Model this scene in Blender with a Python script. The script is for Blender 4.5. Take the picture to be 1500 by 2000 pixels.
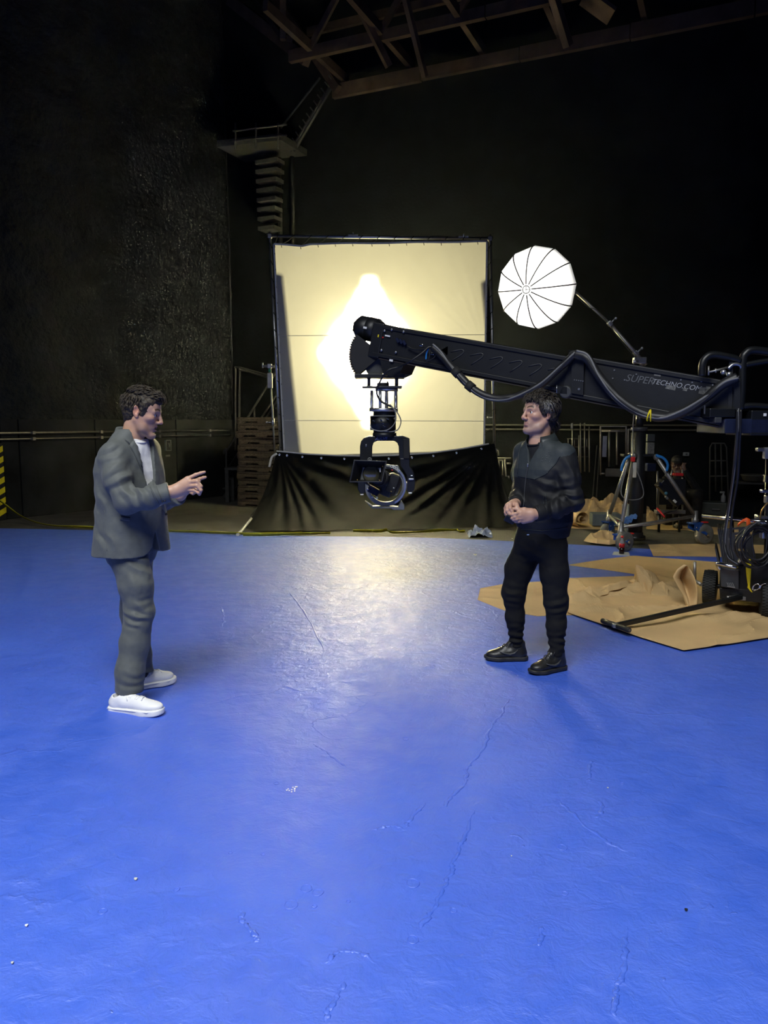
import bpy, bmesh, math, random
import numpy as np
from mathutils import Vector, Matrix, Quaternion

for _o in list(bpy.data.objects):
    bpy.data.objects.remove(_o, do_unlink=True)
SC = bpy.context.scene
COL = SC.collection
random.seed(7)
RNG = np.random.default_rng(7)

# ------------------------------------------------------------ camera
F_PX, W_PX, H_PX = 1500.0, 1500.0, 2000.0
CAM = np.array([0.0, 0.0, 1.587])
PITCH = math.atan2(177.0, F_PX)
cam_d = bpy.data.cameras.new('camera')
cam_d.sensor_fit = 'VERTICAL'
cam_d.sensor_height = 36.0
cam_d.sensor_width = 27.0
cam_d.lens = 36.0 * F_PX / H_PX
cam_d.clip_end = 200
cam_o = bpy.data.objects.new('camera', cam_d)
COL.objects.link(cam_o)
cam_o.location = CAM
cam_o.rotation_euler = (math.pi / 2 - PITCH, 0, 0)
SC.camera = cam_o

# ------------------------------------------------------------ world, exposure
wd = bpy.data.worlds.new('dim_hall')
wd.use_nodes = True
wd.node_tree.nodes['Background'].inputs[0].default_value = (0.75, 0.9, 1.0, 1)
wd.node_tree.nodes['Background'].inputs[1].default_value = 0.0
SC.world = wd
SC.view_settings.view_transform = 'Standard'
SC.view_settings.look = 'None'
SC.view_settings.gamma = 1.0
SC.view_settings.use_curve_mapping = False
SC.view_settings.exposure = 0.0
SC.cycles.use_denoising = True
SC.cycles.max_bounces = 8
SC.cycles.sample_clamp_indirect = 60.0


def area_light(name, loc, target, sx, sy, power, color, spread=math.pi):
    d = bpy.data.lights.new(name, 'AREA')
    d.shape = 'RECTANGLE'
    d.size, d.size_y = sx, sy
    d.energy, d.color, d.spread = power, color, spread
    o = bpy.data.objects.new(name, d)
    COL.objects.link(o)
    o.location = loc
    o.rotation_euler = (Vector(target) - Vector(loc)).to_track_quat('-Z', 'Y').to_euler()
    return o


def P(px, py, y):
    """photo pixel -> world point at distance y from the camera (ground depth)"""
    c, s = math.cos(PITCH), math.sin(PITCH)
    dx = (px - 750.0)
    dy = F_PX * c + (1000.0 - py) * s
    dz = -F_PX * s + (1000.0 - py) * c
    t = y / dy
    return Vector((dx * t, y, CAM[2] + dz * t))


def G(px, py, z=0.0):
    """photo pixel -> world point on the horizontal plane at height z"""
    c, s = math.cos(PITCH), math.sin(PITCH)
    dx = (px - 750.0)
    dy = F_PX * c + (1000.0 - py) * s
    dz = -F_PX * s + (1000.0 - py) * c
    t = (z - CAM[2]) / dz
    return Vector((dx * t, dy * t, z))


# soft stage lamp under the roof on the photographer's side
area_light('stage_lamp_offscreen', (-1.8, -1.2, 8.4), (-1.6, 0.4, 0.0), 6.0, 4.5, 760, (0.95, 0.98, 1.0), math.radians(125))

# ------------------------------------------------------------ noise


def _hash(ix, iy, iz, seed):
    h = (ix.astype(np.int64) * 374761393 + iy.astype(np.int64) * 668265263 +
         iz.astype(np.int64) * 2147483647 + seed * 974634777) & 0xFFFFFFFF
    h = ((h ^ (h >> 13)) * 1274126177) & 0xFFFFFFFF
    h = (h ^ (h >> 16)) & 0xFFFFFFFF
    return h.astype(np.float64) / 4294967295.0


def vnoise(x, y, z, seed=0):
    x, y, z = np.broadcast_arrays(np.asarray(x, float), np.asarray(y, float), np.asarray(z, float))
    ix, iy, iz = np.floor(x), np.floor(y), np.floor(z)
    fx, fy, fz = x - ix, y - iy, z - iz
    fx, fy, fz = [f * f * (3 - 2 * f) for f in (fx, fy, fz)]
    r = 0
    for a in (0, 1):
        for b in (0, 1):
            for c in (0, 1):
                w = (fx if a else 1 - fx) * (fy if b else 1 - fy) * (fz if c else 1 - fz)
                r = r + w * _hash(ix + a, iy + b, iz + c, seed)
    return r * 2 - 1


def fbm(x, y, z, oct=4, seed=0):
    r, a, f = 0, 1.0, 1.0
    for k in range(oct):
        r = r + a * vnoise(np.asarray(x) * f, np.asarray(y) * f, np.asarray(z) * f, seed + k)
        a *= 0.5
        f *= 2.03
    return r


# ------------------------------------------------------------ materials
def new_mat(name):
    m = bpy.data.materials.new(name)
    m.use_nodes = True
    return m, m.node_tree.nodes, m.node_tree.links, m.node_tree.nodes['Principled BSDF']


def mat(name, col, rough=0.6, metal=0.0, var=0.12, scale=14.0, bump=0.0, bscale=60.0, spec=0.5,
        sheen=0.0, stretch=None, coat=0.0):
    """plain procedural material: noise-varied colour plus optional fine relief"""
    m, N, L, b = new_mat(name)
    tc = N.new('ShaderNodeTexCoord')
    mp = N.new('ShaderNodeMapping')
    if stretch:
        mp.inputs['Scale'].default_value = stretch
    L.new(tc.outputs['Object'], mp.inputs[0])
    nz = N.new('ShaderNodeTexNoise')
    nz.inputs['Scale'].default_value = scale
    nz.inputs['Detail'].default_value = 4
    L.new(mp.outputs[0], nz.inputs['Vector'])
    r = N.new('ShaderNodeValToRGB')
    r.color_ramp.elements[0].position = 0.3
    r.color_ramp.elements[1].position = 0.7
    r.color_ramp.elements[0].color = tuple(max(0, c * (1 - var)) for c in col) + (1,)
    r.color_ramp.elements[1].color = tuple(min(1, c * (1 + var)) for c in col) + (1,)
    L.new(nz.outputs['Fac'], r.inputs[0])
    L.new(r.outputs[0], b.inputs['Base Color'])
    b.inputs['Roughness'].default_value = rough
    b.inputs['Metallic'].default_value = metal
    b.inputs['Specular IOR Level'].default_value = spec
    b.inputs['Sheen Weight'].default_value = sheen
    b.inputs['Coat Weight'].default_value = coat
    if bump > 0:
        n2 = N.new('ShaderNodeTexNoise')
        n2.inputs['Scale'].default_value = bscale
        n2.inputs['Detail'].default_value = 5
        L.new(mp.outputs[0], n2.inputs['Vector'])
        bp = N.new('ShaderNodeBump')
        bp.inputs['Strength'].default_value = bump
        bp.inputs['Distance'].default_value = 0.01
        L.new(n2.outputs['Fac'], bp.inputs['Height'])
        L.new(bp.outputs[0], b.inputs['Normal'])
    return m


M = {}
M['black_metal'] = mat('black_metal', (0.007, 0.008, 0.009), 0.38, 0.0, 0.2)
M['black_matte'] = mat('black_matte', (0.006, 0.006, 0.007), 0.7, 0, 0.2)
M['crane_black'] = mat('crane_black', (0.007, 0.008, 0.010), 0.45, 0.0, 0.15, bump=0.05, bscale=30)
M['crane_under_lit'] = mat('crane_under_lit', (0.06, 0.045, 0.033), 0.6, 0.0, 0.3, scale=6)  # brown of light bounced up from the kraft paper, put into the colour
M['dark_grey'] = mat('dark_grey', (0.05, 0.052, 0.055), 0.5, 0.2, 0.15)
M['mid_grey'] = mat('mid_grey', (0.22, 0.23, 0.22), 0.45, 0.4, 0.12)
M['steel'] = mat('steel', (0.55, 0.56, 0.58), 0.3, 0.9, 0.1)
M['dull_steel'] = mat('dull_steel', (0.35, 0.34, 0.32), 0.45, 0.8, 0.15)
M['chrome'] = mat('chrome', (0.75, 0.76, 0.78), 0.15, 1.0, 0.05)
M['rubber'] = mat('rubber', (0.016, 0.016, 0.015), 0.75, 0, 0.2, bump=0.1, bscale=80)
M['grey_rubber'] = mat('grey_rubber', (0.13, 0.13, 0.118), 0.7, 0, 0.15)
M['cable'] = mat('cable', (0.012, 0.012, 0.013), 0.45, 0, 0.1)
M['cable_grey'] = mat('cable_grey', (0.16, 0.16, 0.16), 0.5, 0, 0.1)
M['blue_paint'] = mat('blue_caster_paint', (0.015, 0.07, 0.28), 0.4, 0.1, 0.15)
M['blue_tube'] = mat('blue_air_hose', (0.02, 0.2, 0.55), 0.4, 0, 0.1)
M['yellow'] = mat('yellow_webbing', (0.85, 0.68, 0.01), 0.6, 0, 0.1, bump=0.1, bscale=200)
M['red'] = mat('red_plastic', (0.6, 0.02, 0.02), 0.4, 0, 0.1)
M['orange'] = mat('orange_tape', (0.95, 0.13, 0.02), 0.5, 0, 0.05)
M['white'] = mat('white_label', (0.8, 0.8, 0.78), 0.5, 0, 0.03)
M['off_white'] = mat('off_white', (0.55, 0.54, 0.48), 0.6, 0, 0.08)
M['wood_dark'] = mat('aged_board', (0.12, 0.075, 0.05), 0.8, 0, 0.35, scale=8, bump=0.2, stretch=(1, 8, 8))
M['wood_pallet'] = mat('pallet_board', (0.042, 0.034, 0.027), 0.85, 0, 0.5, scale=8, bump=0.25, stretch=(1, 8, 8), spec=0.2)
M['rail'] = mat('stair_steel', (0.045, 0.045, 0.043), 0.6, 0.0, 0.2, spec=0.3)
M['brass'] = mat('brass', (0.5, 0.33, 0.1), 0.35, 0.9, 0.1)

# ------------------------------------------------------------ mesh builder


def frame_from(d):
    d = Vector(d).normalized()
    up = Vector((0, 0, 1)) if abs(d.z) < 0.95 else Vector((1, 0, 0))
    x = d.cross(up).normalized()
    return x, d.cross(x).normalized(), d


class MB:
    def __init__(self):
        self.v, self.f, self.s = [], [], []

    def add(self, vs, fs, smooth=False):
        o = len(self.v)
        self.v += [tuple(p) for p in vs]
        self.f += [tuple(i + o for i in f) for f in fs]
        self.s += [smooth] * len(fs)
        return self

    def box(self, c, size, rot=None, bev=0.0):
        """box centred at c; rot is a 3x3 Matrix; bev chamfers the vertical & horizontal edges"""
        hx, hy, hz = [s / 2 for s in size]
        R = rot or Matrix.Identity(3)
        c = Vector(c)
        if bev <= 0:
            vs = [c + R @ Vector((x * hx, y * hy, z * hz)) for z in (-1, 1) for y in (-1, 1) for x in (-1, 1)]
            fs = [(0, 2, 3, 1), (4, 5, 7, 6), (0, 1, 5, 4), (2, 6, 7, 3), (0, 4, 6, 2), (1, 3, 7, 5)]
            return self.add(vs, fs)
        b = min(bev, hx * .9, hy * .9, hz * .9)
        bm = bmesh.new()
        bmesh.ops.create_cube(bm, size=1.0)
        for v in bm.verts:
            v.co = Vector((v.co.x * 2 * hx, v.co.y * 2 * hy, v.co.z * 2 * hz))
        bmesh.ops.bevel(bm, geom=list(bm.edges), offset=b, segments=2, affect='EDGES', profile=0.5)
        bm.verts.index_update()
        vs = [c + R @ v.co for v in bm.verts]
        fs = [[v.index for v in f.verts] for f in bm.faces]
        bm.free()
        return self.add(vs, fs)

    def bar(self, a, b, w, h, up=(0, 0, 1), bev=0.0):
        """rectangular bar from a to b, w across, h along up"""
        a, b = Vector(a), Vector(b)
        d = (b - a)
        ln = d.length
        d.normalize()
        u = Vector(up)
        x = d.cross(u).normalized()
        z = x.cross(d).normalized()
        R = Matrix((x, d, z)).transposed()
        return self.box((a + b) / 2, (w, ln, h), R, bev)

    def tube(self, pts, r, seg=10, caps=True, closed=False, smooth=True):
        pts = [Vector(p) for p in pts]
        n = len(pts)
        rs = r if hasattr(r, '__len__') else [r] * n
        vs, fs = [], []
        prev = None
        for i, p in enumerate(pts):
            if closed:
                d = pts[(i + 1) % n] - pts[i - 1]
            else:
                d = pts[min(i + 1, n - 1)] - pts[max(i - 1, 0)]
            if d.length < 1e-9:
                d = Vector((0, 0, 1))
            d.normalize()
            if prev is None:
                x, y, _ = frame_from(d)
            else:
                x = prev - d * prev.dot(d)
                if x.length < 1e-6:
                    x, y, _ = frame_from(d)
                x.normalize()
                y = d.cross(x)
            prev = x
            for k in range(seg):
                a = 2 * math.pi * k / seg
                vs.append(p + (x * math.cos(a) + y * math.sin(a)) * rs[i])
        m = n if closed else n - 1
        for i in range(m):
            for k in range(seg):
                j = (i + 1) % n
                fs.append((i * seg + k, i * seg + (k + 1) % seg, j * seg + (k + 1) % seg, j * seg + k))
        self.add(vs, fs, smooth)
        if caps and not closed:
            o = len(self.v) - len(vs)
            self.f += [tuple(o + k for k in reversed(range(seg))), tuple(o + (n - 1) * seg + k for k in range(seg))]
            self.s += [False, False]
        return self

    def cyl(self, a, b, r, seg=20, r2=None):
        return self.tube([a, b], [r, r if r2 is None else r2], seg)

    def lathe(self, c, axis, prof, seg=24, smooth=True, caps=True):
        """prof: list of (t along axis, radius)"""
        x, y, d = frame_from(axis)
        c = Vector(c)
        vs, fs = [], []
        for t, r in prof:
            for k in range(seg):
                a = 2 * math.pi * k / seg
                vs.append(c + d * t + (x * math.cos(a) + y * math.sin(a)) * r)
        n = len(prof)
        for i in range(n - 1):
            for k in range(seg):
                fs.append((i * seg + k, i * seg + (k + 1) % seg, (i + 1) * seg + (k + 1) % seg, (i + 1) * seg + k))
        self.add(vs, fs, smooth)
        if caps:
            o = len(self.v) - len(vs)
            self.f += [tuple(o + k for k in reversed(range(seg))), tuple(o + (n - 1) * seg + k for k in range(seg))]
            self.s += [False, False]
        return self

    def prism(self, poly, off):
        """poly: 3-D loop, extruded along off"""
        off = Vector(off)
        n = len(poly)
        vs = [Vector(p) for p in poly] + [Vector(p) + off for p in poly]
        fs = [tuple(reversed(range(n))), tuple(range(n, 2 * n))]
        fs += [(i, (i + 1) % n, n + (i + 1) % n, n + i) for i in range(n)]
        return self.add(vs, fs)

    def grid(self, arr, smooth=True, thick=None):
        """arr: (n,m,3) points"""
        arr = np.asarray(arr, float)
        n, m = arr.shape[:2]
        fs = [(i * m + j, i * m + j + 1, (i + 1) * m + j + 1, (i + 1) * m + j) for i in range(n - 1) for j in range(m - 1)]
        self.add([tuple(p) for p in arr.reshape(-1, 3)], fs, smooth)
        if thick is not None:
            th = np.asarray(thick, float)
            o = len(self.v)
            a2 = arr + th
            self.add([tuple(p) for p in a2.reshape(-1, 3)], [tuple(reversed(f)) for f in fs], smooth)
            o1 = o - n * m
            ring = [(0, j) for j in range(m)] + [(i, m - 1) for i in range(1, n)] + \
                   [(n - 1, j) for j in range(m - 2, -1, -1)] + [(i, 0) for i in range(n - 2, 0, -1)]
            for k in range(len(ring)):
                a = ring[k][0] * m + ring[k][1]
                b = ring[(k + 1) % len(ring)][0] * m + ring[(k + 1) % len(ring)][1]
                self.f.append((o1 + b, o1 + a, o + a, o + b))
                self.s.append(False)
        return self

    def ball(self, c, r, seg=16, rings=10, scale=(1, 1, 1), rot=None):
        R = rot or Matrix.Identity(3)
        c = Vector(c)
        vs, fs = [], []
        for i in range(rings + 1):
            t = math.pi * i / rings
            for k in range(seg):
                a = 2 * math.pi * k / seg
                vs.append(c + R @ Vector((math.sin(t) * math.cos(a) * r * scale[0], math.sin(t) * math.sin(a) * r * scale[1], math.cos(t) * r * scale[2])))
        for i in range(rings):
            for k in range(seg):
                fs.append((i * seg + k, (i + 1) * seg + k, (i + 1) * seg + (k + 1) % seg, i * seg + (k + 1) % seg))
        return self.add(vs, fs, True)

    def torus(self, c, axis, R, r, seg=32, rs=10):
        x, y, d = frame_from(axis)
        c = Vector(c)
        return self.tube([c + (x * math.cos(2 * math.pi * k / seg) + y * math.sin(2 * math.pi * k / seg)) * R for k in range(seg)], r, rs, closed=True)

    def mesh(self, name, off=(0, 0, 0)):
        me = bpy.data.meshes.new(name)
        o = Vector(off)
        me.from_pydata([Vector(p) - o for p in self.v], [], self.f)
        me.polygons.foreach_set('use_smooth', self.s)
        me.update()
        return me

    def build(self, name, material, parent=None, origin=None):
        if parent is not None:
            off = world_loc(parent)
        elif origin is not None:
            off = Vector(origin)
        else:
            a = np.array([tuple(p) for p in self.v])
            mn, mx = a.min(0), a.max(0)
            off = Vector(((mn[0] + mx[0]) / 2, (mn[1] + mx[1]) / 2, mn[2]))
        me = self.mesh(name, off)
        me.materials.append(M[material] if isinstance(material, str) else material)
        o = bpy.data.objects.new(name, me)
        COL.objects.link(o)
        if parent is None:
            o.location = off
        else:
            o.parent = parent
        return o


def world_loc(o):
    v = Vector((0, 0, 0))
    while o is not None:
        v += o.location
        o = o.parent
    return v


def tag(o, label=None, cat=None, group=None, kind=None):
    if label:
        o['label'] = label
    if cat:
        o['category'] = cat
    if group:
        o['group'] = group
    if kind:
        o['kind'] = kind
    return o


def thing(name, label, cat, loc=(0, 0, 0), group=None):
    o = bpy.data.objects.new(name, None)
    o.empty_display_size = 0.1
    COL.objects.link(o)
    o.location = loc
    return tag(o, label, cat, group)


def copy_tree(o, parent=None, delta=(0, 0, 0)):
    c = o.copy()
    COL.objects.link(c)
    c.parent = parent
    if parent is None:
        c.location = Vector(o.location) + Vector(delta)
    for ch in list(o.children):
        copy_tree(ch, c)
    return c


def bez(pts, n=12):
    """Catmull-Rom through pts"""
    p = [Vector(q) for q in pts]
    p = [p[0] * 2 - p[1]] + p + [p[-1] * 2 - p[-2]]
    out = []
    for i in range(1, len(p) - 2):
        for k in range(n):
            t = k / n
            a, b, c, d = p[i - 1], p[i], p[i + 1], p[i + 2]
            out.append(0.5 * ((2 * b) + (c - a) * t + (2 * a - 5 * b + 4 * c - d) * t * t + (3 * b - a - 3 * c + d) * t ** 3))
    out.append(p[-2])
    return out


def carve(obj, cutters):
    """cut real openings: cutters are MB prisms in world space"""
    tmp = []
    for c in cutters:
        k = c.build('cutter', 'black_matte', origin=(0, 0, 0))
        tmp.append(k)
        md = obj.modifiers.new('cut', 'BOOLEAN')
        md.operation, md.solver, md.object = 'DIFFERENCE', 'EXACT', k
    bpy.context.view_layer.update()
    me = bpy.data.meshes.new_from_object(obj.evaluated_get(bpy.context.evaluated_depsgraph_get()))
    obj.modifiers.clear()
    obj.data = me
    for k in tmp:
        bpy.data.objects.remove(k, do_unlink=True)
    return obj


def text_obj(name, body, loc, rot3, size, material, parent=None, depth=0.0008, shear=0.0, align='LEFT', bold=0.0):
    cu = bpy.data.curves.new(name, 'FONT')
    cu.body = body
    cu.size = size
    cu.extrude = depth
    cu.shear = shear
    cu.offset = bold
    cu.align_x = align
    cu.align_y = 'CENTER'
    cu.resolution_u = 3
    tmp = bpy.data.objects.new(name + '_tmp', cu)
    COL.objects.link(tmp)
    bpy.context.view_layer.update()
    me = bpy.data.meshes.new_from_object(tmp.evaluated_get(bpy.context.evaluated_depsgraph_get()))
    bpy.data.objects.remove(tmp, do_unlink=True)
    off = world_loc(parent) if parent else Vector((0, 0, 0))
    for v in me.vertices:
        v.co = rot3 @ v.co + Vector(loc) - off
    me.materials.clear()
    me.materials.append(M[material])
    o = bpy.data.objects.new(name, me)
    COL.objects.link(o)
    o.parent = parent
    return o
# ============================================================ setting
C0 = Vector((-3.3, 16.8, 0))                 # corner of the hall
D0 = Vector((0.91, -0.415, 0)).normalized()  # along the back wall
N0 = Vector((-D0.y * -1, -D0.x, 0))          # placeholder, fixed below
N0 = Vector((D0.y, -D0.x, 0))                # back wall normal into the hall
E0 = Vector((-0.566, -0.825, 0)).normalized()  # along the left wall towards the camera
L0 = Vector((-E0.y, E0.x, 0))                # left wall normal into the hall
if L0.x < 0:
    L0 = -L0
if N0.y > 0:
    N0 = -N0


def on_plane(px, py, p0, n):
    c, s = math.cos(PITCH), math.sin(PITCH)
    d = Vector((px - 750.0, F_PX * c + (1000.0 - py) * s, -F_PX * s + (1000.0 - py) * c))
    o = Vector(CAM)
    return o + d * ((Vector(p0) - o).dot(n) / d.dot(n))


def BW(px, py, off=0.0):
    return on_plane(px, py, C0 + N0 * off, N0)


def LW(px, py, off=0.0):
    return on_plane(px, py, C0 + L0 * off, L0)


# ---- floor materials
def blue_floor_mat():
    m, N, L, b = new_mat('blue_stage_paint')
    tc = N.new('ShaderNodeTexCoord')

    def noise(scale, detail=4, rough=0.5, dist=0.0):
        n = N.new('ShaderNodeTexNoise')
        n.inputs['Scale'].default_value = scale
        n.inputs['Detail'].default_value = detail
        n.inputs['Roughness'].default_value = rough
        n.inputs['Distortion'].default_value = dist
        L.new(tc.outputs['Object'], n.inputs['Vector'])
        return n.outputs['Fac']

    def ramp(f, p0, p1, c0, c1):
        r = N.new('ShaderNodeValToRGB')
        r.color_ramp.elements[0].position, r.color_ramp.elements[1].position = p0, p1
        r.color_ramp.elements[0].color, r.color_ramp.elements[1].color = c0, c1
        L.new(f, r.inputs[0])
        return r.outputs[0]

    def math_(op, a, bb):
        n = N.new('ShaderNodeMath')
        n.operation = op
        for i, v in enumerate((a, bb)):
            if isinstance(v, (int, float)):
                n.inputs[i].default_value = v
            else:
                L.new(v, n.inputs[i])
        return n.outputs[0]
    col = ramp(noise(1.6, 6, 0.6), 0.3, 0.75, (0.019, 0.090, 0.57, 1), (0.027, 0.111, 0.64, 1))
    # worn, paler scuffs
    sc = ramp(noise(5.0, 9, 0.72, 0.6), 0.60, 0.78, (0, 0, 0, 1), (1, 1, 1, 1))
    mx = N.new('ShaderNodeMixRGB')
    L.new(math_('MULTIPLY', sc, 0.22), mx.inputs[0])
    L.new(col, mx.inputs[1])
    mx.inputs[2].default_value = (0.20, 0.28, 0.62, 1)
    L.new(mx.outputs[0], b.inputs['Base Color'])
    rr = ramp(noise(7.0, 6), 0.3, 0.7, (0.44, 0.44, 0.44, 1), (0.60, 0.60, 0.60, 1))
    L.new(rr, b.inputs['Roughness'])
    b.inputs['Specular IOR Level'].default_value = 0.9
    b.inputs['IOR'].default_value = 1.7
    b.inputs['Coat Weight'].default_value = 0.55
    b.inputs['Coat Roughness'].default_value = 0.72
    b.inputs['Coat IOR'].default_value = 1.6
    # relief: slow waves, trowel lumps, paint skin, hairline cracks
    wv = noise(2.2, 3)
    lump = noise(13.0, 5, 0.6, 0.5)
    skin = noise(95.0, 4, 0.6)
    vo = N.new('ShaderNodeTexVoronoi')
    vo.feature = 'DISTANCE_TO_EDGE'
    vo.inputs['Scale'].default_value = 0.62
    mp = N.new('ShaderNodeVectorMath')
    mp.operation = 'ADD'
    nn = N.new('ShaderNodeTexNoise')
    nn.inputs['Scale'].default_value = 2.4
    nn.inputs['Detail'].default_value = 6
    L.new(tc.outputs['Object'], nn.inputs['Vector'])
    sv = N.new('ShaderNodeVectorMath')
    sv.operation = 'SCALE'
    sv.inputs['Scale'].default_value = 0.8
    L.new(nn.outputs['Color'], sv.inputs[0])
    L.new(tc.outputs['Object'], mp.inputs[0])
    L.new(sv.outputs[0], mp.inputs[1])
    L.new(mp.outputs[0], vo.inputs['Vector'])
    crack = ramp(vo.outputs['Distance'], 0.0, 0.012, (1, 1, 1, 1), (0, 0, 0, 1))
    crack = math_('MULTIPLY', crack, ramp(noise(0.9, 3), 0.48, 0.6, (0, 0, 0, 1), (1, 1, 1, 1)))
    spots = N.new('ShaderNodeTexVoronoi')
    spots.inputs['Scale'].default_value = 9.0
    L.new(mp.outputs[0], spots.inputs['Vector'])
    dots = ramp(spots.outputs['Distance'], 0.05, 0.12, (1, 1, 1, 1), (0, 0, 0, 1))
    dots = math_('MULTIPLY', dots, ramp(noise(2.0, 3), 0.52, 0.62, (0, 0, 0, 1), (1, 1, 1, 1)))
    h = math_('ADD', math_('MULTIPLY', wv, 1.2), math_('MULTIPLY', lump, 0.55))
    h = math_('ADD', h, math_('MULTIPLY', skin, 0.07))
    h = math_('ADD', h, math_('MULTIPLY', crack, 0.22))
    h = math_('ADD', h, math_('MULTIPLY', dots, 0.18))
    bp = N.new('ShaderNodeBump')
    bp.inputs['Strength'].default_value = 0.8
    bp.inputs['Distance'].default_value = 0.020
    L.new(h, bp.inputs['Height'])
    L.new(bp.outputs[0], b.inputs['Normal'])
    return m


M['blue_floor'] = blue_floor_mat()
M['concrete_dark'] = mat('dark_worn_concrete', (0.055, 0.052, 0.044), 0.78, 0, 0.3, scale=3, bump=0.25, bscale=25)
M['wall_foam'] = mat('black_sprayed_wall', (0.015, 0.0175, 0.0175), 0.85, 0, 0.35, scale=2.2, bump=1.0, bscale=9, spec=0.2)
M['wall_foam'].node_tree.nodes['Bump'].inputs['Distance'].default_value = 0.09
M['wall_panel'] = mat('black_wall_panel', (0.014, 0.0155, 0.0155), 0.7, 0, 0.7, scale=1.6, bump=0.2, bscale=14, spec=0.15)
M['wall_back'] = mat('black_back_wall', (0.0055, 0.0068, 0.0082), 0.9, 0, 0.3, scale=3, bump=0.4, bscale=20, spec=0.06)
M['grime'] = mat('grime_white', (0.30, 0.30, 0.27), 0.8, 0, 0.3)

# ---- concrete floor of the hall
b = MB()
b.prism([(-16, -7, -0.004), (14, -7, -0.004), (14, 21, -0.004), (-16, 21, -0.004)], (0, 0, -0.15))
fc = tag(b.build('floor_concrete', 'concrete_dark'), kind='structure')
# ---- blue painted stage floor
edge = [(-420, 1016), (-200, 1024), (0, 1032), (120, 1034), (250, 1037), (380, 1041), (480, 1045), (600, 1047), (750, 1048), (860, 1051), (960, 1055),
        (1060, 1060), (1150, 1065), (1250, 1071), (1400, 1081), (1600, 1096), (1800, 1110)]
pts = [G(x, y) for x, y in edge]
b = MB()
# strips from the far edge towards the camera so the sheet stays cheap
n = len(pts)
arr = np.zeros((n, 2, 3))
for i, p in enumerate(pts):
    arr[i, 0] = (p.x, p.y, 0)
    arr[i, 1] = (-14 + 26 * i / (n - 1), -6.5, 0)
b.grid(arr[::-1], smooth=False)
b.f = [tuple(reversed(f)) for f in b.f]
fl = b.build('floor', 'blue_floor', origin=(0, 0, 0))
me = fl.data
if me.polygons[0].normal.z < 0:
    me.flip_normals()
tag(fl, kind='structure')

# raised paint cracks that the light picks out
CR = [[(1012, 1335), (985, 1385), (960, 1420), (942, 1462), (915, 1500), (905, 1530), (870, 1570), (845, 1588)],
      [(938, 1555), (912, 1622), (893, 1660), (878, 1705), (862, 1748), (830, 1800), (800, 1832)],
      [(470, 1770), (478, 1800), (498, 1822), (508, 1848)],
      [(1226, 1800), (1222, 1850), (1212, 1905), (1200, 1945), (1199, 2010)],
      [(1086, 1560), (1120, 1590), (1180, 1640), (1240, 1668)],
      [(840, 1560), (800, 1600), (795, 1620)],
      [(630, 1888), (660, 1862), (700, 1858), (742, 1886)],
      [(680, 1910), (650, 1960), (628, 1998)],
      [(560, 1148), (600, 1205), (640, 1280)], [(430, 1180), (436, 1205), (432, 1228)],
      [(1155, 1480), (1148, 1510), (1150, 1530)], [(15, 1318), (50, 1308), (78, 1292), (80, 1284)],
      [(720, 1620), (765, 1614), (800, 1622)], [(610, 1450), (640, 1470), (690, 1508)],
      [(1165, 1560), (1178, 1580), (1160, 1600)], [(1060, 1806), (1056, 1850)]]
for k, cr in enumerate(CR):
    pp = bez([G(x, y) for x, y in cr], 14)
    rr = []
    b = MB()
    for i, p in enumerate(pp):
        p.x += 0.010 * fbm(i * 0.31, k * 7.1, 0.5, 3)
        p.y += 0.012 * fbm(i * 0.27, k * 5.7, 9.5, 3)
        t = i / (len(pp) - 1)
        rr.append(max(0.0010, 0.0105 * (0.55 + 0.9 * abs(vnoise(i * 0.7, k, 2.2))) * min(1, 6 * t, 6 * (1 - t))))
    b.tube(pp, rr, 6)
    b.v = [(v[0], v[1], v[2] * 0.30 - 0.0008) for v in b.v]
    b.build('paint_ridge', 'blue_floor', fl)
# blisters and pits ringed with paint
for k, (x, y, r) in enumerate([(598, 1735, 12), (621, 1743, 11), (568, 1767, 14), (806, 1725, 14), (806, 1835, 12), (1098, 1655, 10),
                               (792, 1443, 6), (885, 1778, 7), (614, 1770, 5), (345, 1737, 6), (200, 1780, 9), (540, 1530, 5), (514, 1668, 4),
                               (680, 1760, 4), (1215, 1530, 4), (450, 1665, 4), (1103, 1745, 6)]):
    c = G(x, y)
    R = r * c.y / 1500
    b = MB()
    b.tube([c + Vector((R * math.cos(a) * (1 + .12 * vnoise(a, k, 0)), R * 1.1 * math.sin(a), 0)) for a in np.linspace(0, 2 * math.pi, 18)[:-1]],
           0.0022, 5, closed=True)
    b.build('paint_blister', 'blue_floor', fl)

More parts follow.
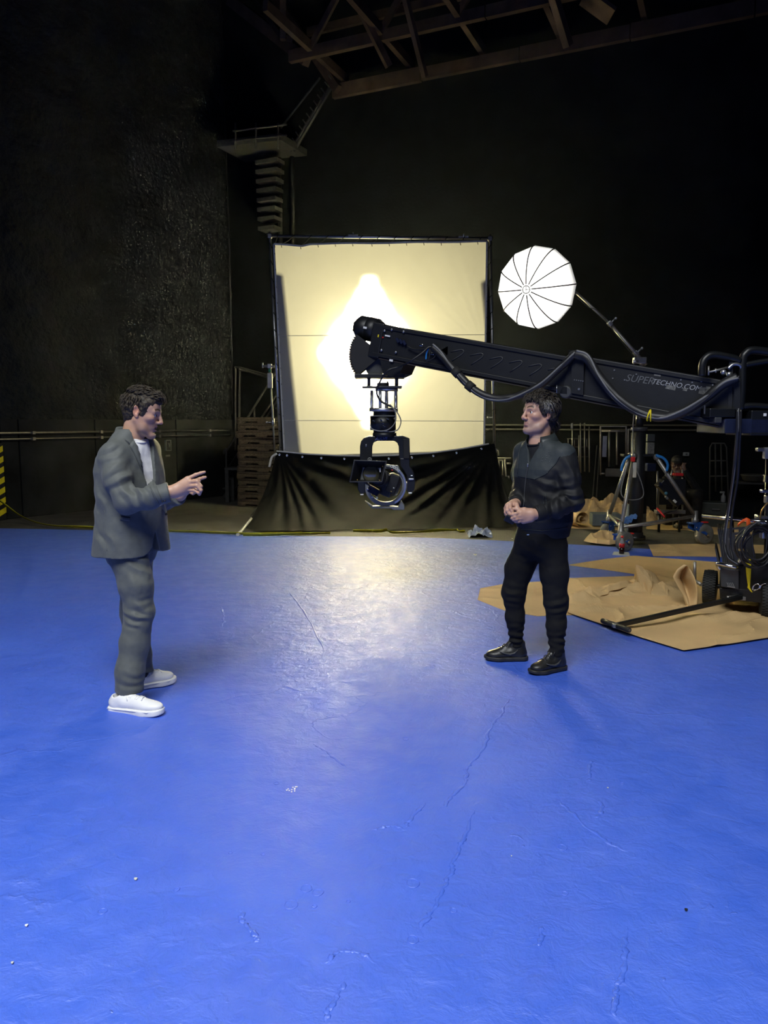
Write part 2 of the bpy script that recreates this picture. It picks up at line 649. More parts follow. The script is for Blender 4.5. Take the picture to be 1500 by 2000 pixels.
# loose flakes lying on the paint
for k, (x, y, s, mt, lb) in enumerate([
        (265, 1717, 12, 'off_white', 'curled pale paint flake with a dark underside on the blue floor'),
        (52, 1808, 9, 'white', 'small square white paper scrap on the blue floor'),
        (570, 1543, 20, 'white', 'crumbled patch of white plaster flakes on the blue floor'),
        (1340, 1777, 9, 'black_matte', 'tiny dark dried leaf scrap on the blue floor'),
        (24, 1881, 8, 'off_white', 'tiny torn pale flake beside a square paper scrap'),
        (999, 1672, 4, 'off_white', 'tan speck of grit lying between paint cracks'),
        (1187, 1539, 5, 'off_white', 'tan splinter on the blue floor in front of black sneakers'),
        (928, 1084, 10, 'off_white', 'pale paper scrap on the blue floor behind the man in black'),
        (1000, 1052, 6, 'white', 'white paper scrap on the concrete beside the blue floor edge')]):
    c = G(x, y, 0.003)
    R = s * c.y / 1500 / 2
    b = MB()
    for q in range(11 if k == 2 else 1):
        cc = c + (Vector((random.uniform(-1, 1) * R, random.uniform(-1.3, 1.3) * R, 0)) if q else Vector((0, 0, 0)))
        rr = R * (0.20 if k == 2 else .8)
        ring = [cc + Vector((rr * math.cos(a) * random.uniform(.7, 1.1), rr * 1.2 * math.sin(a) * random.uniform(.6, 1.1), rr * 0.35 * math.cos(a) ** 2)) for a in np.linspace(0, 2 * math.pi, 8)[:-1]]
        b.prism(ring, (0, 0, 0.002))
    tag(b.build('floor_flake', mt), lb, 'debris')

# ---- walls
def wall_grid(p0, d, nrm, length, height, step, amp, seed, z0=0.0, sc=1.0):
    n, m = int(length / step) + 1, int((height - z0) / step) + 1
    u = np.linspace(0, length, n)[:, None]
    w = np.linspace(z0, height, m)[None, :]
    disp = amp * (fbm(u * 1.3 * sc, w * 1.3 * sc, 0.5 + 0 * u, 3, seed) + 0.8 * np.abs(fbm(u * 5 * sc, w * 5 * sc, 3.3, 3, seed + 9)))
    a = np.zeros((n, m, 3))
    for i in range(3):
        a[:, :, i] = p0[i] + d[i] * u + nrm[i] * disp + (w if i == 2 else 0)
    return a


b = MB()
b.grid(wall_grid(C0, E0, L0, 15.0, 11.5, 0.075, 0.055, 3, 1.62))
wl = tag(b.build('wall_left', 'wall_foam', origin=C0), kind='structure')
# smooth lower wall in big panels, each a separate board
seams = [-30, 4, 40, 188, 345, 452]
sp = []
for x in seams:
    q = LW(x, 960, 0.06)
    sp.append((q - C0).dot(E0))
sp[0] = 15.0
sp[-1] = 0.0
for i in range(len(sp) - 1):
    a0, a1 = sp[i] - 0.012, sp[i + 1] + 0.012
    b = MB()
    p = C0 + E0 * ((a0 + a1) / 2) + L0 * 0.05 + Vector((0, 0, 0.81))
    R = Matrix((E0, L0, Vector((0, 0, 1)))).transposed()
    b.box(p, (abs(a0 - a1), 0.10, 1.62), R, 0.006)
    b.build('panel', 'wall_panel', wl)
# two conduits running along the panels
for z, r in ((1.40, 0.022), (1.30, 0.018)):
    b = MB()
    b.tube([C0 + E0 * 0.2 + L0 * 0.14 + Vector((0, 0, z)), C0 + E0 * 15 + L0 * 0.14 + Vector((0, 0, z))], r, 10)
    for k in range(11):
        q = C0 + E0 * (0.8 + 1.3 * k) + L0 * 0.13 + Vector((0, 0, z))
        b.box(q, (0.05, 0.10, 0.05), Matrix((E0, L0, Vector((0, 0, 1)))).transposed())
    b.build('conduit', 'dull_steel', wl)
# back wall
b = MB()
b.grid(wall_grid(C0 - D0 * 0.1, D0, N0, 17.0, 11.5, 0.2, 0.02, 5))
wb = tag(b.build('wall_back', 'wall_back', origin=C0), kind='structure')
for z, a0, a1 in ((1.52, 5.0, 17), (1.44, 5.0, 17)):
    b = MB()
    b.tube([C0 + D0 * a0 + N0 * 0.07 + Vector((0, 0, z)), C0 + D0 * a1 + N0 * 0.07 + Vector((0, 0, z))], 0.016, 8)
    b.build('conduit', 'rail', wb)
# vertical cable down the left wall
b = MB()
b.tube([LW(430, 0, .12), LW(440, 250, .14), LW(447, 450, .13), LW(452, 640, .13), LW(455, 840, .14)], 0.012, 6)
b.build('conduit', 'black_matte', wl)

# yellow and black guard on the wall's edge
hz = thing('hazard_post', 'yellow and black hazard striped guard strip on the dark wall', 'guard strip', LW(3, 1000, 0.128))
q0 = LW(3, 995, 0.128)
R = Matrix((E0, L0, Vector((0, 0, 1)))).transposed()
b = MB()
b.box(Vector((q0.x, q0.y, 0.62)), (0.12, 0.06, 1.24), R, 0.005)
b.build('post', 'black_matte', hz)
for k in range(7):
    b = MB()
    c = Vector((q0.x, q0.y, 0.12 + 0.165 * k)) + L0 * 0.031
    b.prism([c + E0 * -0.06, c + E0 * 0.06 + Vector((0, 0, -.06)), c + E0 * 0.06 + Vector((0, 0, .03)), c + E0 * -0.06 + Vector((0, 0, .09))], L0 * 0.004)
    b.build('stripe', 'yellow', hz)
# breaker box and a scrap of paper on the panels
bx = thing('switch_box', 'small grey framed switch box on the dark wall panel', 'switch box', LW(328, 880, 0.14))
b = MB()
c = LW(328, 870, 0.13)
for s in (-1, 1):
    b.box(c + E0 * s * 0.058, (0.014, 0.05, 0.21), R)
    b.box(c + Vector((0, 0, s * 0.10)), (0.13, 0.05, 0.014), R)
b.build('frame', 'mid_grey', bx)
b = MB()
b.box(c, (0.11, 0.03, 0.2), R)
b.build('cover', 'black_matte', bx)
b = MB()
b.tube([c + L0 * 0.03 + Vector((0, 0, .05)), c + L0 * 0.04, c + L0 * 0.03 + Vector((0, 0, -.04))], 0.012, 8)
b.build('lever', 'mid_grey', bx)
b = MB()
c = LW(328, 890, 0.105)
b.box(c, (0.11, 0.004, 0.035), R)
tag(b.build('paper_note', 'mid_grey'), 'small torn grey paper note under the switch box', 'note')

# ---- roof timbers
ce = MB()
ce.prism([(-16, -7, 11.5), (14, -7, 11.5), (14, 21, 11.5), (-16, 21, 11.5)], (0, 0, 0.2))
ceil = tag(ce.build('ceiling', 'wall_back', origin=(0, 0, 11.5)), kind='structure')


def beam(a, bb, w, h, mt='wood_dark', nm='beam', par=None):
    q = MB()
    q.bar(a, bb, w, h)
    return q.build(nm, mt, par or ceil)


M['timber'] = mat('roof_timber', (0.060, 0.040, 0.029), 0.85, 0, 0.4, scale=3, bump=0.3, stretch=(1, 1, 1), spec=0.2)
# hung walkway along the back wall: two lines of boards, joists, hangers, braces
zb = BW(650, 180, 0.4).z
for off, px, py, h in ((0.35, 650, 180, 0.22), (1.5, 565, 112, 0.20)):
    q = BW(px, py, off)
    for k in range(7):
        a = q + D0 * (1.8 * k)
        beam(a + D0 * 0.01, a + D0 * 1.79, 0.10, h * random.uniform(.85, 1.1), 'timber')
q = BW(650, 180, 0.35)
for k in range(9):
    a = q + D0 * (0.2 + 1.35 * k) + Vector((0, 0, 0.25))
    beam(a - N0 * 0.2, a + N0 * 2.6 + Vector((0, 0, 0.05)), 0.09, 0.16, 'timber', 'joist')
    beam(a + Vector((0, 0, 0.0)), a + Vector((0, 0, 1.4)), 0.05, 0.05, 'timber', 'hanger')
    beam(a + N0 * 1.2, a + N0 * 1.2 + D0 * 1.2 + Vector((0, 0, 1.6)), 0.06, 0.10, 'timber', 'brace')
for dz, o in ((0.95, 0.4), (1.75, 0.4), (1.2, 1.6)):
    beam(q + Vector((0, 0, dz)) + N0 * o - D0 * 0.3, q + Vector((0, 0, dz)) + N0 * o + D0 * 13, 0.08, 0.14, 'timber')
# diagonal timber from the left wall into the corner
beam(LW(450, 0, 0.6), BW(600, 118, 1.4), 0.14, 0.2, 'timber', 'brace')
beam(LW(520, -30, 1.0), BW(660, 175, 0.5), 0.10, 0.16, 'timber', 'brace')
beam(LW(500, -10, 0.9), P(560, 75, 14.5), 0.22, 0.10, 'timber', 'board')
beam(P(553, -20, 14.3), P(553, 78, 14.3), 0.1, 0.1, 'timber', 'hanger')
beam(P(690, -10, 13.2), P(760, 130, 13.6), 0.07, 0.12, 'timber', 'brace')
beam(P(790, -10, 12.6), P(830, 150, 13.2), 0.07, 0.12, 'timber', 'brace')
beam(P(1080, -10, 11.6), P(1110, 90, 11.9), 0.10, 0.14, 'timber', 'brace')
b = MB()
b.bar(P(1140, -8, 11.6), P(1195, 32, 11.6), 0.4, 0.05)
b.build('board', 'timber', ceil)
# ============================================================ stairs, tower and pallets in the corner
# ---- steel stair climbing along the back wall
def V(*a):
    return Vector(a)


zst = 15.6
st = thing('steel_staircase', 'grey open steel staircase with pipe rails beside the pallets', 'staircase', G(440, 966))
base = G(436, 965)
zb0 = base.y
nst = 13
p_bot = BW(444, 965, 0.86)
p_bot.z = 0
dirx = D0.copy()
run, rise, wid = 0.165, 0.205, 0.68
wv_ = N0 * 1.0
for k in range(nst):
    b = MB()
    a = p_bot + dirx * (run * k) + V(0, 0, rise * (k + 1))
    b.box(a - wv_ * (wid / 2), (0.24, wid, 0.035), Matrix((dirx, wv_, V(0, 0, 1))).transposed())
    b.build('tread', 'rail', st)
top = p_bot + dirx * (run * nst) + V(0, 0, rise * nst)
for s in (0, -1):
    b = MB()
    o = wv_ * (wid * s)
    b.bar(p_bot + o - dirx * 0.05, top + o, 0.035, 0.14)
    b.build('stringer', 'rail', st)
    b = MB()
    b.tube(bez([p_bot + o + V(0, 0, 0.2), p_bot + o + V(0, 0, 1.0), p_bot + o + dirx * 0.12 + V(0, 0, 1.12), top + o + V(0, 0, 0.95), top + o + dirx * 0.7 + V(0, 0, 0.95)], 6), 0.022, 8)
    b.build('handrail', 'rail', st)
    b = MB()
    b.tube([p_bot + o + V(0, 0, 0.6), top + o + V(0, 0, 0.55)], 0.017, 8)
    b.build('handrail', 'rail', st)
    for t in (0.33, 0.66, 1.0):
        b = MB()
        q = p_bot.lerp(top, t) + o
        b.tube([q, q + V(0, 0, 0.97)], 0.018, 8)
        b.build('baluster', 'rail', st)
b = MB()
b.box(top + dirx * 0.5 - wv_ * wid / 2, (1.1, wid, 0.07), Matrix((dirx, wv_, V(0, 0, 1))).transposed())
b.build('landing', 'rail', st)
for t in (0.06, 1.0):
    for s in (0, -1):
        b = MB()
        q = top + dirx * t + wv_ * (wid * s)
        b.tube([q, V(q.x, q.y, 0)], 0.03, 8)
        b.build('leg', 'rail', st)
for s in range(6):
    b = MB()
    q = top + dirx * (0.06 + 0.17 * s) + V(0, 0, -0.03)
    b.tube([q, q + dirx * 0.085 + V(0, 0, -0.16), q + dirx * 0.17], 0.012, 6)
    b.build('truss_brace', 'rail', st)
# bent pipes on the wall next to it
for dx in (0, 8):
    b = MB()
    b.tube(bez([BW(460 + dx, 880, .06), BW(460 + dx, 735, .06), BW(464 + dx, 718 + dx * .7, .06), BW(500 + dx, 727 + dx * .7, .06), BW(530, 735 + dx * .6, .06)], 6), 0.025, 8)
    b.build('bent_pipe', 'rail', wb)

# ---- high platform and its ladder stairs
tw = thing('access_tower', 'tall dark access tower with ladder stairs in the corner', 'tower', G(545, 965))
mt = 'rail'
for px in (545, 570):
    b = MB()
    a = BW(px, 292, 0.075)
    b.tube([a, V(a.x, a.y, 0)], 0.045, 8)
    b.build('post', mt, tw)
for k in range(8):
    b = MB()
    q = BW(527, 318 + 18.5 * k, 0.55)
    b.box(q, (0.5 - 0.018 * k, 0.28, 0.07), Matrix((D0, N0, V(0, 0, 1))).transposed())
    b.build('tread', mt, tw)
b = MB()
b.bar(BW(452, 296, .51), BW(575, 283, .51), 0.96, 0.12)
b.build('platform', mt, tw)
for y0, y1 in ((256, 243), (275, 264)):
    b = MB()
    b.tube([BW(455, y0, 1.0), BW(560, y1, 1.0)], 0.02, 6)
    b.build('guard_rail', mt, tw)
for px in (460, 500, 543):
    b = MB()
    b.tube([BW(px, 292, 1.0), BW(px, 240, 1.0)], 0.02, 6)
    b.build('guard_post', mt, tw)
for dx in (0, 8):
    b = MB()
    b.tube([BW(566 + dx, 296, .4), BW(655 + dx * .4, 152, .4)], 0.03, 6)
    b.build('ladder_rail', mt, tw)
b = MB()
b.tube([BW(548, 250, .7), BW(625, 152, .7)], 0.02, 6)
b.build('ladder_rail', mt, tw)
for k in range(12):
    b = MB()
    t = (k + .5) / 12
    q0, q1 = BW(566, 296, .4).lerp(BW(655, 152, .4), t), BW(574, 296, .4).lerp(BW(658, 152, .4), t)
    b.tube([q0, q1 + N0 * 0.25], 0.014, 6)
    b.build('rung', mt, tw)

# ---- stack of pallets
PW, PD, PH = 1.15, 1.0, 0.128
pc = G(523, 972)
pcc = BW(545, 972, 1.50)
pR = Matrix.Rotation(-0.10, 3, 'Z')
words = ['bottom', 'second', 'third', 'fourth', 'fifth', 'sixth', 'seventh', 'eighth', 'ninth', 'tenth', 'eleventh', 'twelfth', 'topmost']


def pallet(origin, ang, label):
    r = thing('pallet', label, 'pallet', origin, 'wooden pallets stacked by the staircase')
    R = Matrix.Rotation(ang, 3, 'Z')
    O = Vector(origin)
    for i in range(6):
        q = MB()
        y = -PD / 2 + 0.05 + i * (PD - 0.1) / 5
        q.box(O + R @ V(0, y, PH - 0.011), (PW, 0.098, 0.02), R)
        q.build('deck_board', 'wood_pallet', r)
    for i in range(3):
        q = MB()
        y = -PD / 2 + 0.05 + i * (PD - 0.1) / 2
        q.box(O + R @ V(0, y, 0.010), (PW, 0.098, 0.02), R)
        q.build('bottom_board', 'wood_pallet', r)
    for i in range(3):        # stringers with fork notches
        q = MB()
        x = -PW / 2 + 0.02 + i * (PW - 0.04) / 2
        h = PH - 0.042
        prof = [(-PD / 2, 0), (-.33, 0), (-.31, .035), (-.15, .035), (-.13, 0), (.13, 0), (.15, .035), (.31, .035), (.33, 0), (PD / 2, 0), (PD / 2, h), (-PD / 2, h)]
        q.prism([O + R @ V(x - .019, y, .021 + z) for y, z in prof], R @ V(.038, 0, 0))
        q.build('stringer', 'wood_pallet', r)
    # front edge boards that close the stack's face
    for sgn in (-1,):
        q = MB()
        h = PH - 0.046
        prof = [(-PW / 2, 0), (-.40, 0), (-.38, .03), (-.14, .03), (-.12, 0), (.12, 0), (.14, .03), (.38, .03), (.40, 0), (PW / 2, 0), (PW / 2, h), (-PW / 2, h)]
        q.prism([O + R @ V(x, sgn * PD / 2 - .01, .022 + z) for x, z in prof], R @ V(0, .02, 0))
        q.build('edge_board', 'wood_pallet', r)
    return r


for k in range(13):
    pallet((pcc.x + random.uniform(-.03, .03), pcc.y + random.uniform(-.02, .02), k * PH), -0.42 + random.uniform(-.03, .03),
           words[k] + ' wooden pallet of the tall stack beside the steel stairs')
# low table and a bin under the stairs
tb = thing('work_table', 'small dark steel table between staircase and pallets', 'table', G(470, 972))
q = BW(466, 968, 1.25)
b = MB()
b.box(V(q.x, q.y, 0.66), (0.42, 0.42, 0.05), pR, 0.005)
b.build('table_top', 'rail', tb)
for sx in (-1, 1):
    for sy in (-1, 1):
        b = MB()
        b.box(V(q.x, q.y, 0.32) + pR @ V(sx * .17, sy * .17, 0), (0.07, 0.07, 0.64), pR)
        b.build('leg', 'rail', tb)
b = MB()
q = p_bot + D0 * .78 - N0 * .34
b.lathe((q.x, q.y, 0), (0, 0, 1), [(0, .17), (.02, .19), (.3, .22), (.48, .235), (.49, .25), (.52, .25), (.52, .22), (.3, .2)], 20)
tag(b.build('waste_bin', 'dark_grey'), 'dark round waste bin standing under the steel staircase', 'bin')
# ============================================================ diffusion frame, cloth, lamps behind it, black skirt
ZF = 12.4
def translucent_mat(name, col, dcol, mixf, wr=0.25, wscale=3.0):
    m, N, L, b = new_mat(name)
    out = N['Material Output']
    N.remove(b)
    tr = N.new('ShaderNodeBsdfTranslucent')
    df = N.new('ShaderNodeBsdfDiffuse')
    mx = N.new('ShaderNodeMixShader')
    mx.inputs[0].default_value = mixf
    tc = N.new('ShaderNodeTexCoord')
    n = N.new('ShaderNodeTexNoise')
    n.inputs['Scale'].default_value = wscale
    n.inputs['Detail'].default_value = 6
    L.new(tc.outputs['Object'], n.inputs['Vector'])
    r = N.new('ShaderNodeValToRGB')
    r.color_ramp.elements[0].color = tuple(c * .93 for c in col) + (1,)
    r.color_ramp.elements[1].color = tuple(min(1, c * 1.04) for c in col) + (1,)
    L.new(n.outputs['Fac'], r.inputs[0])
    L.new(r.outputs[0], tr.inputs['Color'])
    df.inputs['Color'].default_value = dcol + (1,)
    bp = N.new('ShaderNodeBump')
    bp.inputs['Strength'].default_value = wr
    bp.inputs['Distance'].default_value = 0.02
    L.new(n.outputs['Fac'], bp.inputs['Height'])
    L.new(bp.outputs[0], tr.inputs['Normal'])
    L.new(bp.outputs[0], df.inputs['Normal'])
    L.new(tr.outputs[0], mx.inputs[1])
    L.new(df.outputs[0], mx.inputs[2])
    L.new(mx.outputs[0], out.inputs['Surface'])
    return m


M['diffusion'] = translucent_mat('white_diffusion_silk', (0.85, 0.85, 0.82), (0.75, 0.75, 0.72), 0.35)
M['hem'] = mat('white_hem_webbing', (0.6, 0.6, 0.58), 0.7, 0, 0.05)

# frame of four steel pipes on two stands
TL, TR, BL, BR = P(527, 461, ZF), P(957, 466, ZF), P(549, 892, ZF), P(966, 880, ZF)
fr = thing('scrim_rig', 'large square steel pipe frame holding the glowing cloth', 'frame', (BL.x, BL.y, 0))
for nm, a, c in (('top_rail', TL, TR), ('side_rail', TL, BL), ('side_rail', TR, BR), ('bottom_rail', BL, BR)):
    b = MB()
    b.cyl(a, c, 0.024, 12)
    b.build(nm, 'steel', fr)
for c in (TL, TR, BL, BR):
    b = MB()
    b.box(c, (0.07, 0.07, 0.07), bev=0.012)
    b.cyl(c + Vector((-.05, 0, .02)), c + Vector((.05, 0, .02)), 0.008, 8)
    b.cyl(c + Vector((0, 0, -.07)), c + Vector((0, 0, .07)), 0.012, 8)
    b.build('corner_bracket', 'dull_steel', fr)
for x, y in ((690, 461), (905, 464)):
    b = MB()
    q = P(x, y - 1, ZF)
    b.box(q, (0.16, 0.05, 0.03), bev=0.005)
    b.cyl(q, q + Vector((0, -.07, .03)), 0.01, 8)
    b.build('clamp', 'dull_steel', fr)

# cloth: bilinear sheet with wrinkles pulled from its corners
ctl, ctr, cbl, cbr = (535, 477), (951, 471), (556, 890), (945, 893)
U = np.linspace(0, 1, 121)
T = np.linspace(0, 1, 121)


def lerp2(u, t):
    top_sag = 5 * math.sin(u * math.pi * 3) ** 2 * (1 if u < .15 else .25)
    x = (ctl[0] * (1 - u) + ctr[0] * u) * (1 - t) + (cbl[0] * (1 - u) + cbr[0] * u) * t
    y = (ctl[1] * (1 - u) + ctr[1] * u) * (1 - t) + (cbl[1] * (1 - u) + cbr[1] * u) * t
    return x, y + top_sag * (1 - t) ** 6


def cloth_z(x, y):
    """wrinkle depth in metres"""
    d = 0.0
    for (cx, cy), k, amp, reach in (((950, 690), 41, 0.0012, 250), ((950, 690), 27, 0.0013, 330), ((535, 477), 23, .0022, 110), ((951, 471), 27, .0016, 150), ((590, 885), 31, .0012, 150), ((945, 640), 37, .001, 170)):
        dx, dy = x - cx, y - cy
        r = math.hypot(dx, dy)
        a = math.atan2(dy, dx)
        d += amp * math.sin(a * k + 1.3 * math.sin(3 * a) + k) * math.exp(-(r / reach) ** 2) * min(1, r / 25)
    return d + 0.03 * math.sin(math.pi * (x - 535) / 415) * math.sin(math.pi * (y - 475) / 415)


def strip_left(y):
    """grey edge: how far (px) it reaches in from the left hem"""
    return None if y < 541 else 556 + (y - 541) * (591 - 556) / 344.0


cl = thing('diffusion_cloth', 'white silk cloth lit from behind with a bright hot spot', 'cloth', P(750, 890, ZF))
whole = np.zeros((121, 121, 3))
mask = np.zeros((120, 120), bool)
for i, t in enumerate(T):
    for j, u in enumerate(U):
        x, y = lerp2(u, t)
        q = P(x, y, ZF - 0.03)
        whole[i, j] = (q.x, q.y - cloth_z(x, y), q.z)
white, grey, grey2 = MB(), MB(), MB()
flat = [tuple(p) for p in whole.reshape(-1, 3)]
fw, fg = [], []
# snap the grid columns to the strip boundary so the edge is clean
for i, t in enumerate(T):
    y = lerp2(.1, t)[1]
    lim = strip_left(y)
    if lim is None:
        lim = 538
    x0, x1 = lerp2(0, t)[0], lerp2(1, t)[0]
    lim = max(lim, x0 + .5)
    r2 = None
    nl = 10
    for j in range(121):
        if j <= nl:
            x = x0 + (lim - x0) * j / nl
        else:
            x = lim + (x1 - lim) * (j - nl) / (120 - nl)
        q = P(x, lerp2((x - x0) / (x1 - x0), t)[1], ZF - 0.03)
        whole[i, j] = (q.x, q.y - cloth_z(x, y), q.z)
b = MB()
b.grid(whole[:, 10:])
b.build('silk_panel', 'diffusion', cl)
b = MB()
b.grid(whole[18:, :11])
b.build('silk_edge', 'diffusion', cl)
b = MB()
b.grid(whole[:19, :11])
b.build('silk_corner', 'diffusion', cl)
b = MB()
for pth in ([(0, j) for j in range(0, 121, 4)], [(i, 120) for i in range(0, 121, 4)], [(i, 0) for i in range(0, 121, 4)]):
    b.tube([Vector(whole[i, j]) + Vector((0, -.004, 0)) for i, j in pth], 0.018, 6)
b.build('hem', 'hem', cl)
# seams
for t in (0.44, 0.835):
    b = MB()
    i = int(t * 120)
    b.tube([Vector(whole[i, j]) + Vector((0, -.003, 0)) for j in range(0, 121, 3)], 0.005, 5)
    b.build('seam', 'hem', cl)
for k in range(13):      # ties on all three free sides
    u = (k + .5) / 13
    for a, c in (((TL.lerp(TR, u)), Vector(whole[0, int(u * 120)])), (TL.lerp(BL, u), Vector(whole[int(u * 120), 0])), (TR.lerp(BR, u), Vector(whole[int(u * 120), 120]))):
        b = MB()
        mid = (a + c) / 2 + Vector((0, -.02, -.01))
        b.tube([a + Vector((0, .02, .03)), a + Vector((0, -.03, .02)), mid, c + Vector((0, -.012, 0)), c + Vector((.01, -.015, -.05))], 0.006, 5)
        b.build('tie', 'black_matte', cl)

# black flag cloths tied behind the silk: they keep the backlight off its two edges
M['flag_black'] = mat('black_flag_cloth', (0.006, 0.006, 0.006), 0.85, 0, 0.2, spec=0.1)
for pts_, lab in (([(533, 536), (557, 542), (569, 660), (580, 770), (592, 888), (549, 892), (540, 700)], 'black cloth strip hung behind the silk beside the pallets'),
                  ([(934, 557), (953, 543), (960, 620), (957, 740), (946, 730), (942, 640)], 'small black cloth strip tied behind the silk on the umbrella side')):
    b = MB()
    b.prism([P(x, y, ZF + .035) for x, y in pts_], (0, .005, 0))
    tag(b.build('flag_cloth', 'flag_black'), lab, 'cloth')

# stands left and right of the frame
def stand(px0, py0, px1, lab, z, head):
    a = P(px0, py0, z)
    c = P(px1, 885, z)
    s = thing('frame_stand', lab, 'stand', (c.x, c.y, 0), 'stands holding up the diffusion frame')
    ft = Vector((c.x + (c.x - a.x) * .3, c.y, 0))
    q = MB()
    q.cyl(Vector((ft.x, ft.y, .12)), P(px1, 885, z), 0.022, 12)
    q.build('lower_tube', 'steel', s)
    q = MB()
    q.cyl(c, a, 0.016, 12)
    q.build('riser', 'dull_steel', s)
    for k in range(3):
        q = MB()
        an = 2.1 * k + .4
        e = Vector((ft.x + .6 * math.cos(an), ft.y + .5 * abs(math.sin(an)), .02))
        q.tube([Vector((ft.x, ft.y, .55)), e], 0.014, 8)
        q.tube([Vector((ft.x, ft.y, .18)), (Vector((ft.x, ft.y, .55)) + e) / 2], 0.01, 8)
        q.build('leg', 'steel', s)
    mid = a.lerp(c, .62)
    q = MB()
    q.cyl(mid + Vector((0, 0, -.06)), mid + Vector((0, 0, .06)), 0.026, 10)
    q.cyl(mid, mid + Vector((-.09, -.02, 0)), 0.008, 8)
    q.ball(mid + Vector((-.10, -.02, 0)), 0.018, 8, 6)
    q.build('collar', 'steel', s)
    if head:
        q = MB()
        q.box(a + Vector((0, -.01, -.15)), (.08, .07, .24), bev=.01)
        q.cyl(a + Vector((0, 0, -.05)), a + Vector((0, 0, .08)), .022, 10)
        q.build('grip_head', 'dull_steel', s)
        q = MB()
        q.cyl(a + Vector((-.10, -.02, .08)), a + Vector((.09, -.02, .07)), .02, 10)
        q.box(a + Vector((.0, -.02, .08)), (.07, .06, .07), bev=.01)
        q.cyl(a + Vector((-.11, -.02, .05)), a + Vector((-.11, -.02, .13)), .012, 8)
        q.build('clamp_arm', 'steel', s)
        q = MB()
        q.cyl(a + Vector((.0, 0, -.02)), a + Vector((0, 0, .035)), .024, 10)
        q.build('green_band', mat('green_tape', (.02, .2, .12), .5), s)
    return s


stand(527, 725, 537, 'steel stand with a grip head on the pallet side of the frame', ZF + .055, True)
stand(962, 700, 967, 'thin steel stand on the umbrella side of the glowing cloth', ZF + .055, False)

# lamps behind the cloth: a strong centre, beams added to shape its diamond glow, a wash for spill
hot = P(722, 690, ZF)
WARM = (1.0, 0.86, 0.50)
hx, hz_ = hot.x, hot.z


def beam_lamp(dx, dz, r, power):
    """lamp 0.3 m behind the cloth whose beam covers a disc of radius r"""
    area_light('hot_spot_lamp', (hx + dx, ZF + .32, hz_ + dz), (hx + dx, ZF, hz_ + dz), .16, .16, power, WARM, 2 * math.atan(r / .30))


beam_lamp(0, 0, .56, 950)
beam_lamp(0, 0, 1.2, 45)
for dv, dh, r_, p_ in ((.54, .34, .30, 85), (.82, .52, .18, 18), (1.06, .68, .09, 2.5)):
    beam_lamp(0, dv, r_, p_)
    beam_lamp(0, -dv, r_, p_)
    beam_lamp(dh, 0, r_, p_)
    beam_lamp(-dh, 0, r_, p_)
area_light('frame_wash', (hx + .1, ZF + 2.4, hz_), (hx + .1, ZF, hz_), 2.6, 2.6, 165, (1.0, .87, .46))

# black skirt hung below the frame and pooled on the floor
M['skirt'] = mat('black_cotton_cloth', (0.0035, 0.0040, 0.0038), 0.8, 0, 0.25, scale=5, spec=0.1)
topx = np.array([540, 560, 600, 660, 720, 780, 840, 900, 966])
topy = np.array([882, 884, 888, 891, 892, 890, 886, 878, 866])
botx = np.array([476, 500, 545, 600, 680, 770, 860, 940, 1022])
boty = np.array([1033, 1036, 1037, 1036, 1034, 1033, 1032, 1031, 1030])
n, m = 140, 60
sk = np.zeros((n, m, 3))
for i in range(n):
    s = i / (n - 1)
    u = s * 8
    tx, ty = np.interp(u, range(9), topx), np.interp(u, range(9), topy)
    bx_, by_ = np.interp(u, range(9), botx), np.interp(u, range(9), boty)
    A = P(tx, ty, ZF - .06)
    B = G(bx_, by_, 0.02)
    for j in range(m):
        t = j / (m - 1)
        e = t ** 1.45
        p = A.lerp(B, t)
        p.y = A.y + (B.y - A.y) * (0.35 * t + 0.65 * t ** 2.4)
        p.z = A.z + (B.z - A.z) * (t + 0.10 * math.sin(math.pi * t))
        fold = 0.0
        for (cx, cy), k, amp in (((966, 868), 26, .05), ((545, 884), 22, .05), ((966, 868), 41, .02)):
            dx, dy = (tx * (1 - t) + bx_ * t) - cx, (ty * (1 - t) + by_ * t) - cy
            r = math.hypot(dx, dy)
            a = math.atan2(dy, dx)
            fold += amp * math.sin(a * k + 2 * math.sin(a * 5)) * min(1, r / 120) * math.exp(-r / 420)
        fold += 0.03 * fbm(s * 9, t * 3, 1.7, 3) + 0.06 * t * fbm(s * 4, t * 2, 7.7, 2) * (1 - max(0, t - .8) * 4)
        p.y -= fold * min(1, t * 5)
        p.z = max(p.z + 0.5 * fold * t * (1 - t), 0.012)
        sk[i, j] = p
skt = thing('black_skirt', 'black cloth skirt hung below the glowing cloth to the floor', 'cloth', G(750, 1040))
b = MB()
b.grid(sk)
b.build('drape', 'skirt', skt)
for k in range(11):
    q = Vector(sk[int(6 + k * 12.6), 1]) + Vector((0, -.02, -.02))
    b = MB()
    b.lathe(q, (0, -1, 0), [(0, .02), (.006, .02), (.008, .012), (.004, .008)], 10)
    b.build('grommet', 'chrome', skt)
b = MB()
b.tube([Vector(sk[i, 0]) + Vector((0, -.005, .01)) for i in range(0, n, 4)], .014, 6)
b.build('hem', 'hem', skt)
b = MB()
e0 = P(538, 890, ZF - .12)
b.tube(bez([P(541, 886, ZF - .1), P(531, 893, ZF - .12), P(526, 912, ZF - .15)], 5), .02, 6)
b.build('cord', 'hem', skt)
b = MB()
b.tube(bez([Vector(sk[1, 50]) + Vector((-.0, -.02, 0)), G(468, 1041, .02), G(463, 1046, .006)], 5), [.02] * 5 + [.028] * 5 + [.01], 6)
b.build('cord', 'hem', skt)

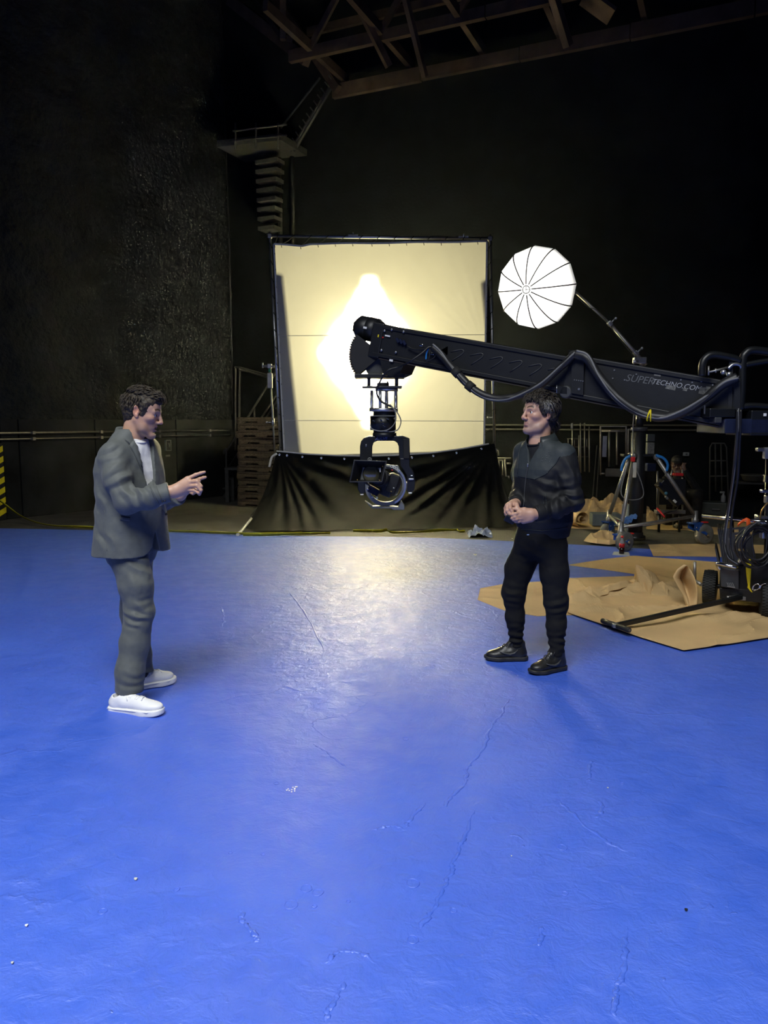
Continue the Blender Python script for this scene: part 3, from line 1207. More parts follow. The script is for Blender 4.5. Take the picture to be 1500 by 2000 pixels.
# caution tape along the edge of the blue floor
M['tape'] = mat('yellow_caution_tape', (0.62, 0.55, 0.02), 0.45, 0, 0.08)
def ribbon(name, pix, w, material, lab, cat, zz=0.012, parent=None, tw=0.0):
    pp = bez([P(e[0], e[1], e[3]) if len(e) > 3 else G(e[0], e[1], zz) + Vector((0, 0, e[2])) for e in pix], 8)
    a = np.zeros((len(pp), 2, 3))
    for i, p in enumerate(pp):
        t = (pp[min(i + 1, len(pp) - 1)] - pp[max(i - 1, 0)]).normalized()
        s = t.cross(Vector((0, 0, 1))).normalized()
        an = tw + 0.5 * vnoise(i * .23, 0.7, 0.2)
        d = s * math.cos(an) + Vector((0, 0, 1)) * abs(math.sin(an))
        a[i, 0], a[i, 1] = p, p + d * w
    q = MB()
    q.grid(a, thick=(0, 0, .0015))
    o = q.build(name, material, parent)
    return tag(o, lab, cat) if parent is None else o


def tape_marks(root, pix, lo, hi, step):
    pass


ribbon('caution_tape', [(-14, 970, 0, 12.1), (0, 980, 0, 12.15), (40, 1009, 0, 12.2), (80, 1024, 0), (130, 1030, 0), (250, 1035, 0), (340, 1039, 0), (440, 1043, 0), (520, 1044, 0), (590, 1043, .0)], .045, 'tape',
       'yellow caution tape trailing from the striped guard strip along the blue floor', 'tape', tw=.9)
ribbon('caution_tape', [(690, 1039, .0), (740, 1040, 0), (756, 1039, .01), (770, 1042, 0), (830, 1040, 0), (890, 1038, .01), (898, 1040, 0), (908, 1040, 0)], .05, 'tape',
       'crumpled piece of yellow caution tape at the foot of the black skirt', 'tape', tw=.9)
ribbon('caution_tape', [(475, 1047, .0), (520, 1047, 0), (560, 1046, 0), (600, 1044, .0), (645, 1043, 0)], .05, 'tape',
       'loose yellow caution tape end with black print under the skirt corner', 'tape', tw=.9)

# crumpled rags and scraps
def rag(name, px, py, wpx, hh, material, lab, cat, seed, asp=.7, n=26):
    c = G(px, py)
    R = wpx * c.y / 1500 / 2
    a = np.zeros((n, n, 3))
    for i in range(n):
        for j in range(n):
            u, v = i / (n - 1) * 2 - 1, j / (n - 1) * 2 - 1
            x = u + .25 * fbm(u * 1.6, v * 1.6, seed, 2)
            y = v + .25 * fbm(u * 1.6, v * 1.6, seed + 5, 2)
            h = hh * max(0.02, (1 - (u * u + v * v) * .55)) * (0.35 + abs(fbm(u * 2.6, v * 2.6, seed + 9, 3)))
            a[i, j] = (c.x + x * R, c.y + R * asp * 2 * .8 + y * R * asp * 1.6, max(.004, h))
    q = MB()
    q.grid(a, thick=(0, 0, -.003))
    return tag(q.build(name, material), lab, cat)


M['rag_blue'] = mat('pale_blue_terry', (0.42, 0.48, 0.62), 0.9, 0, 0.2, scale=30, bump=.4, bscale=200)
M['kraft'] = mat('kraft_paper', (0.60, 0.41, 0.19), 0.75, 0, 0.10, scale=2.5, bump=.12, bscale=9)
rag('cleaning_rag', 938, 1050, 46, .13, 'rag_blue', 'pale blue crumpled rag on the concrete beside the black skirt', 'rag', 3.1)
rag('paper_scrap', 954, 1028, 24, .13, 'kraft', 'small crumpled kraft paper scrap against the black skirt', 'paper scrap', 8.1)
# ============================================================ camera crane
ZC = 7.0
ARM_A, ARM_B = P(742, 666, ZC), P(1428, 791, 5.65)
AD = (ARM_B - ARM_A).normalized()
AN = AD.cross(Vector((0, 0, 1))).normalized()
if AN.y > 0:
    AN = -AN
AU = AN.cross(AD).normalized()
if AU.z < 0:
    AU = -AU
AR = Matrix((AD, AU, AN)).transposed()      # columns: along, up, towards camera


def arm_s(px):
    """distance along the arm axis where the axis crosses a pixel column"""
    lo, hi = -1.0, 6.0
    c, s = math.cos(PITCH), math.sin(PITCH)
    for _ in range(40):
        mid = (lo + hi) / 2
        p = ARM_A + AD * mid
        x = 750 + F_PX * p.x / (p.y * c - (p.z - CAM[2]) * s)
        if x < px:
            lo = mid
        else:
            hi = mid
    return lo


def on_arm(px, py, off=0.0):
    return on_plane(px, py, ARM_A + AN * (0.14 + off), AN)


crane_foot = Vector((3.45, 5.55, 0))
cr = thing('camera_crane', 'black telescopic camera crane arm reaching in front of the glowing cloth', 'camera crane', crane_foot)
s1, s2 = arm_s(1120), arm_s(1440)


def arm_section(a, bb, w, h, nm, ch=0.03, par=None):
    """octagon-edged box beam"""
    q = MB()
    pr = [(-w / 2 + ch, -h / 2), (w / 2 - ch, -h / 2), (w / 2, -h / 2 + ch), (w / 2, h / 2 - ch), (w / 2 - ch, h / 2), (-w / 2 + ch, h / 2), (-w / 2, h / 2 - ch), (-w / 2, -h / 2 + ch)]
    q.prism([ARM_A + AD * a + AN * x + AU * y for x, y in pr], AD * (bb - a))
    return q.build(nm, 'crane_black', par or cr)


inner = arm_section(0.0, s1 + .2, 0.26, 0.285, 'inner_section')
outer = arm_section(s1 - .02, s2, 0.30, 0.325, 'outer_section', .02)
# raised rim rails top and bottom along both sections
for a, bb, w, h, pr in ((0.02, s1 - .05, .26, .285, inner), (s1, s2 - .02, .30, .325, outer)):
    for sg in (1, -1):
        q = MB()
        c0 = ARM_A + AN * (w / 2 + .004) + AU * (sg * (h / 2 - .022))
        q.bar(c0 + AD * a, c0 + AD * bb, .018, .030, AU, .003)
        q.build('side_rail', 'crane_black', pr)
    q = MB()
    c0 = ARM_A - AU * (h / 2 + .006)
    q.bar(c0 + AD * a, c0 + AD * bb, w * .96, .012, AU)
    q.build('underside_plate', 'crane_under_lit', pr)
# pressed bracing pattern on the inner section
for k in range(6):
    x = 880 + 38 * k
    q = MB()
    yo = (x - 880) * 0.185
    q.tube(bez([on_arm(x, 687 + yo, -.008), on_arm(x + 22, 683 + yo, -.008), on_arm(x + 24, 690 + yo, -.008), on_arm(x + 2, 705 + yo, -.008)], 3), .005, 6)
    q.build('pressed_rib', 'dark_grey', inner)
q = MB()
q.prism([on_arm(853, 684, .05), on_arm(869, 675, .05), on_arm(869, 690, .05), on_arm(866, 697, .05)], AN * -.14)
carve(inner, [q])
# end plate
q = MB()
q.box(ARM_A + AD * .035, (.11, .30, .285), AR, .008)
q.build('nose_plate', 'crane_black', cr)
for px, py in ((751, 646), (745, 684), (773, 688), (765, 644), (788, 648)):
    q = MB()
    c = on_arm(px, py, .002)
    q.lathe(c, AN, [(0, .011), (.006, .011), (.008, .006)], 10)
    q.build('bolt', 'steel', cr)
# wedge plate under the nose
q = MB()
q.prism([on_arm(741, 697, -.02), on_arm(790, 709, -.02), on_arm(781, 729, -.02), on_arm(766, 736, -.02), on_arm(748, 730, -.02)], -AN * .24)
q.build('nose_wedge', 'crane_black', cr)
# levelling motor
mc = ARM_A - AD * .0 + AU * .085
q = MB()
q.lathe(mc, -AD, [(0, .085), (.03, .085), (.035, .105), (.12, .108), (.125, .104), (.13, .108), (.215, .108), (.245, .085), (.25, .05), (.262, .045), (.275, .045), (.285, .03)], 28)
mo = q.build('levelling_motor', 'crane_black', cr)
for k in range(3):
    q = MB()
    a = k * 2.1
    x, y, d = frame_from(-AD)
    q.ball(mc - AD * .268 + (x * math.cos(a) + y * math.sin(a)) * .035, .020, 10, 6)
    q.build('knob_lobe', 'crane_black', mo)
q = MB()
q.box(on_plane(713, 640, mc + AN * .109, AN), (.035, .018, .004), AR)
tag(q.build('sticker', 'white', mo), 'small white label')
# labels, plugs on the side
for (x, y, w, h, m_) in ((764, 704, .034, .018, 'white'), (757, 656, .05, .012, 'white'), (748, 659, .012, .010, 'red'), (739, 656, .010, .022, 'yellow')):
    q = MB()
    q.box(on_arm(x, y, .004), (w, h, .004), AR)
    q.build('sticker', m_, cr)
M['plug_blue'] = mat('dark_blue_plug', (0.010, 0.015, 0.042), .75, spec=.15)
for k in range(3):
    q = MB()
    c = on_arm(777 + 6.5 * k, 665 + 2.2 * k, .015)
    q.box(c, (.022, .045, .022), AR @ Matrix.Rotation(.7, 3, 'Z'), .004)
    q.build('plug', 'plug_blue', cr)
for (x, y) in ((823, 674), (853, 687), (845, 691)):
    q = MB()
    q.box(on_arm(x, y, .03), (.03, .018, .02), AR, .004)
    q.build('connector', 'chrome', cr)
# bellows: stack of pleats fanned round the levelling pivot
piv = P(748, 694, ZC)
Xc, Zc = Vector((1, 0, 0)), Vector((0, 0, 1))
px2m = ZC / 1500


def fan(a0, a1, r0, r1, nple, nm):
    q = MB()
    for k in range(nple):
        t0, t1 = a0 + (a1 - a0) * k / nple, a0 + (a1 - a0) * (k + 1) / nple
        tm = (t0 + t1) / 2
        loop = [(t0, r0), (t0, r1 * .90), (tm, r1), (t1, r1 * .90), (t1, r0)]
        q.prism([piv + (Xc * math.cos(t) + Zc * math.sin(t)) * r * px2m + Vector((0, -.10, 0)) for t, r in loop], (0, .20, 0))
    return q.build(nm, 'black_matte', cr)


fan(math.radians(143), math.radians(219), 14, 66, 18, 'bellows')
fan(math.radians(-48), math.radians(-22), 20, 55, 8, 'bellows')
q = MB()
q.prism([P(727, 682, ZC - .06), P(742, 690, ZC - .06), P(750, 728, ZC - .06), P(720, 734, ZC - .06), P(713, 720, ZC - .06)], (0, .12, 0))
q.build('pivot_cheek', 'dark_grey', cr)
q = MB()
q.prism([P(781, 722, ZC - .06), P(788, 716, ZC - .06), P(791, 736, ZC - .06), P(774, 738, ZC - .06)], (0, .12, 0))
q.build('pivot_cheek', 'dark_grey', cr)
q = MB()
q.box(P(741.5, 735.5, ZC), (96 * px2m, .26, .032), bev=.004)
q.build('levelling_plate', 'crane_black', cr)
q = MB()
q.torus(P(755, 731, ZC - .13), (0, 1, 0), .012, .005, 16, 8)
q.build('shackle', 'brass', cr)
q = MB()
q.cyl(P(764, 728, ZC - .13), P(772, 729, ZC - .13), .008, 10)
q.build('valve', 'chrome', cr)

# cable supports on the arm
br = MB()
br.prism([on_arm(1118, 694, .02), on_arm(1142, 698, .02), on_arm(1140, 772, .02), on_arm(1117, 768, .02)], AN * .02)
bk = br.build('cable_bracket', 'crane_black', cr)
for k in range(5):
    q = MB()
    q.lathe(on_arm(1122 + 4.2 * k, 742 + .6 * k, .04), AN, [(0, .005), (.004, .005)], 8)
    q.build('bolt', 'steel', bk)
q = MB()
q.lathe(on_arm(1131, 760, .04), AN, [(0, .009), (.006, .009)], 8)
q.build('bolt', 'steel', bk)
q = MB()
c = on_arm(1106, 766, .0)
q.lathe(c, AN, [(-.04, .04), (-.03, .05), (.02, .05), (.03, .04)], 18)
q.build('roller', 'dark_grey', bk)
q = MB()
q.prism([on_arm(1087, 753, .02), on_arm(1108, 756, .02), on_arm(1108, 770, .02), on_arm(1087, 768, .02)], AN * .01)
q.build('roller_plate', 'black_metal', bk)
q = MB()
q.tube([on_arm(1087.5, 752, .032), on_arm(1087.5, 768, .032)], .0022, 6)
q.build('edge_strip', 'steel', bk)
q = MB()
q.ball(on_arm(1124, 692, .05), .04, 12, 8, (1.4, 1, .8))
q.build('cable_saddle', 'rubber', bk)
q = MB()
q.cyl(on_arm(1111, 686, .03), on_arm(1140, 689, .03), .012, 8)
q.build('saddle_bar', 'black_metal', bk)
# lettering on the outer section (two greys as the arm shows them)
M['letter_dim'] = mat('dim_grey_lettering', (0.11, 0.115, 0.12), .5)
M['letter_grey'] = mat('grey_lettering', (0.36, 0.37, 0.38), .5)
cr_face = ARM_A + AN * .152


def lettering(nm, body, p0, p1, size_guess, material):
    a, c = on_plane(*p0, cr_face, AN), on_plane(*p1, cr_face, AN)
    d = (c - a).normalized()
    R3 = Matrix((d, AN.cross(d).normalized(), AN)).transposed()
    o = text_obj(nm, body, a, R3, size_guess, material, cr, .001, .22, bold=0.0)
    vs = np.array([v.co for v in o.data.vertices]) + np.array(world_loc(cr))
    al = (vs - np.array(a)) @ np.array(d)
    k = (c - a).length / (al.max() - al.min())
    for v in o.data.vertices:
        w = (v.co + world_loc(cr) - a)
        v.co = a + w * k - d * (al.min() * k) - world_loc(cr)
    return o


tag(lettering('lettering', 'SUPER', (1223, 738), (1277, 745.5), .09, 'letter_dim'), 'dim grey slanted capital letters')
tag(lettering('lettering', 'TECHNO.COM', (1275, 745), (1370, 760), .09, 'letter_grey'), 'grey slanted capital letters')
M['residue'] = mat('sticker_residue', (0.13, 0.13, 0.12), .7, 0, .5, scale=60)
for (x, y, w, h) in ((1310, 757, .07, .03), (1372, 763, .045, .05), (1338, 761, .03, .02), (1284, 733, .05, .012), (1382, 761, .03, .045)):
    q = MB()
    q.box(on_plane(x, y, cr_face, AN), (w, h, .0015), AR)
    q.build('sticker_residue', 'residue', outer)
for (x, y) in ((1200, 723), (1197, 739), (1220, 742), (1243, 731), (1330, 742), (1352, 747), (1300, 752), (1370, 745), (1392, 752)):
    q = MB()
    q.lathe(on_plane(x, y, cr_face, AN), AN, [(0, .006), (.004, .006)], 8)
    q.build('bolt', 'steel', outer)

# head end of the tail: plates, guard tubes, counter box, column
q = MB()
q.prism([on_arm(1424, 706, .03), on_arm(1432, 706, .03), on_arm(1429, 826, .03), on_arm(1421, 826, .03)], AN * -.30)
q.build('end_frame', 'crane_black', cr)
q = MB()
q.prism([on_arm(1434, 735, .05), on_arm(1446, 735, .05), on_arm(1446, 800, .05), on_arm(1434, 800, .05)], AN * -.36)
q.build('end_frame', 'black_metal', cr)


def A2(px, py, z):
    return P(px, py, z)


for pts_, r in (([(1371, 734), (1372, 712), (1380, 698), (1395, 693), (1430, 699), (1445, 705)], .026),
                ([(1446, 800), (1449, 760), (1451, 705), (1457, 690), (1470, 684), (1500, 687), (1540, 693)], .028),
                ([(1452, 713), (1500, 705), (1545, 700)], .02),
                ([(1436, 795), (1470, 793), (1500, 795), (1545, 800)], .024)):
    q = MB()
    q.tube(bez([P(x, y, 5.5) for x, y in pts_], 8), r, 12)
    q.build('guard_tube', 'black_metal', cr)
for pts_ in ([(1384, 715), (1384, 733)], [(1384, 727), (1420, 718)], [(1398, 720), (1398, 728)]):
    q = MB()
    q.tube([P(x, y, 5.52) for x, y in pts_], .007, 8)
    q.build('rail_rod', 'dull_steel', cr)
q = MB()
q.tube(bez([P(1422, 720, 5.48), P(1432, 712, 5.48), P(1444, 713, 5.48), P(1447, 722, 5.5)], 6), .012, 8)
q.build('grab_loop', 'steel', cr)
for (x, y) in ((1413, 727), (1424, 731)):
    q = MB()
    q.ball(P(x, y, 5.5), .02, 10, 8)
    q.build('clamp_knob', 'steel', cr)
for (x0, y0, x1, y1, nm, m_, dp) in ((1375, 798, 1424, 815, 'carriage_plate', 'black_metal', .22), (1385, 815, 1398, 826, 'carriage_foot', 'dark_grey', .1), (1405, 818, 1560, 846, 'counter_box', 'plug_blue', .5), (1455, 802, 1660, 850, 'counter_box', 'black_metal', .4)):
    q = MB()
    a, c = P(x0, y0, 5.55), P(x1, y1, 5.55)
    q.box(((a.x + c.x) / 2, 5.55 + dp / 2 - .1, (a.z + c.z) / 2), (c.x - a.x, dp, a.z - c.z), bev=.006)
    q.build(nm, m_, cr)
q = MB()
a = P(1376, 800, 5.44)
q.box(a, (.006, .01, .06))
q.build('edge_strip', 'steel', cr)
q = MB()
a = P(1494, 810, 5.44)
q.box(a, (.02, .004, .02))
q.build('sticker', 'white', cr)
q = MB()
q.lathe(crane_foot, (0, 0, 1), [(0, .32), (.06, .32), (.08, .2), (.2, .16), (1.45, .14), (1.45, .25), (1.6, .25)], 24)
q.build('column', 'black_metal', cr)

# ---- cable looms hung along the crane
def loom(lab, pix, r, grp=None, n=10, mt='cable', strands=True):
    t = thing('cable_loom', lab, 'cable', pix[0])
    pp = bez(pix, n)
    q = MB()
    q.tube(pp, [r * (1 + .12 * vnoise(i * .31, r * 99, 1)) for i in range(len(pp))], 12)
    q.build('sleeve', mt, t)
    if strands:
        for k in range(2):
            q = MB()
            q.tube([p + Vector((.2 * r * math.sin(i * .2 + k * 2), -r * .85 + .1 * r * k, r * (.7 - .9 * k) * math.cos(i * .09 + k))) for i, p in enumerate(pp)], r * .28, 6)
            q.build('strand', 'cable_grey' if k == 0 else 'cable', t)
    return t, pp


l1, pp = loom('thick black cable loom sagging from the crane nose to the bracket',
              [on_arm(845, 678, .05), on_arm(862, 694, .06), on_arm(885, 720, .08), on_arm(922, 758, .09), on_arm(958, 776, .09), on_arm(1000, 776, .09), on_arm(1050, 756, .09), on_arm(1090, 722, .08), on_arm(1122, 692, .07)], .030)
for t in (.28, .36):
    q = MB()
    i = int(t * len(pp))
    d = (pp[i + 1] - pp[i]).normalized()
    q.cyl(pp[i] - d * .03, pp[i] + d * .03, .040, 12)
    q.build('wrap', 'rubber', l1)
l2, pp = loom('thick black cable loom sagging under the lettering with a yellow tie',
              [on_arm(1124, 692, .07), on_arm(1146, 700, .08), on_arm(1170, 735, .09), on_arm(1205, 775, .1), on_arm(1245, 803, .1), on_arm(1290, 815, .1), on_arm(1330, 806, .1), on_arm(1375, 780, .1), on_arm(1410, 752, .1), on_arm(1440, 737, .08)], .034)
q = MB()
i = int(.50 * len(pp))
d = (pp[i + 1] - pp[i]).normalized()
q.torus(pp[i], d, .040, .006, 18, 6)
q.torus(pp[i] + d * .012, (d + Vector((.5, 0, .3))).normalized(), .040, .005, 18, 6)
q.build('yellow_tie', 'yellow', l2)
loom('black cable loop from the crane nose down to the remote head', [on_arm(850, 680, .05), on_arm(838, 678, .06), on_arm(824, 690, .10), on_arm(800, 706, .13), P(780, 716, ZC - .28), P(757, 724, ZC - .27), P(744, 742, ZC - .2), P(736, 762, ZC - .15), P(738, 775, ZC - .13), P(746, 785, ZC - .13), P(766, 795, ZC - .13)], .009, strands=False)
loom('thin grey cable looping beside the black drum', [P(766, 795, ZC - .15), P(776, 806, ZC - .2), P(783, 822, ZC - .2), P(778, 838, ZC - .2), P(766, 843, ZC - .2), P(750, 842, ZC - .2)], .005, strands=False, mt='cable_grey')
loom('thin pale cable ring hanging on the black drum', [P(762, 790, ZC - .15), P(772, 804, ZC - .2), P(772, 824, ZC - .22), P(760, 838, ZC - .22), P(744, 842, ZC - .22), P(727, 838, ZC - .2), P(723, 830, ZC - .17)], .005, strands=False, mt='cable_grey')
loom('short black cable looping under the crane nose plug', [on_arm(838, 677, .05), on_arm(833, 690, .06), on_arm(832, 702, .06)], .006, strands=False, mt='blue_tube')
loom('black wire curving back from the plug under the arm', [on_arm(840, 677, .05), on_arm(838, 700, .06), on_arm(832, 706, .06), on_arm(848, 698, .06), on_arm(852, 684, .06)], .004, strands=False)
loom('thin black wires along the crane nose to the blue plugs', [on_arm(795, 676, .02), on_arm(808, 682, .03), on_arm(825, 682, .04), on_arm(848, 679, .05)], .007, strands=False)
loom('pair of black cables dropping from the crane to the pull cart', [P(1441, 800, 5.37), P(1440, 850, 5.38), P(1434, 920, 5.5), P(1424, 990, 5.7), P(1415, 1050, 5.75), P(1420, 1085, 5.72), P(1440, 1103, 5.7)], .012)
loom('single black cable dropping beside the cable pair from the crane', [P(1447, 800, 5.38), P(1445, 850, 5.40), P(1441, 930, 5.55), P(1430, 1000, 5.72), P(1426, 1060, 5.78), P(1432, 1095, 5.75)], .009, strands=False)

# ============================================================ remote head
rh = thing('remote_head', 'black remote camera head with steel rods hanging from the crane nose', 'camera head', P(750, 990, ZC))


def cylpx(x, y0, y1, rpx, nm, mt, dz=0.0, seg=28, par=None):
    q = MB()
    a, c = P(x, y0, ZC + dz), P(x, y1, ZC + dz)
    c.x = a.x
    q.cyl(a, c, rpx * px2m, seg)
    return q.build(nm, mt, par or rh)


for x in (720.5, 774.5):
    cylpx(x, 736, 757, 3.6, 'post', 'dull_steel')
q = MB()
q.box(P(746, 756.5, ZC), (76 * px2m, .24, .016), bev=.003)
q.build('mount_plate', 'dark_grey', rh)
cylpx(748, 748, 754, 12, 'lock_ring', 'dark_grey')
cylpx(757, 745, 749, 2, 'lock_pin', 'dark_grey')
cylpx(755, 757, 764, 22, 'top_flange', 'steel')
for x, dz in ((726, 0), (742.5, -.09), (755, .09), (773, 0)):
    cylpx(x, 762, 799, 3.3, 'rod', 'steel', dz, 12)
cylpx(749, 797, 804, 28, 'bottom_flange', 'steel')
cylpx(751, 803, 813, 22, 'neck', 'black_metal')
dr = cylpx(748, 812.5, 840, 25, 'pan_drum', 'black_metal')
q = MB()
q.box(P(748, 812.5, ZC), (50 * px2m, .24, .006))
q.build('drum_lip', 'mid_grey', dr)
for x, y in ((744, 820), (750, 832), (747, 826), (757, 818), (730, 822)):
    q = MB()
    c = P(x, y, ZC - .125)
    q.box(c, (.022, .012, .010), Matrix.Rotation(.5, 3, 'Y'), .002)
    q.build('connector', 'chrome', dr)
cylpx(750.5, 839, 846, 21, 'neck', 'black_matte')
cylpx(751, 845, 853, 23, 'yoke_boss', 'black_metal')
# yoke: inverted U with rounded shoulders; each arm a shaped plate
def slab(pts, nm, mt, dz, depth, par=None):
    q = MB()
    q.prism([P(x, y, ZC + dz) for x, y in pts], (0, depth, 0))
    o = q.build(nm, mt, par or rh)
    bv = o.modifiers.new('edge', 'BEVEL')
    bv.width = .006
    bv.segments = 2
    return o


yk = slab([(703, 900), (703, 872), (705, 862), (711, 855), (720, 852), (786, 851), (800, 856), (801, 896), (780, 896), (779, 872), (776, 865), (770, 861), (737, 861), (730, 864), (727, 872), (726, 900)], 'yoke', 'black_metal', -.06, .13)
slab([(703, 898), (726, 898), (725, 915), (716, 930), (708, 935), (704, 930)], 'yoke_arm', 'black_metal', -.06, .13)
slab([(787, 857), (800, 857), (800, 896), (788, 896)], 'motor_cover', 'black_matte', -.075, .05)
slab([(781, 895), (800, 895), (800, 910), (808, 922), (811, 940), (810, 956), (803, 964), (795, 960), (795, 930), (788, 918), (782, 910)], 'yoke_arm', 'black_metal', -.06, .13)
slab([(699, 940), (713, 940), (713, 962), (706, 966), (699, 956)], 'tilt_motor', 'black_metal', -.06, .13)
for (x, y, w, h) in ((803, 936, .045, .012), (804, 929, .018, .006), (707, 966, .03, .008), (801, 963, .03, .01)):
    q = MB()
    q.box(P(x, y, ZC - .07), (w, .02, h), bev=.002)
    q.build('edge_plate', 'steel', rh)
q = MB()
q.cyl(P(791, 944, ZC - .02), P(800, 943, ZC - .02), .014, 12)
q.build('lock_pin', 'chrome', rh)
q = MB()
q.ball(P(715, 870, ZC - .065), .007, 8, 6, (.8, .5, 1.8))
q.build('bolt', 'steel', rh)  # steel stand-in added for backlight showing through a hole in the yoke
M['letter_blue'] = mat('blue_grey_lettering', (0.10, 0.13, 0.32), .5)
R3 = Matrix((Vector((1, 0, 0)), Vector((0, 0, 1)), Vector((0, -1, 0)))).transposed()
lo = text_obj('lettering', 'ARRI', P(732, 857, ZC - .064), R3, .052, 'letter_blue', rh, .0008, .25)
tag(lo, 'blue grey slanted letters')
q = MB()
q.box(P(754, 855.2, ZC - .063), (.014, .002, .012))
q.build('logo_mark', 'letter_blue', rh)

# ============================================================ camera in the head
cm = thing('cinema_camera', 'black cinema camera with a square matte box inside the ring mount', 'camera', P(750, 992, ZC))
# roll ring: flat bottomed grey plate
ring_o, ring_i = [], []
cx, cy = 753, 948
for k in range(41):
    a = math.radians(90 + 9 * k)
    r = 41
    x, y = cx + r * math.cos(a), cy - r * math.sin(a)
    ring_o.append((x, min(y, 993)))
    ring_i.append((cx + 33 * math.cos(a), cy - 33 * math.sin(a)))
q = MB()
arr = np.zeros((41, 2, 3))
for k in range(41):
    arr[k, 0], arr[k, 1] = P(*ring_o[k], ZC - .03), P(*ring_i[k], ZC - .03)
q.grid(arr, smooth=False, thick=(0, .05, 0))
rg = q.build('roll_ring', 'mid_grey', cm)
q = MB()
arr = np.zeros((15, 2, 3))
for k in range(15):
    a = math.radians(-62 + 8 * k)
    arr[k, 0] = P(cx + 40 * math.cos(a), cy - 40 * math.sin(a), ZC - .06)
    arr[k, 1] = P(cx + 37 * math.cos(a), cy - 37 * math.sin(a), ZC - .06)
q.grid(arr, smooth=False, thick=(0, .03, 0))
q.build('ring_rim', 'steel', cm)
slab([(752, 907), (778, 909), (783, 922), (776, 922), (764, 914), (753, 912)], 'corner_plate', 'mid_grey', -.05, .03, cm)
for k, (x, y) in enumerate(((765, 911), (770, 913), (775, 916), (779, 920))):
    q = MB()
    q.torus(P(x, y, ZC - .055), (0, 1, 0), .010, .003, 12, 6)
    q.build('ring_hole', 'white', cm)
slab([(712, 978), (728, 989), (778, 990), (784, 978), (790, 988), (790, 996), (768, 996), (764, 993), (727, 993)], 'base_bracket', 'mid_grey', -.06, .1, cm)
# body turned a little to the right-hand side
Rb = Matrix.Rotation(-.30, 3, 'Z') @ Matrix.Rotation(.35, 3, 'Y')
q = MB()
q.box(P(764, 947, ZC - .02), (.115, .26, .19), Rb, .012)
body = q.build('body', 'black_metal', cm)
q = MB()
q.box(P(767, 945, ZC - .16), (.09, .03, .17), Rb, .008)
q.build('side_panel', 'black_matte', body)
for (x, y, m_) in ((769, 953, 'off_white'), (764, 960, 'brass'), (776, 938, 'dull_steel'), (760, 928, 'dull_steel'), (766, 918, 'red'), (754, 921, 'white')):
    q = MB()
    q.box(P(x, y, ZC - .185), (.012, .006, .009), Rb, .001)
    q.build('button', m_, body)
q = MB()
q.cyl(P(752, 938, ZC - .05), P(728, 924, ZC - .36), .07, 28)
q.cyl(P(747, 935, ZC - .12), P(740, 931, ZC - .21), .08, 28)
q.build('lens_barrel', 'black_matte', cm)
q = MB()
q.box(P(730, 958, ZC - .1), (.11, .12, .06), Matrix.Rotation(.5, 3, 'Y'), .008)
q.build('cable_block', 'plug_blue', cm)
for (x, y) in ((727, 970), (736, 972), (718, 955)):
    q = MB()
    q.ball(P(x, y, ZC - .17), .012, 8, 6)
    q.build('cable_plug', 'steel', cm)
# matte box: flared hood open towards the photographer
ZM = ZC - .52
outer_ = [(692, 899), (755, 901), (746, 941), (683, 941)]
inner_ = [(707, 912), (745, 913), (740, 939), (702, 938)]
q = MB()
vo = [P(x, y, ZM) for x, y in outer_]
vo2 = [P(x + (720 - x) * .06, y + (921 - y) * .08, ZM) for x, y in outer_]
vi = [P(x, y, ZM + .14) for x, y in inner_]
vb = [P(x + (720 - x) * -.03, y + (924 - y) * -.03, ZM + .15) for x, y in inner_]
vs = vo + vo2 + vi + vb
fs = []
for k in range(4):
    j = (k + 1) % 4
    fs += [(k, j, 4 + j, 4 + k), (4 + k, 4 + j, 8 + j, 8 + k), (k, 12 + k, 12 + j, j)]
fs.append((8, 9, 10, 11))
q.add(vs, fs)
mb = q.build('matte_box', 'black_matte', cm)
q = MB()
q.tube([p + Vector((0, -.002, 0)) for p in vo], .0055, 6, closed=True)
q.build('hood_rim', 'dark_grey', mb)
M['lens_glass'] = mat('amber_lens_glass', (0.10, 0.095, 0.06), .08, .0, .2, scale=9, spec=1.0, coat=.8)
q = MB()
q.prism([P(x, y, ZM + .136) for x, y in ((709, 913), (743, 914), (739, 937), (704, 937))], (0, .004, 0))
q.build('filter_tray', 'mid_grey', mb)
q = MB()
q.lathe(P(725, 925.5, ZM + .135), (.08, -1, .0), [(-.004, .071), (.004, .071), (.009, .067), (.013, .04), (.014, .005)], 32)
q.build('lens_glass', 'lens_glass', mb)
q = MB()
q.torus(P(725, 925.5, ZM + .13), (.08, -1, 0), .072, .003, 32, 6)
q.build('lens_rim', 'black_matte', mb)
for (x, y) in ((747.5, 911), (741.5, 938.5), (698, 937.5)):
    q = MB()
    q.ball(P(x, y, ZM + .06), .006, 8, 6)
    q.build('bolt', 'brass', mb)
q = MB()
q.box(P(742.5, 918, ZM + .09), (.010, .004, .036))
q.build('sticker', 'white', mb)
q = MB()
q.torus(P(722, 898, ZM + .06), (0, 1, 0), .016, .004, 14, 6)
q.build('top_clip', 'mid_grey', mb)
q = MB()
q.cyl(P(722, 901, ZM + .06), P(720, 921, ZC - .25), .02, 8)
q.cyl(P(735, 940, ZM + .12), P(745, 945, ZC), .011, 8)
q.cyl(P(710, 940, ZM + .12), P(725, 950, ZC), .011, 8)
q.build('support_rods', 'black_metal', cm)
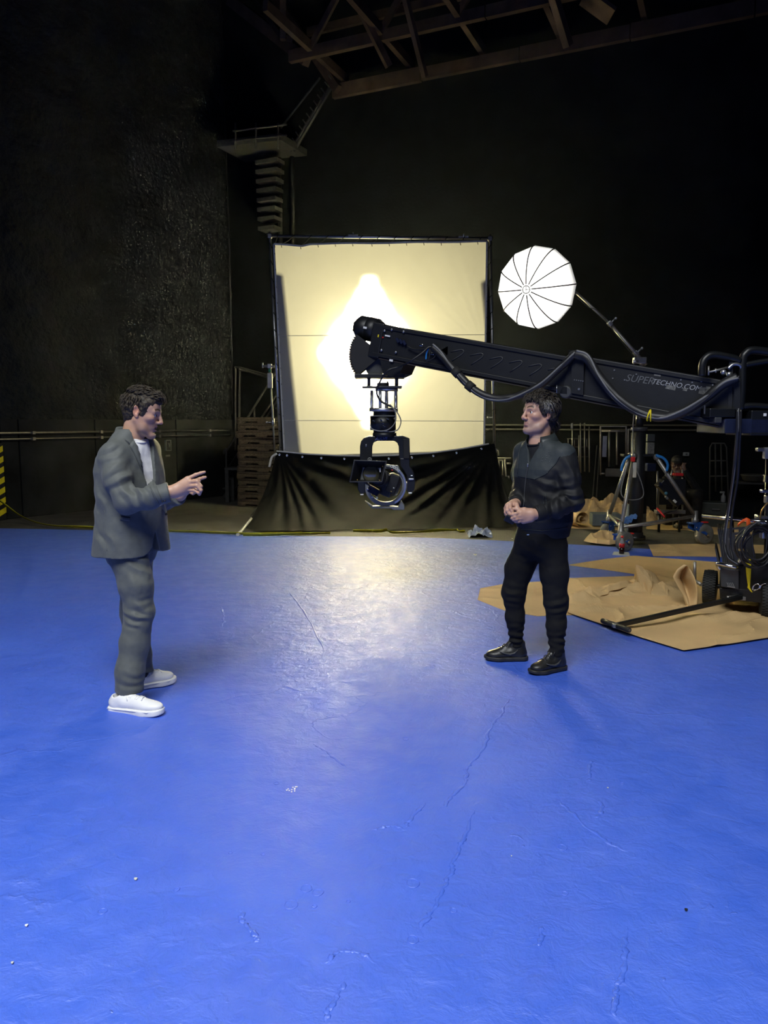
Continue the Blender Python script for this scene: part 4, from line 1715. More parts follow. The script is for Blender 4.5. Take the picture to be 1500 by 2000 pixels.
# ============================================================ umbrella lamp on its boom and rolling stand
ZS = 9.85
M['umbrella'] = translucent_mat('white_umbrella_nylon', (0.9, 0.9, 0.9), (0.8, 0.8, 0.8), 0.25, 0.05)
uc = P(1049, 562, ZS - .05)
ua = Vector((-.52, -.83, -.20)).normalized()
ux, uy, _ = frame_from(ua)
UR, UH = .50, .36
um = thing('umbrella_lamp', 'glowing white twelve-sided umbrella lamp on the end of a boom', 'umbrella lamp', uc)
nr, ns = 10, 12
vs, fs = [], []
for i in range(nr + 1):
    t = i / nr
    for k in range(ns * 4):
        seg_a = 2 * math.pi * k / (ns * 4)
        # panels: straight between ribs
        base = math.floor(k / 4) * 2 * math.pi / ns
        f = (k % 4) / 4
        e0 = (math.cos(base), math.sin(base))
        e1 = (math.cos(base + 2 * math.pi / ns), math.sin(base + 2 * math.pi / ns))
        cxx, cyy = e0[0] * (1 - f) + e1[0] * f, e0[1] * (1 - f) + e1[1] * f
        r = UR * math.sin(t * math.pi / 2)
        h = UH * math.cos(t * math.pi / 2)
        vs.append(uc + (ux * cxx + uy * cyy) * max(r, .003) + ua * h)
m_ = ns * 4
for i in range(nr):
    for k in range(m_):
        fs.append((i * m_ + k, i * m_ + (k + 1) % m_, (i + 1) * m_ + (k + 1) % m_, (i + 1) * m_ + k))
q = MB()
q.add(vs, fs, False)
q.build('canopy', 'umbrella', um)
M['rib_grey'] = mat('umbrella_rib', (0.02, 0.02, 0.018), .7, spec=.1)
for k in range(ns):
    q = MB()
    an = 2 * math.pi * k / ns
    q.tube([uc + (ux * math.cos(an) + uy * math.sin(an)) * UR * math.sin(t * math.pi / 2) * 1.006 + ua * (UH * math.cos(t * math.pi / 2) * 1.006) for t in np.linspace(.08, 1, 10)], .008, 5)
    q.build('rib', 'rib_grey', um)
q = MB()
q.torus(uc + ua * (UH + .006), ua, .045, .006, 20, 6)
q.tube([uc + ua * (UH + .006) - ux * .045, uc + ua * (UH + .006) + ux * .045], .004, 6)
q.tube([uc + ua * (UH + .006) - uy * .045, uc + ua * (UH + .006) + uy * .045], .004, 6)
q.build('hub', 'rib_grey', um)
# black backing behind the rim and lamp body
vs, fs = [], []
for i, (r, h) in enumerate(((UR * .995, -.005), (UR * .7, -.10), (UR * .3, -.16), (.08, -.17))):
    for k in range(ns):
        an = 2 * math.pi * k / ns
        vs.append(uc + (ux * math.cos(an) + uy * math.sin(an)) * r + ua * h)
for i in range(3):
    for k in range(ns):
        fs.append((i * ns + k, i * ns + (k + 1) % ns, (i + 1) * ns + (k + 1) % ns, (i + 1) * ns + k))
q = MB()
q.add(vs, fs, False)
q.build('back_cover', mat('silver_backing', (.55, .55, .55), .5), um)
q = MB()
q.lathe(uc - ua * .16, -ua, [(0, .09), (.02, .11), (.28, .11), (.34, .09), (.36, .05)], 20)
q.build('lamp_body', 'black_metal', um)
area_light('umbrella_bulb', uc + ua * .02, uc + ua * 1, .55, .55, 12, (1.0, .98, .90))

# ---- boom
BT = P(1252, 706, ZS)
B0 = uc - ua * .30
bm_ = thing('boom_arm', 'steel boom pole slanting from the rolling stand up to the umbrella', 'boom pole', BT)
P1 = P(1126, 572, ZS + .12)
q = MB()
q.cyl(P1, P(1192, 633, ZS + .06), .017, 10)
q.cyl(P1, B0, .02, 10)
q.build('front_tube', 'dull_steel', bm_)
q = MB()
q.cyl(P(1190, 631, ZS + .06), P(1262, 713, ZS - .02), .022, 10)
q.build('rear_tube', 'dull_steel', bm_)
for (x, y) in ((1191, 632), (1242, 690)):
    q = MB()
    c = P(x, y, ZS + .02)
    q.box(c, (.06, .07, .05), Matrix.Rotation(.85, 3, 'Y'), .008)
    q.cyl(c + Vector((.0, -.02, .0)), c + Vector((.06, -.03, .06)), .009, 8)
    q.ball(c + Vector((.065, -.03, .062)), .017, 8, 6)
    q.build('clamp', 'steel', bm_)
q = MB()
q.box(P(1249, 704, ZS), (.16, .08, .08), bev=.01)
q.cyl(P(1236, 706, ZS - .05), P(1246, 706, ZS - .05), .02, 10)
q.build('swivel_head', 'steel', bm_)
q = MB()
q.tube(bez([P(1128, 582, ZS + .1), P(1150, 600, ZS + .08), P(1165, 606, ZS + .06), P(1190, 634, ZS), P(1205, 655, ZS), P(1225, 680, ZS), P(1243, 700, ZS - .04)], 6), .006, 6)
q.build('power_cable', 'cable', bm_)

# ---- rolling stand
cb = G(1247, 1056)
ZS2 = 9.9
rs = thing('rolling_stand', 'tall black crank stand with three tubular legs and blue casters', 'stand', (P(1246, 900, ZS2).x, ZS2, 0))
colx = P(1246, 900, ZS2).x


def ccyl(y0, y1, rpx, nm, m_):
    q = MB()
    k = ZS2 / 1500
    a, c = P(1246, y0, ZS2), P(1246, y1, ZS2)
    q.cyl(Vector((colx, ZS2, a.z)), Vector((colx, ZS2, c.z)), rpx * k, 22)
    return q.build(nm, m_, rs)


q = MB()
q.cyl((colx, ZS2, .10), (colx, ZS2, P(1246, 836, ZS2).z), .088, 26)
q.build('outer_column', 'crane_black', rs)
ccyl(838, 800, 7.5, 'middle_column', 'black_metal')
ccyl(802, 706, 4.6, 'inner_column', 'steel')
ccyl(842, 834, 15.5, 'column_collar', 'dark_grey')
q = MB()
q.lathe((colx, ZS2, .06), (0, 0, 1), [(0, .13), (.05, .13), (.06, .10), (.1, .10)], 20)
q.build('column_foot', 'black_metal', rs)
collar = P(1246, 889, ZS2)
q = MB()
q.box((colx, ZS2, collar.z), (.42, .16, .03), bev=.006)
q.build('leg_collar', 'black_metal', rs)
# casters: (wheel centre px, ground px y, leg top px, leg bottom px)
cast = [((1219, 1057), 1077, (1238, 890), (1213, 1030), 20, 'front'),
        ((1374, 1043), 1063, (1282, 893), (1358, 1008), 20, 'side'),
        ((1186, 1036), 1052, (1231, 889), (1190, 1006), 16, 'rear')]
legends = []
for (wc, gy, lt, lb, rp, nm) in cast:
    g = G(wc[0], gy)
    k = g.y / 1500
    R_ = rp * k
    wcen = Vector((g.x, g.y, R_))
    ax = Vector((.55, -1, 0)).normalized() if nm != 'side' else Vector((.35, -1, 0)).normalized()
    top = P(lt[0], lt[1], ZS2 - (.1 if nm != 'rear' else -.02))
    zl = g.y + (0.05 if nm == 'front' else 0)
    bot = P(lb[0], lb[1], zl)
    legends.append(bot)
    q = MB()
    q.cyl(top, bot, .026, 12)
    q.build('leg', 'dull_steel', rs)
    q = MB()
    q.lathe(bot + Vector((0, 0, -.09)), (0, 0, 1), [(0, .04), (.05, .045), (.06, .035), (.16, .03)], 14)
    q.build('leg_socket', 'dull_steel', rs)
    q = MB()
    q.ball(top, .04, 10, 8)
    q.build('leg_joint', 'dull_steel', rs)
    # yoke: two cheek plates and a head plate
    side = ax
    fwd = Vector((-side.y, side.x, 0))
    hd = Vector((bot.x, bot.y, bot.z - .09))
    yo = None
    for sg in (-1, 1):
        q = MB()
        o = side * (sg * .055)
        d0 = Vector((hd.x, hd.y, 0))
        pl = [hd + o - fwd * .055, hd + o + fwd * .06, hd + o + fwd * .05 + Vector((0, 0, -.05)), wcen + o + fwd * .022, wcen + o + Vector((0, 0, -.022)), wcen + o - fwd * .022, hd + o - fwd * .06 + Vector((0, 0, -.07))]
        q.prism(pl, side * (sg * .008))
        q.build('caster_cheek', 'blue_paint', rs)
    q = MB()
    R3 = Matrix((side, fwd, Vector((0, 0, 1)))).transposed()
    q.box(hd, (.13, .16, .02), R3, .003)
    q.build('caster_head', 'blue_paint', rs)
    q = MB()
    q.box(hd + side * .04 + fwd * .12 + Vector((0, 0, .01)), (.05, .08, .014), R3, .003)
    q.build('brake_lever', 'red', rs)
    q = MB()
    pr = [(-.042, R_ * .55), (-.044, R_ * .85), (-.034, R_ * .96), (-.015, R_), (.015, R_), (.034, R_ * .96), (.044, R_ * .85), (.042, R_ * .55)]
    q.lathe(wcen, side, pr, 32)
    ty = q.build('tyre', 'grey_rubber', rs)
    q = MB()
    q.lathe(wcen, side, [(-.048, .02), (-.046, R_ * .2), (-.03, R_ * .3), (-.032, R_ * .5), (-.046, R_ * .55), (.046, R_ * .55), (.032, R_ * .5), (.03, R_ * .3), (.046, R_ * .2), (.048, .02)], 24)
    q.build('hub', 'dull_steel', ty)
    for sg in (-1, 1):
        q = MB()
        q.lathe(wcen + side * (sg * .063), side * sg, [(0, .016), (.012, .016)], 10)
        q.build('axle_nut', 'chrome', rs)
    for dx in (-.03, .04):
        q = MB()
        q.ball(hd + side * .065 + fwd * dx + Vector((0, 0, -.05)), .011, 8, 6)
        q.build('bolt', 'chrome', rs)
for i, j in ((0, 1), (0, 2)):
    q = MB()
    q.cyl(legends[i] + Vector((0, 0, .0)), legends[j], .020, 10)
    q.build('brace', 'dull_steel', rs)
q = MB()
q.cyl(legends[2], Vector((colx, ZS2, .22)), .018, 10)
q.cyl(legends[1], Vector((colx, ZS2, .22)), .018, 10)
q.build('brace', 'dull_steel', rs)
for pts_ in ([(1231, 890), (1221, 897), (1215, 910), (1214, 920)], [(1281, 889), (1296, 895), (1304, 907), (1302, 920)]):
    q = MB()
    q.tube(bez([P(x, y, ZS2 - .15) for x, y in pts_], 6), .017, 8)
    q.build('blue_hose', 'blue_tube', rs)
q = MB()
q.box(P(1239.5, 918, ZS2 - .2), (.045, .012, .19), bev=.004)
q.build('paper_tag', 'off_white', rs)
q = MB()
q.box(P(1236, 897, ZS2 - .18), (.05, .05, .06), bev=.01)
q.build('red_cap', 'red', rs)
q = MB()
q.tube(bez([P(1238, 705, ZS2 - .05), P(1240, 780, ZS2 - .1), P(1236, 840, ZS2 - .12), P(1238, 900, ZS2 - .15), P(1252, 940, ZS2 - .2), P(1257, 965, ZS2 - .2), P(1248, 975, ZS2 - .2), P(1225, 975, ZS2 - .18), P(1213, 960, ZS2 - .1), P(1225, 910, ZS2 - .12)], 8), .007, 6)
q.build('power_cable', 'cable_grey', rs)
# blue rag on the brace, bottle and card, carton
M['rag_royal'] = mat('blue_woven_rag', (.10, .22, .50), .9, 0, .3, scale=60, bump=.3, bscale=150)
q = MB()
a = np.zeros((14, 10, 3))
c0 = legends[0].lerp(legends[2], .2)
rgx = P(1228, 1009, 9.75)
for i in range(14):
    for j in range(10):
        u, v = i / 13 * 2 - 1, j / 9 * 2 - 1
        a[i, j] = (rgx.x + u * .09 + .02 * vnoise(v * 2, u, 3), rgx.y + v * .05, rgx.z - .05 + .05 * u + .06 * (1 - v * v) * (1 - .5 * u * u) + .02 * fbm(u * 3, v * 3, 2, 2))
q.grid(a, thick=(0, 0, -.004))
tag(q.build('shop_rag', 'rag_royal'), 'bright blue woven rag draped on the stand brace', 'rag')
g = G(1214, 1081.5, 0.012)
bt = thing('cola_bottle', 'small dark soda bottle with red cap and red label', 'bottle', g)
h = 36 * g.y / 1500
M['cola'] = mat('dark_cola', (.02, .008, .006), .1, 0, .1)
M['clear_pet'] = mat('clear_bottle', (.30, .31, .32), .1, 0, .05)
q = MB()
q.lathe(g, (0, 0, 1), [(0, .028), (.006, .031), (h * .42, .031)], 18)
q.build('cola', 'cola', bt)
q = MB()
q.lathe(g + Vector((0, 0, h * .36)), (0, 0, 1), [(0, .0325), (h * .22, .0325)], 18)
q.build('label', 'red', bt)
q = MB()
q.lathe(g + Vector((0, 0, h * .5)), (0, 0, 1), [(0, .031), (h * .12, .031), (h * .26, .016), (h * .36, .013), (h * .38, .013)], 18)
q.build('neck', 'clear_pet', bt)
q = MB()
q.lathe(g + Vector((0, 0, h * .88)), (0, 0, 1), [(0, .016), (h * .11, .016), (h * .12, .012)], 16)
q.build('cap', 'red', bt)
q = MB()
R_ = Vector((.1, .1, 0))
q.prism([G(1196, 1084), G(1230, 1086), G(1228, 1080), G(1199, 1079)], (0, 0, .011))
tag(q.build('paper_card', 'off_white'), 'flat off-white card lying under the soda bottle', 'card')
M['pale_box'] = mat('pale_grey_carton', (.42, .46, .45), .7, 0, .06)
q = MB()
g = G(1236, 1054)
q.box((g.x, g.y + .15, .23), (.17, .16, .46), Matrix.Rotation(.2, 3, 'Z'), .006)
tag(q.build('carton', 'pale_box'), 'tall pale grey carton standing behind the front caster', 'box')
g = G(1187, 1031)
q = MB()
q.box((g.x, g.y + .16, .115), (.42, .28, .18), Matrix.Rotation(-.1, 3, 'Z'), .006)
tag(q.build('flat_case', mat('grey_green_case', (.12, .15, .16), .6)), 'low grey green case lying on paper behind the man in black', 'case')
# ============================================================ kraft paper sheets
def poly_interp(pts, n):
    pts = [np.array(p, float) for p in pts]
    L = [0]
    for a, c in zip(pts[:-1], pts[1:]):
        L.append(L[-1] + np.linalg.norm(c - a))
    s = np.linspace(0, L[-1], n)
    return np.stack([np.interp(s, L, [p[k] for p in pts]) for k in range(2)], 1)


def paper(top, bottom, lab, seed, hmax=.02, bumps=(), n=70, m=40, z0=.006, name='kraft_paper'):
    """sheet between two pixel edge lines (top = far), crumpled by noise and by local (px,py,radius px,height) bumps"""
    A, B = poly_interp(top, n), poly_interp(bottom, n)
    t = np.linspace(0, 1, m)[None, :]
    ga, gb = np.array([G(*p) for p in A]), np.array([G(*p) for p in B])
    x = ga[:, :1] * (1 - t) + gb[:, :1] * t
    y = ga[:, 1:2] * (1 - t) + gb[:, 1:2] * t
    crease = 1 - np.abs(vnoise(x * 2.3 + seed, y * 2.3, seed, 4)) * 2.2
    hgt = hmax * (np.maximum(0, crease) ** 2 * .9 + .6 * np.maximum(0, fbm(x * 1.2, y * 1.2, seed, 2)))
    i_ = np.arange(n)[:, None]
    eg = np.minimum(np.minimum(1, np.minimum(t, 1 - t) * 9), np.minimum(i_, n - 1 - i_) / 6)
    z = z0 + hgt * (0.25 + .75 * eg)
    for (bx, by, br, bh) in bumps:
        c = G(bx, by)
        rx, ry = br if isinstance(br, tuple) else (br, br)
        d = ((x - c.x) / rx) ** 2 + ((y - c.y) / ry) ** 2
        z = z + bh * np.exp(-d * 1.2) * (1 + .5 * fbm(x * 9, y * 9, seed + 2, 2))
    a = np.stack([x, y, z], 2)
    q = MB()
    q.grid(a, smooth=False, thick=(0, 0, -.003))
    return tag(q.build(name, 'kraft'), lab, 'paper sheet')


paper([(938, 1150), (985, 1141), (1060, 1136), (1130, 1133)], [(933, 1172), (985, 1193), (1050, 1204), (1140, 1201)],
      'kraft paper tongue under the feet of the man in black', 2.3, .009, [(1000, 1152, (.25, .06), .015)], z0=.004)
paper([(1060, 1137), (1140, 1131), (1240, 1128), (1330, 1118), (1420, 1112), (1530, 1112)], [(1110, 1200), (1180, 1224), (1250, 1248), (1335, 1274), (1420, 1262), (1560, 1240)],
      'large crumpled kraft paper sheet under the pull cart handle', 5.1, .035,
      [(1250, 1150, (.22, .12), .085), (1285, 1158, (.30, .10), .06), (1215, 1158, (.34, .07), .05), (1130, 1180, (.14, .1), .07), (1180, 1165, (.3, .05), .05), (1420, 1215, (.4, .1), .05), (1290, 1150, (.25, .06), .05), (1160, 1196, (.12, .05), .05)],
      n=110, m=70, z0=.017)
paper([(1112, 1103.5), (1180, 1093), (1238, 1086), (1330, 1093), (1430, 1101), (1540, 1110)], [(1112, 1104.5), (1180, 1113), (1240, 1122), (1330, 1128), (1430, 1130), (1540, 1132)],
      'flat arrow-ended kraft paper sheet on the blue floor', 7.7, .008, n=50, m=24, z0=.004)
paper([(1266, 1064), (1330, 1063), (1400, 1063), (1530, 1066)], [(1276, 1087), (1330, 1087), (1400, 1088), (1530, 1094)],
      'kraft paper strip by the side caster at the floor edge', 9.1, .02, n=40, m=16, z0=.004)
paper([(1152, 1055.5), (1175, 1056), (1195, 1056.5), (1212, 1057)], [(1140, 1061), (1165, 1065), (1190, 1067), (1210, 1065)],
      'crumpled kraft paper heap beside the front caster', 11.3, .07, [(1178, 1060, (.22, .11), .13)], n=40, m=30)
paper([(1118, 1003), (1150, 1003), (1200, 1004), (1240, 1006)], [(1105, 1032), (1150, 1034), (1200, 1036), (1245, 1036)],
      'big kraft paper sheet humped up near the dark back wall', 13.9, .010, [(1160, 1010, (.55, .30), .30), (1215, 1014, (.4, .25), .18)], n=50, m=30)
paper([(1262, 1009), (1300, 1010), (1340, 1012), (1390, 1017), (1470, 1022)], [(1262, 1034), (1300, 1036), (1340, 1036), (1390, 1044), (1470, 1050)],
      'kraft paper drift behind the rolling stand', 15.2, .008, [(1266, 1019, (.20, .2), .20), (1445, 1041, (.22, .12), .13)], n=50, m=30)
# rolled paper end
c0 = G(1138, 1033)
q = MB()
sp_ = []
for k in range(40):
    an = k * .28
    r = .03 + .0025 * k
    sp_.append((r * math.cos(an), r * math.sin(an)))
ax = Vector((-.25, .97, 0)).normalized()
sd = Vector((.97, .25, 0))
a = np.zeros((40, 8, 3))
for i, (x, z) in enumerate(sp_):
    for j in range(8):
        t = j / 7
        p = c0 + ax * .6 * t + sd * x * (1 - .2 * t) + Vector((0, 0, .150 + z * (1 - .2 * t) - .02 * t))
        a[i, j] = p
q.grid(a, thick=(.002, -.002, 0))
tag(q.build('paper_roll', 'kraft'), 'loose curled kraft paper roll behind the man in black', 'paper roll')
# upright curled flap by the cart wheel: two faces meeting in a fold
zf0 = G(1343, 1190).y
Lo = poly_interp([(1336, 1102), (1322, 1112), (1314, 1127), (1324, 1146), (1334, 1163), (1341, 1190)], 26)
Mi = poly_interp([(1339, 1102), (1330, 1114), (1328, 1128), (1338, 1150), (1343, 1168), (1344, 1189)], 26)
Ro = poly_interp([(1342, 1104), (1350, 1114), (1357, 1128), (1361, 1142), (1363, 1160), (1364, 1187)], 26)
a = np.zeros((26, 13, 3))
for i in range(26):
    s_ = i / 25
    l, m0, r = P(*Lo[i], zf0 - .02), P(*Mi[i], zf0 + .16 * math.sin(math.pi * min(1, s_ + .1))), P(*Ro[i], zf0 - .06 * math.sin(math.pi * s_))
    for j in range(7):
        t = j / 6
        a[i, j] = l.lerp(m0, t) + Vector((0, -.05 * math.sin(math.pi * t), 0))
        a[i, 12 - j] = r.lerp(m0, t) + Vector((0, -.05 * math.sin(math.pi * t), 0))
a[:, :, 2] = np.maximum(a[:, :, 2], .012)
q = MB()
q.grid(a, thick=(0, .003, 0))
tag(q.build('kraft_flap', 'kraft'), 'upright curled kraft paper flap against the cart wheel', 'paper sheet')
# crumpled crest on the sheet
cr_ = np.zeros((26, 12, 3))
for i in range(26):
    s_ = i / 25
    c = G(1218 + 92 * s_, 1150 + 14 * s_)
    for j in range(12):
        t = j / 11
        hh = .19 * math.exp(-((s_ - .33) / .20) ** 2) + .08 * math.exp(-((s_ - .75) / .25) ** 2)
        z = hh * max(0, 1 - abs(t - .45) * 2.1) * (1 + .45 * float(fbm(s_ * 6, t * 3, 4.4, 3)))
        cr_[i, j] = (c.x + .05 * float(vnoise(s_ * 7, t * 2, 1.1)) + .05 * (t - .5), c.y + .42 * (t - .5) + .06 * float(vnoise(s_ * 6, t * 3, 7.1)), .014 + z)
q = MB()
q.grid(cr_, smooth=False, thick=(0, 0, -.003))
tag(q.build('kraft_crest', 'kraft'), 'crumpled kraft paper crest standing up from the big sheet', 'paper sheet')
# folded ridge across the big sheet
a = np.zeros((40, 9, 3))
for i in range(40):
    s = i / 39
    c = G(1152 + 100 * s, 1168 - 20 * s)
    w = .03 + .08 * math.sin(math.pi * min(1, s * 1.05)) * (1 + .3 * vnoise(s * 9, 1, 1))
    for j in range(9):
        t = j / 8
        a[i, j] = (c.x + .02 * vnoise(s * 12, t, 4), c.y + .12 * (t - .5) * 2 * (1 - .3 * s), .02 + w * (1 - abs(t - .35) * 1.5) * (.3 + .9 * s))
q = MB()
q.grid(np.maximum(a, [[[-99, -99, .012]]]), smooth=False, thick=(0, 0, -.003))
tag(q.build('kraft_fold', 'kraft'), 'raised folded crease of kraft paper across the big sheet', 'paper sheet')

# ============================================================ pull cart
CT = thing('pull_cart', 'low black pull cart with knobbly tyres and a long T-handle', 'cart', G(1450, 1190))


def wheel(px, py, gy, rp, ax):
    g = G(px, gy)
    k = g.y / 1500
    R_ = rp * k
    c = Vector((g.x, g.y, R_ + .02))
    ax = Vector(ax).normalized()
    w = .055
    q = MB()
    q.lathe(c, ax, [(-w * .9, R_ * .52), (-w, R_ * .75), (-w * .85, R_ * .93), (-w * .5, R_ * .985), (w * .5, R_ * .985), (w * .85, R_ * .93), (w, R_ * .75), (w * .9, R_ * .52)], 40)
    x, y, d = frame_from(ax)
    for i in range(40):       # tread blocks
        an = 2 * math.pi * i / 40
        for j, o in enumerate((-.7, -.25, .25, .7)):
            an2 = an + (.08 if j % 2 else 0)
            rad = x * math.cos(an2) + y * math.sin(an2)
            tan = -x * math.sin(an2) + y * math.cos(an2)
            rr = R_ * (.955 if abs(o) > .5 else .985)
            q.box(c + rad * rr + ax * (o * w), (.013, .012, .024), Matrix((tan, rad, ax)).transposed())
    t = q.build('tyre', 'rubber', CT)
    q = MB()
    q.lathe(c, ax, [(-w * .8, .012), (-w * .85, .03), (-w * .5, .035), (-w * .5, R_ * .42), (-w * .9, R_ * .53), (w * .9, R_ * .53), (w * .5, R_ * .42), (w * .5, .035), (w * .85, .03), (w * .8, .012)], 28)
    q.build('hub', 'black_metal', t)
    q = MB()
    q.lathe(c + ax * w * .7, ax, [(0, .028), (.012, .028), (.016, .012)], 14)
    q.build('hub_cap', 'dull_steel', t)
    return c


w1 = wheel(1385, 1148, 1182, 33, (.85, -.45, 0))
w2 = wheel(1497, 1170, 1212, 40, (.9, -.35, 0))


def cq(x, y, dz=0.0):
    z = 6.25 - (x - 1385) * .0022
    return P(x, y, z + dz)


def cslab(pts, nm, m_, depth, dz=0.0, par=None, bev=.006):
    q = MB()
    cp = [cq(x, y, dz) for x, y in pts]
    q.prism(cp, (.44 * depth, depth, 0))
    o = q.build(nm, m_, par or CT)
    if bev:
        b_ = o.modifiers.new('edge', 'BEVEL')
        b_.width = bev
        b_.segments = 2
    return o


cslab([(1405, 1148), (1480, 1152), (1560, 1156), (1560, 1190), (1478, 1177), (1406, 1169)], 'chassis', 'black_metal', .7)
cslab([(1406, 1109), (1443, 1112), (1443, 1152), (1408, 1146)], 'front_bin', 'dark_grey', .12, -.03)
cslab([(1443, 1104), (1560, 1108), (1560, 1158), (1443, 1152)], 'body', 'black_matte', .6, .0)
for k in range(4):
    cslab([(1419 + 3.4 * k, 1138), (1421 + 3.4 * k, 1138), (1425 + 3.4 * k, 1147), (1423 + 3.4 * k, 1147)], 'vent_slot', 'mid_grey', .006, -.045, bev=0)  # vent slots with their highlights put in as a paler grey
cslab([(1420, 1144), (1436, 1147), (1436, 1149), (1420, 1146)], 'latch', 'dull_steel', .02, -.05, bev=0)
q = MB()
q.tube(bez([cq(1407, 1112, -.025), cq(1402, 1105, -.03), cq(1402, 1101, -.06), cq(1415, 1103, -.09), cq(1432, 1107, -.09), cq(1441, 1108, -.06), cq(1441, 1113, -.03)], 6), .016, 12)
q.build('grab_handle', 'chrome', CT)
q = MB()
q.cyl(cq(1374, 1007, .3), cq(1500, 1021, -.1), .020, 12)
q.build('push_bar', 'chrome', CT)
q = MB()
q.cyl(cq(1429, 1013, .15), cq(1432, 1105, .2), .016, 10)
q.build('bar_post', 'black_metal', CT)
q = MB()
q.cyl(cq(1421, 1006, .14), cq(1422, 1010, .14), .018, 10)
q.build('bar_bolt', 'chrome', CT)
q = MB()
q.cyl(cq(1357, 1097, .24), cq(1357, 1134, .24), .013, 10)
q.cyl(cq(1357, 1134, .24), cq(1370, 1142, .20), .016, 10)
q.cyl(cq(1370, 1142, .20), w1, .014, 10)
q.build('steering_pin', 'dull_steel', CT)
q = MB()
q.cyl(w1, w1 + Vector((.55, .1, .0)), .02, 10)
q.cyl(w2, w2 + Vector((.1, .3, .05)), .02, 10)
q.build('axle', 'black_metal', CT)
# draw bar with T grip
h0, h1 = G(1206, 1221, .056), cq(1448, 1166, -.02)
q = MB()
q.bar(h0, h1, .035, .035, bev=.004)
db = q.build('draw_bar', 'black_metal', CT)
ga, gb = G(1176, 1212, .056), G(1230, 1231, .056)
q = MB()
for a_, c_ in ((ga, ga.lerp(gb, .42)), (gb, ga.lerp(gb, .58))):
    q.tube([a_, a_.lerp(c_, .1), a_.lerp(c_, .5), c_], [.018, .021, .019, .021], 12)
q.build('grip', 'rubber', db)
q = MB()
q.cyl(ga, gb, .011, 10)
q.box(ga.lerp(gb, .5), (.05, .05, .035), bev=.006)
q.build('grip_core', 'dull_steel', db)
q = MB()
q.box(cq(1440, 1168, -.02), (.12, .06, .03), Matrix.Rotation(-.1, 3, 'Z'), .005)
q.cyl(cq(1422, 1164, -.02), cq(1422, 1172, -.02), .012, 8)
q.build('hitch', 'dull_steel', db)
# strap, ratchet and snap hook
q = MB()
a = np.zeros((12, 2, 3))
for i, (x0, x1, y) in enumerate([(1456, 1466, 1092), (1456, 1467, 1098), (1457, 1467, 1106), (1457.5, 1467, 1114), (1458, 1466.5, 1122), (1459, 1466, 1130), (1460, 1465.5, 1138), (1461, 1465, 1143), (1460, 1465, 1148), (1462, 1466, 1150), (1465, 1468, 1154), (1468, 1470, 1157)]):
    a[i, 0], a[i, 1] = cq(x0, y, -.07), cq(x1, y, -.075)
q.grid(a, thick=(0, .004, 0))
sw = thing('ratchet_strap', 'bright yellow ratchet strap hanging on the cart side', 'strap', cq(1462, 1157, -.07))
q.build('webbing', 'yellow', sw)
q = MB()
q.bar(cq(1442, 1097, -.06), cq(1458, 1074, -.06), .012, .045, (0, -1, .3))
q.cyl(cq(1452, 1093, -.10), cq(1458, 1090, -.10), .02, 14)
q.build('ratchet', 'dull_steel', sw)
sn = thing('snap_hook', 'shiny snap hook hanging beside the yellow strap', 'hook', cq(1478, 1152, -.07))
q = MB()
q.tube(bez([cq(1470, 1152, -.08), cq(1472, 1144, -.08), cq(1479, 1140, -.08), cq(1484, 1144, -.08), cq(1481, 1150, -.08), cq(1472, 1153, -.08)], 5), .006, 8)
q.build('hook_body', 'chrome', sn)
q = MB()
q.tube(bez([cq(1484, 1150, -.08), cq(1487, 1143, -.08), cq(1492, 1140, -.08), cq(1496, 1140, -.08)], 5), .006, 8)
q.build('swivel', 'chrome', sn)
# leaning black boards
plates = ['innermost', 'second', 'third', 'fourth', 'outermost']
M['board_black'] = mat('black_plastic_board', (.028, .029, .031), .5, 0, .15)
for k in range(4):
    x0 = 1401 + 3.4 * k
    cslab([(x0, 1034 + k * .4), (x0 + 2.4, 1034), (x0 + 14, 1106), (x0 + 11, 1106)], 'plate_edge', 'board_black', .35, .02, tag(thing('slotted_board', 'thin black board ' + ['first', 'second', 'third', 'fourth'][k] + ' from the floor edge side in the cart rack', 'board', cq(x0 + 11, 1108, .02))), .001)
lead = thing('slotted_board', 'wide black slotted board leaning foremost in the pull cart', 'board', cq(1440, 1108, 0))
holes = [(1427, 1038, 1443, 1044), (1436, 1049, 1441, 1057), (1434, 1076, 1453, 1081)]
lp = cslab([(1413, 1034), (1427, 1031.5), (1455, 1029), (1463, 1034), (1470, 1060), (1476, 1085), (1476, 1098), (1425, 1107), (1420, 1085)], 'plate', 'board_black', .012, -.005, lead, 0)
cuts = []
for x0, y0, x1, y1 in holes:
    c = MB()
    c.prism([cq(x, y, -.10) for x, y in ((x0, y0), (x1, y0 - 1), (x1, y1 - 1), (x0, y1))], (.44 * .2, .2, 0))
    cuts.append(c)
carve(lp, cuts)
sm = thing('slotted_board', 'short black board standing lowest in the cart rack', 'board', cq(1407, 1107, 0))
cslab([(1396, 1071), (1399.5, 1073), (1406.5, 1102), (1402, 1102)], 'plate', 'board_black', .3, .0, sm, .001)
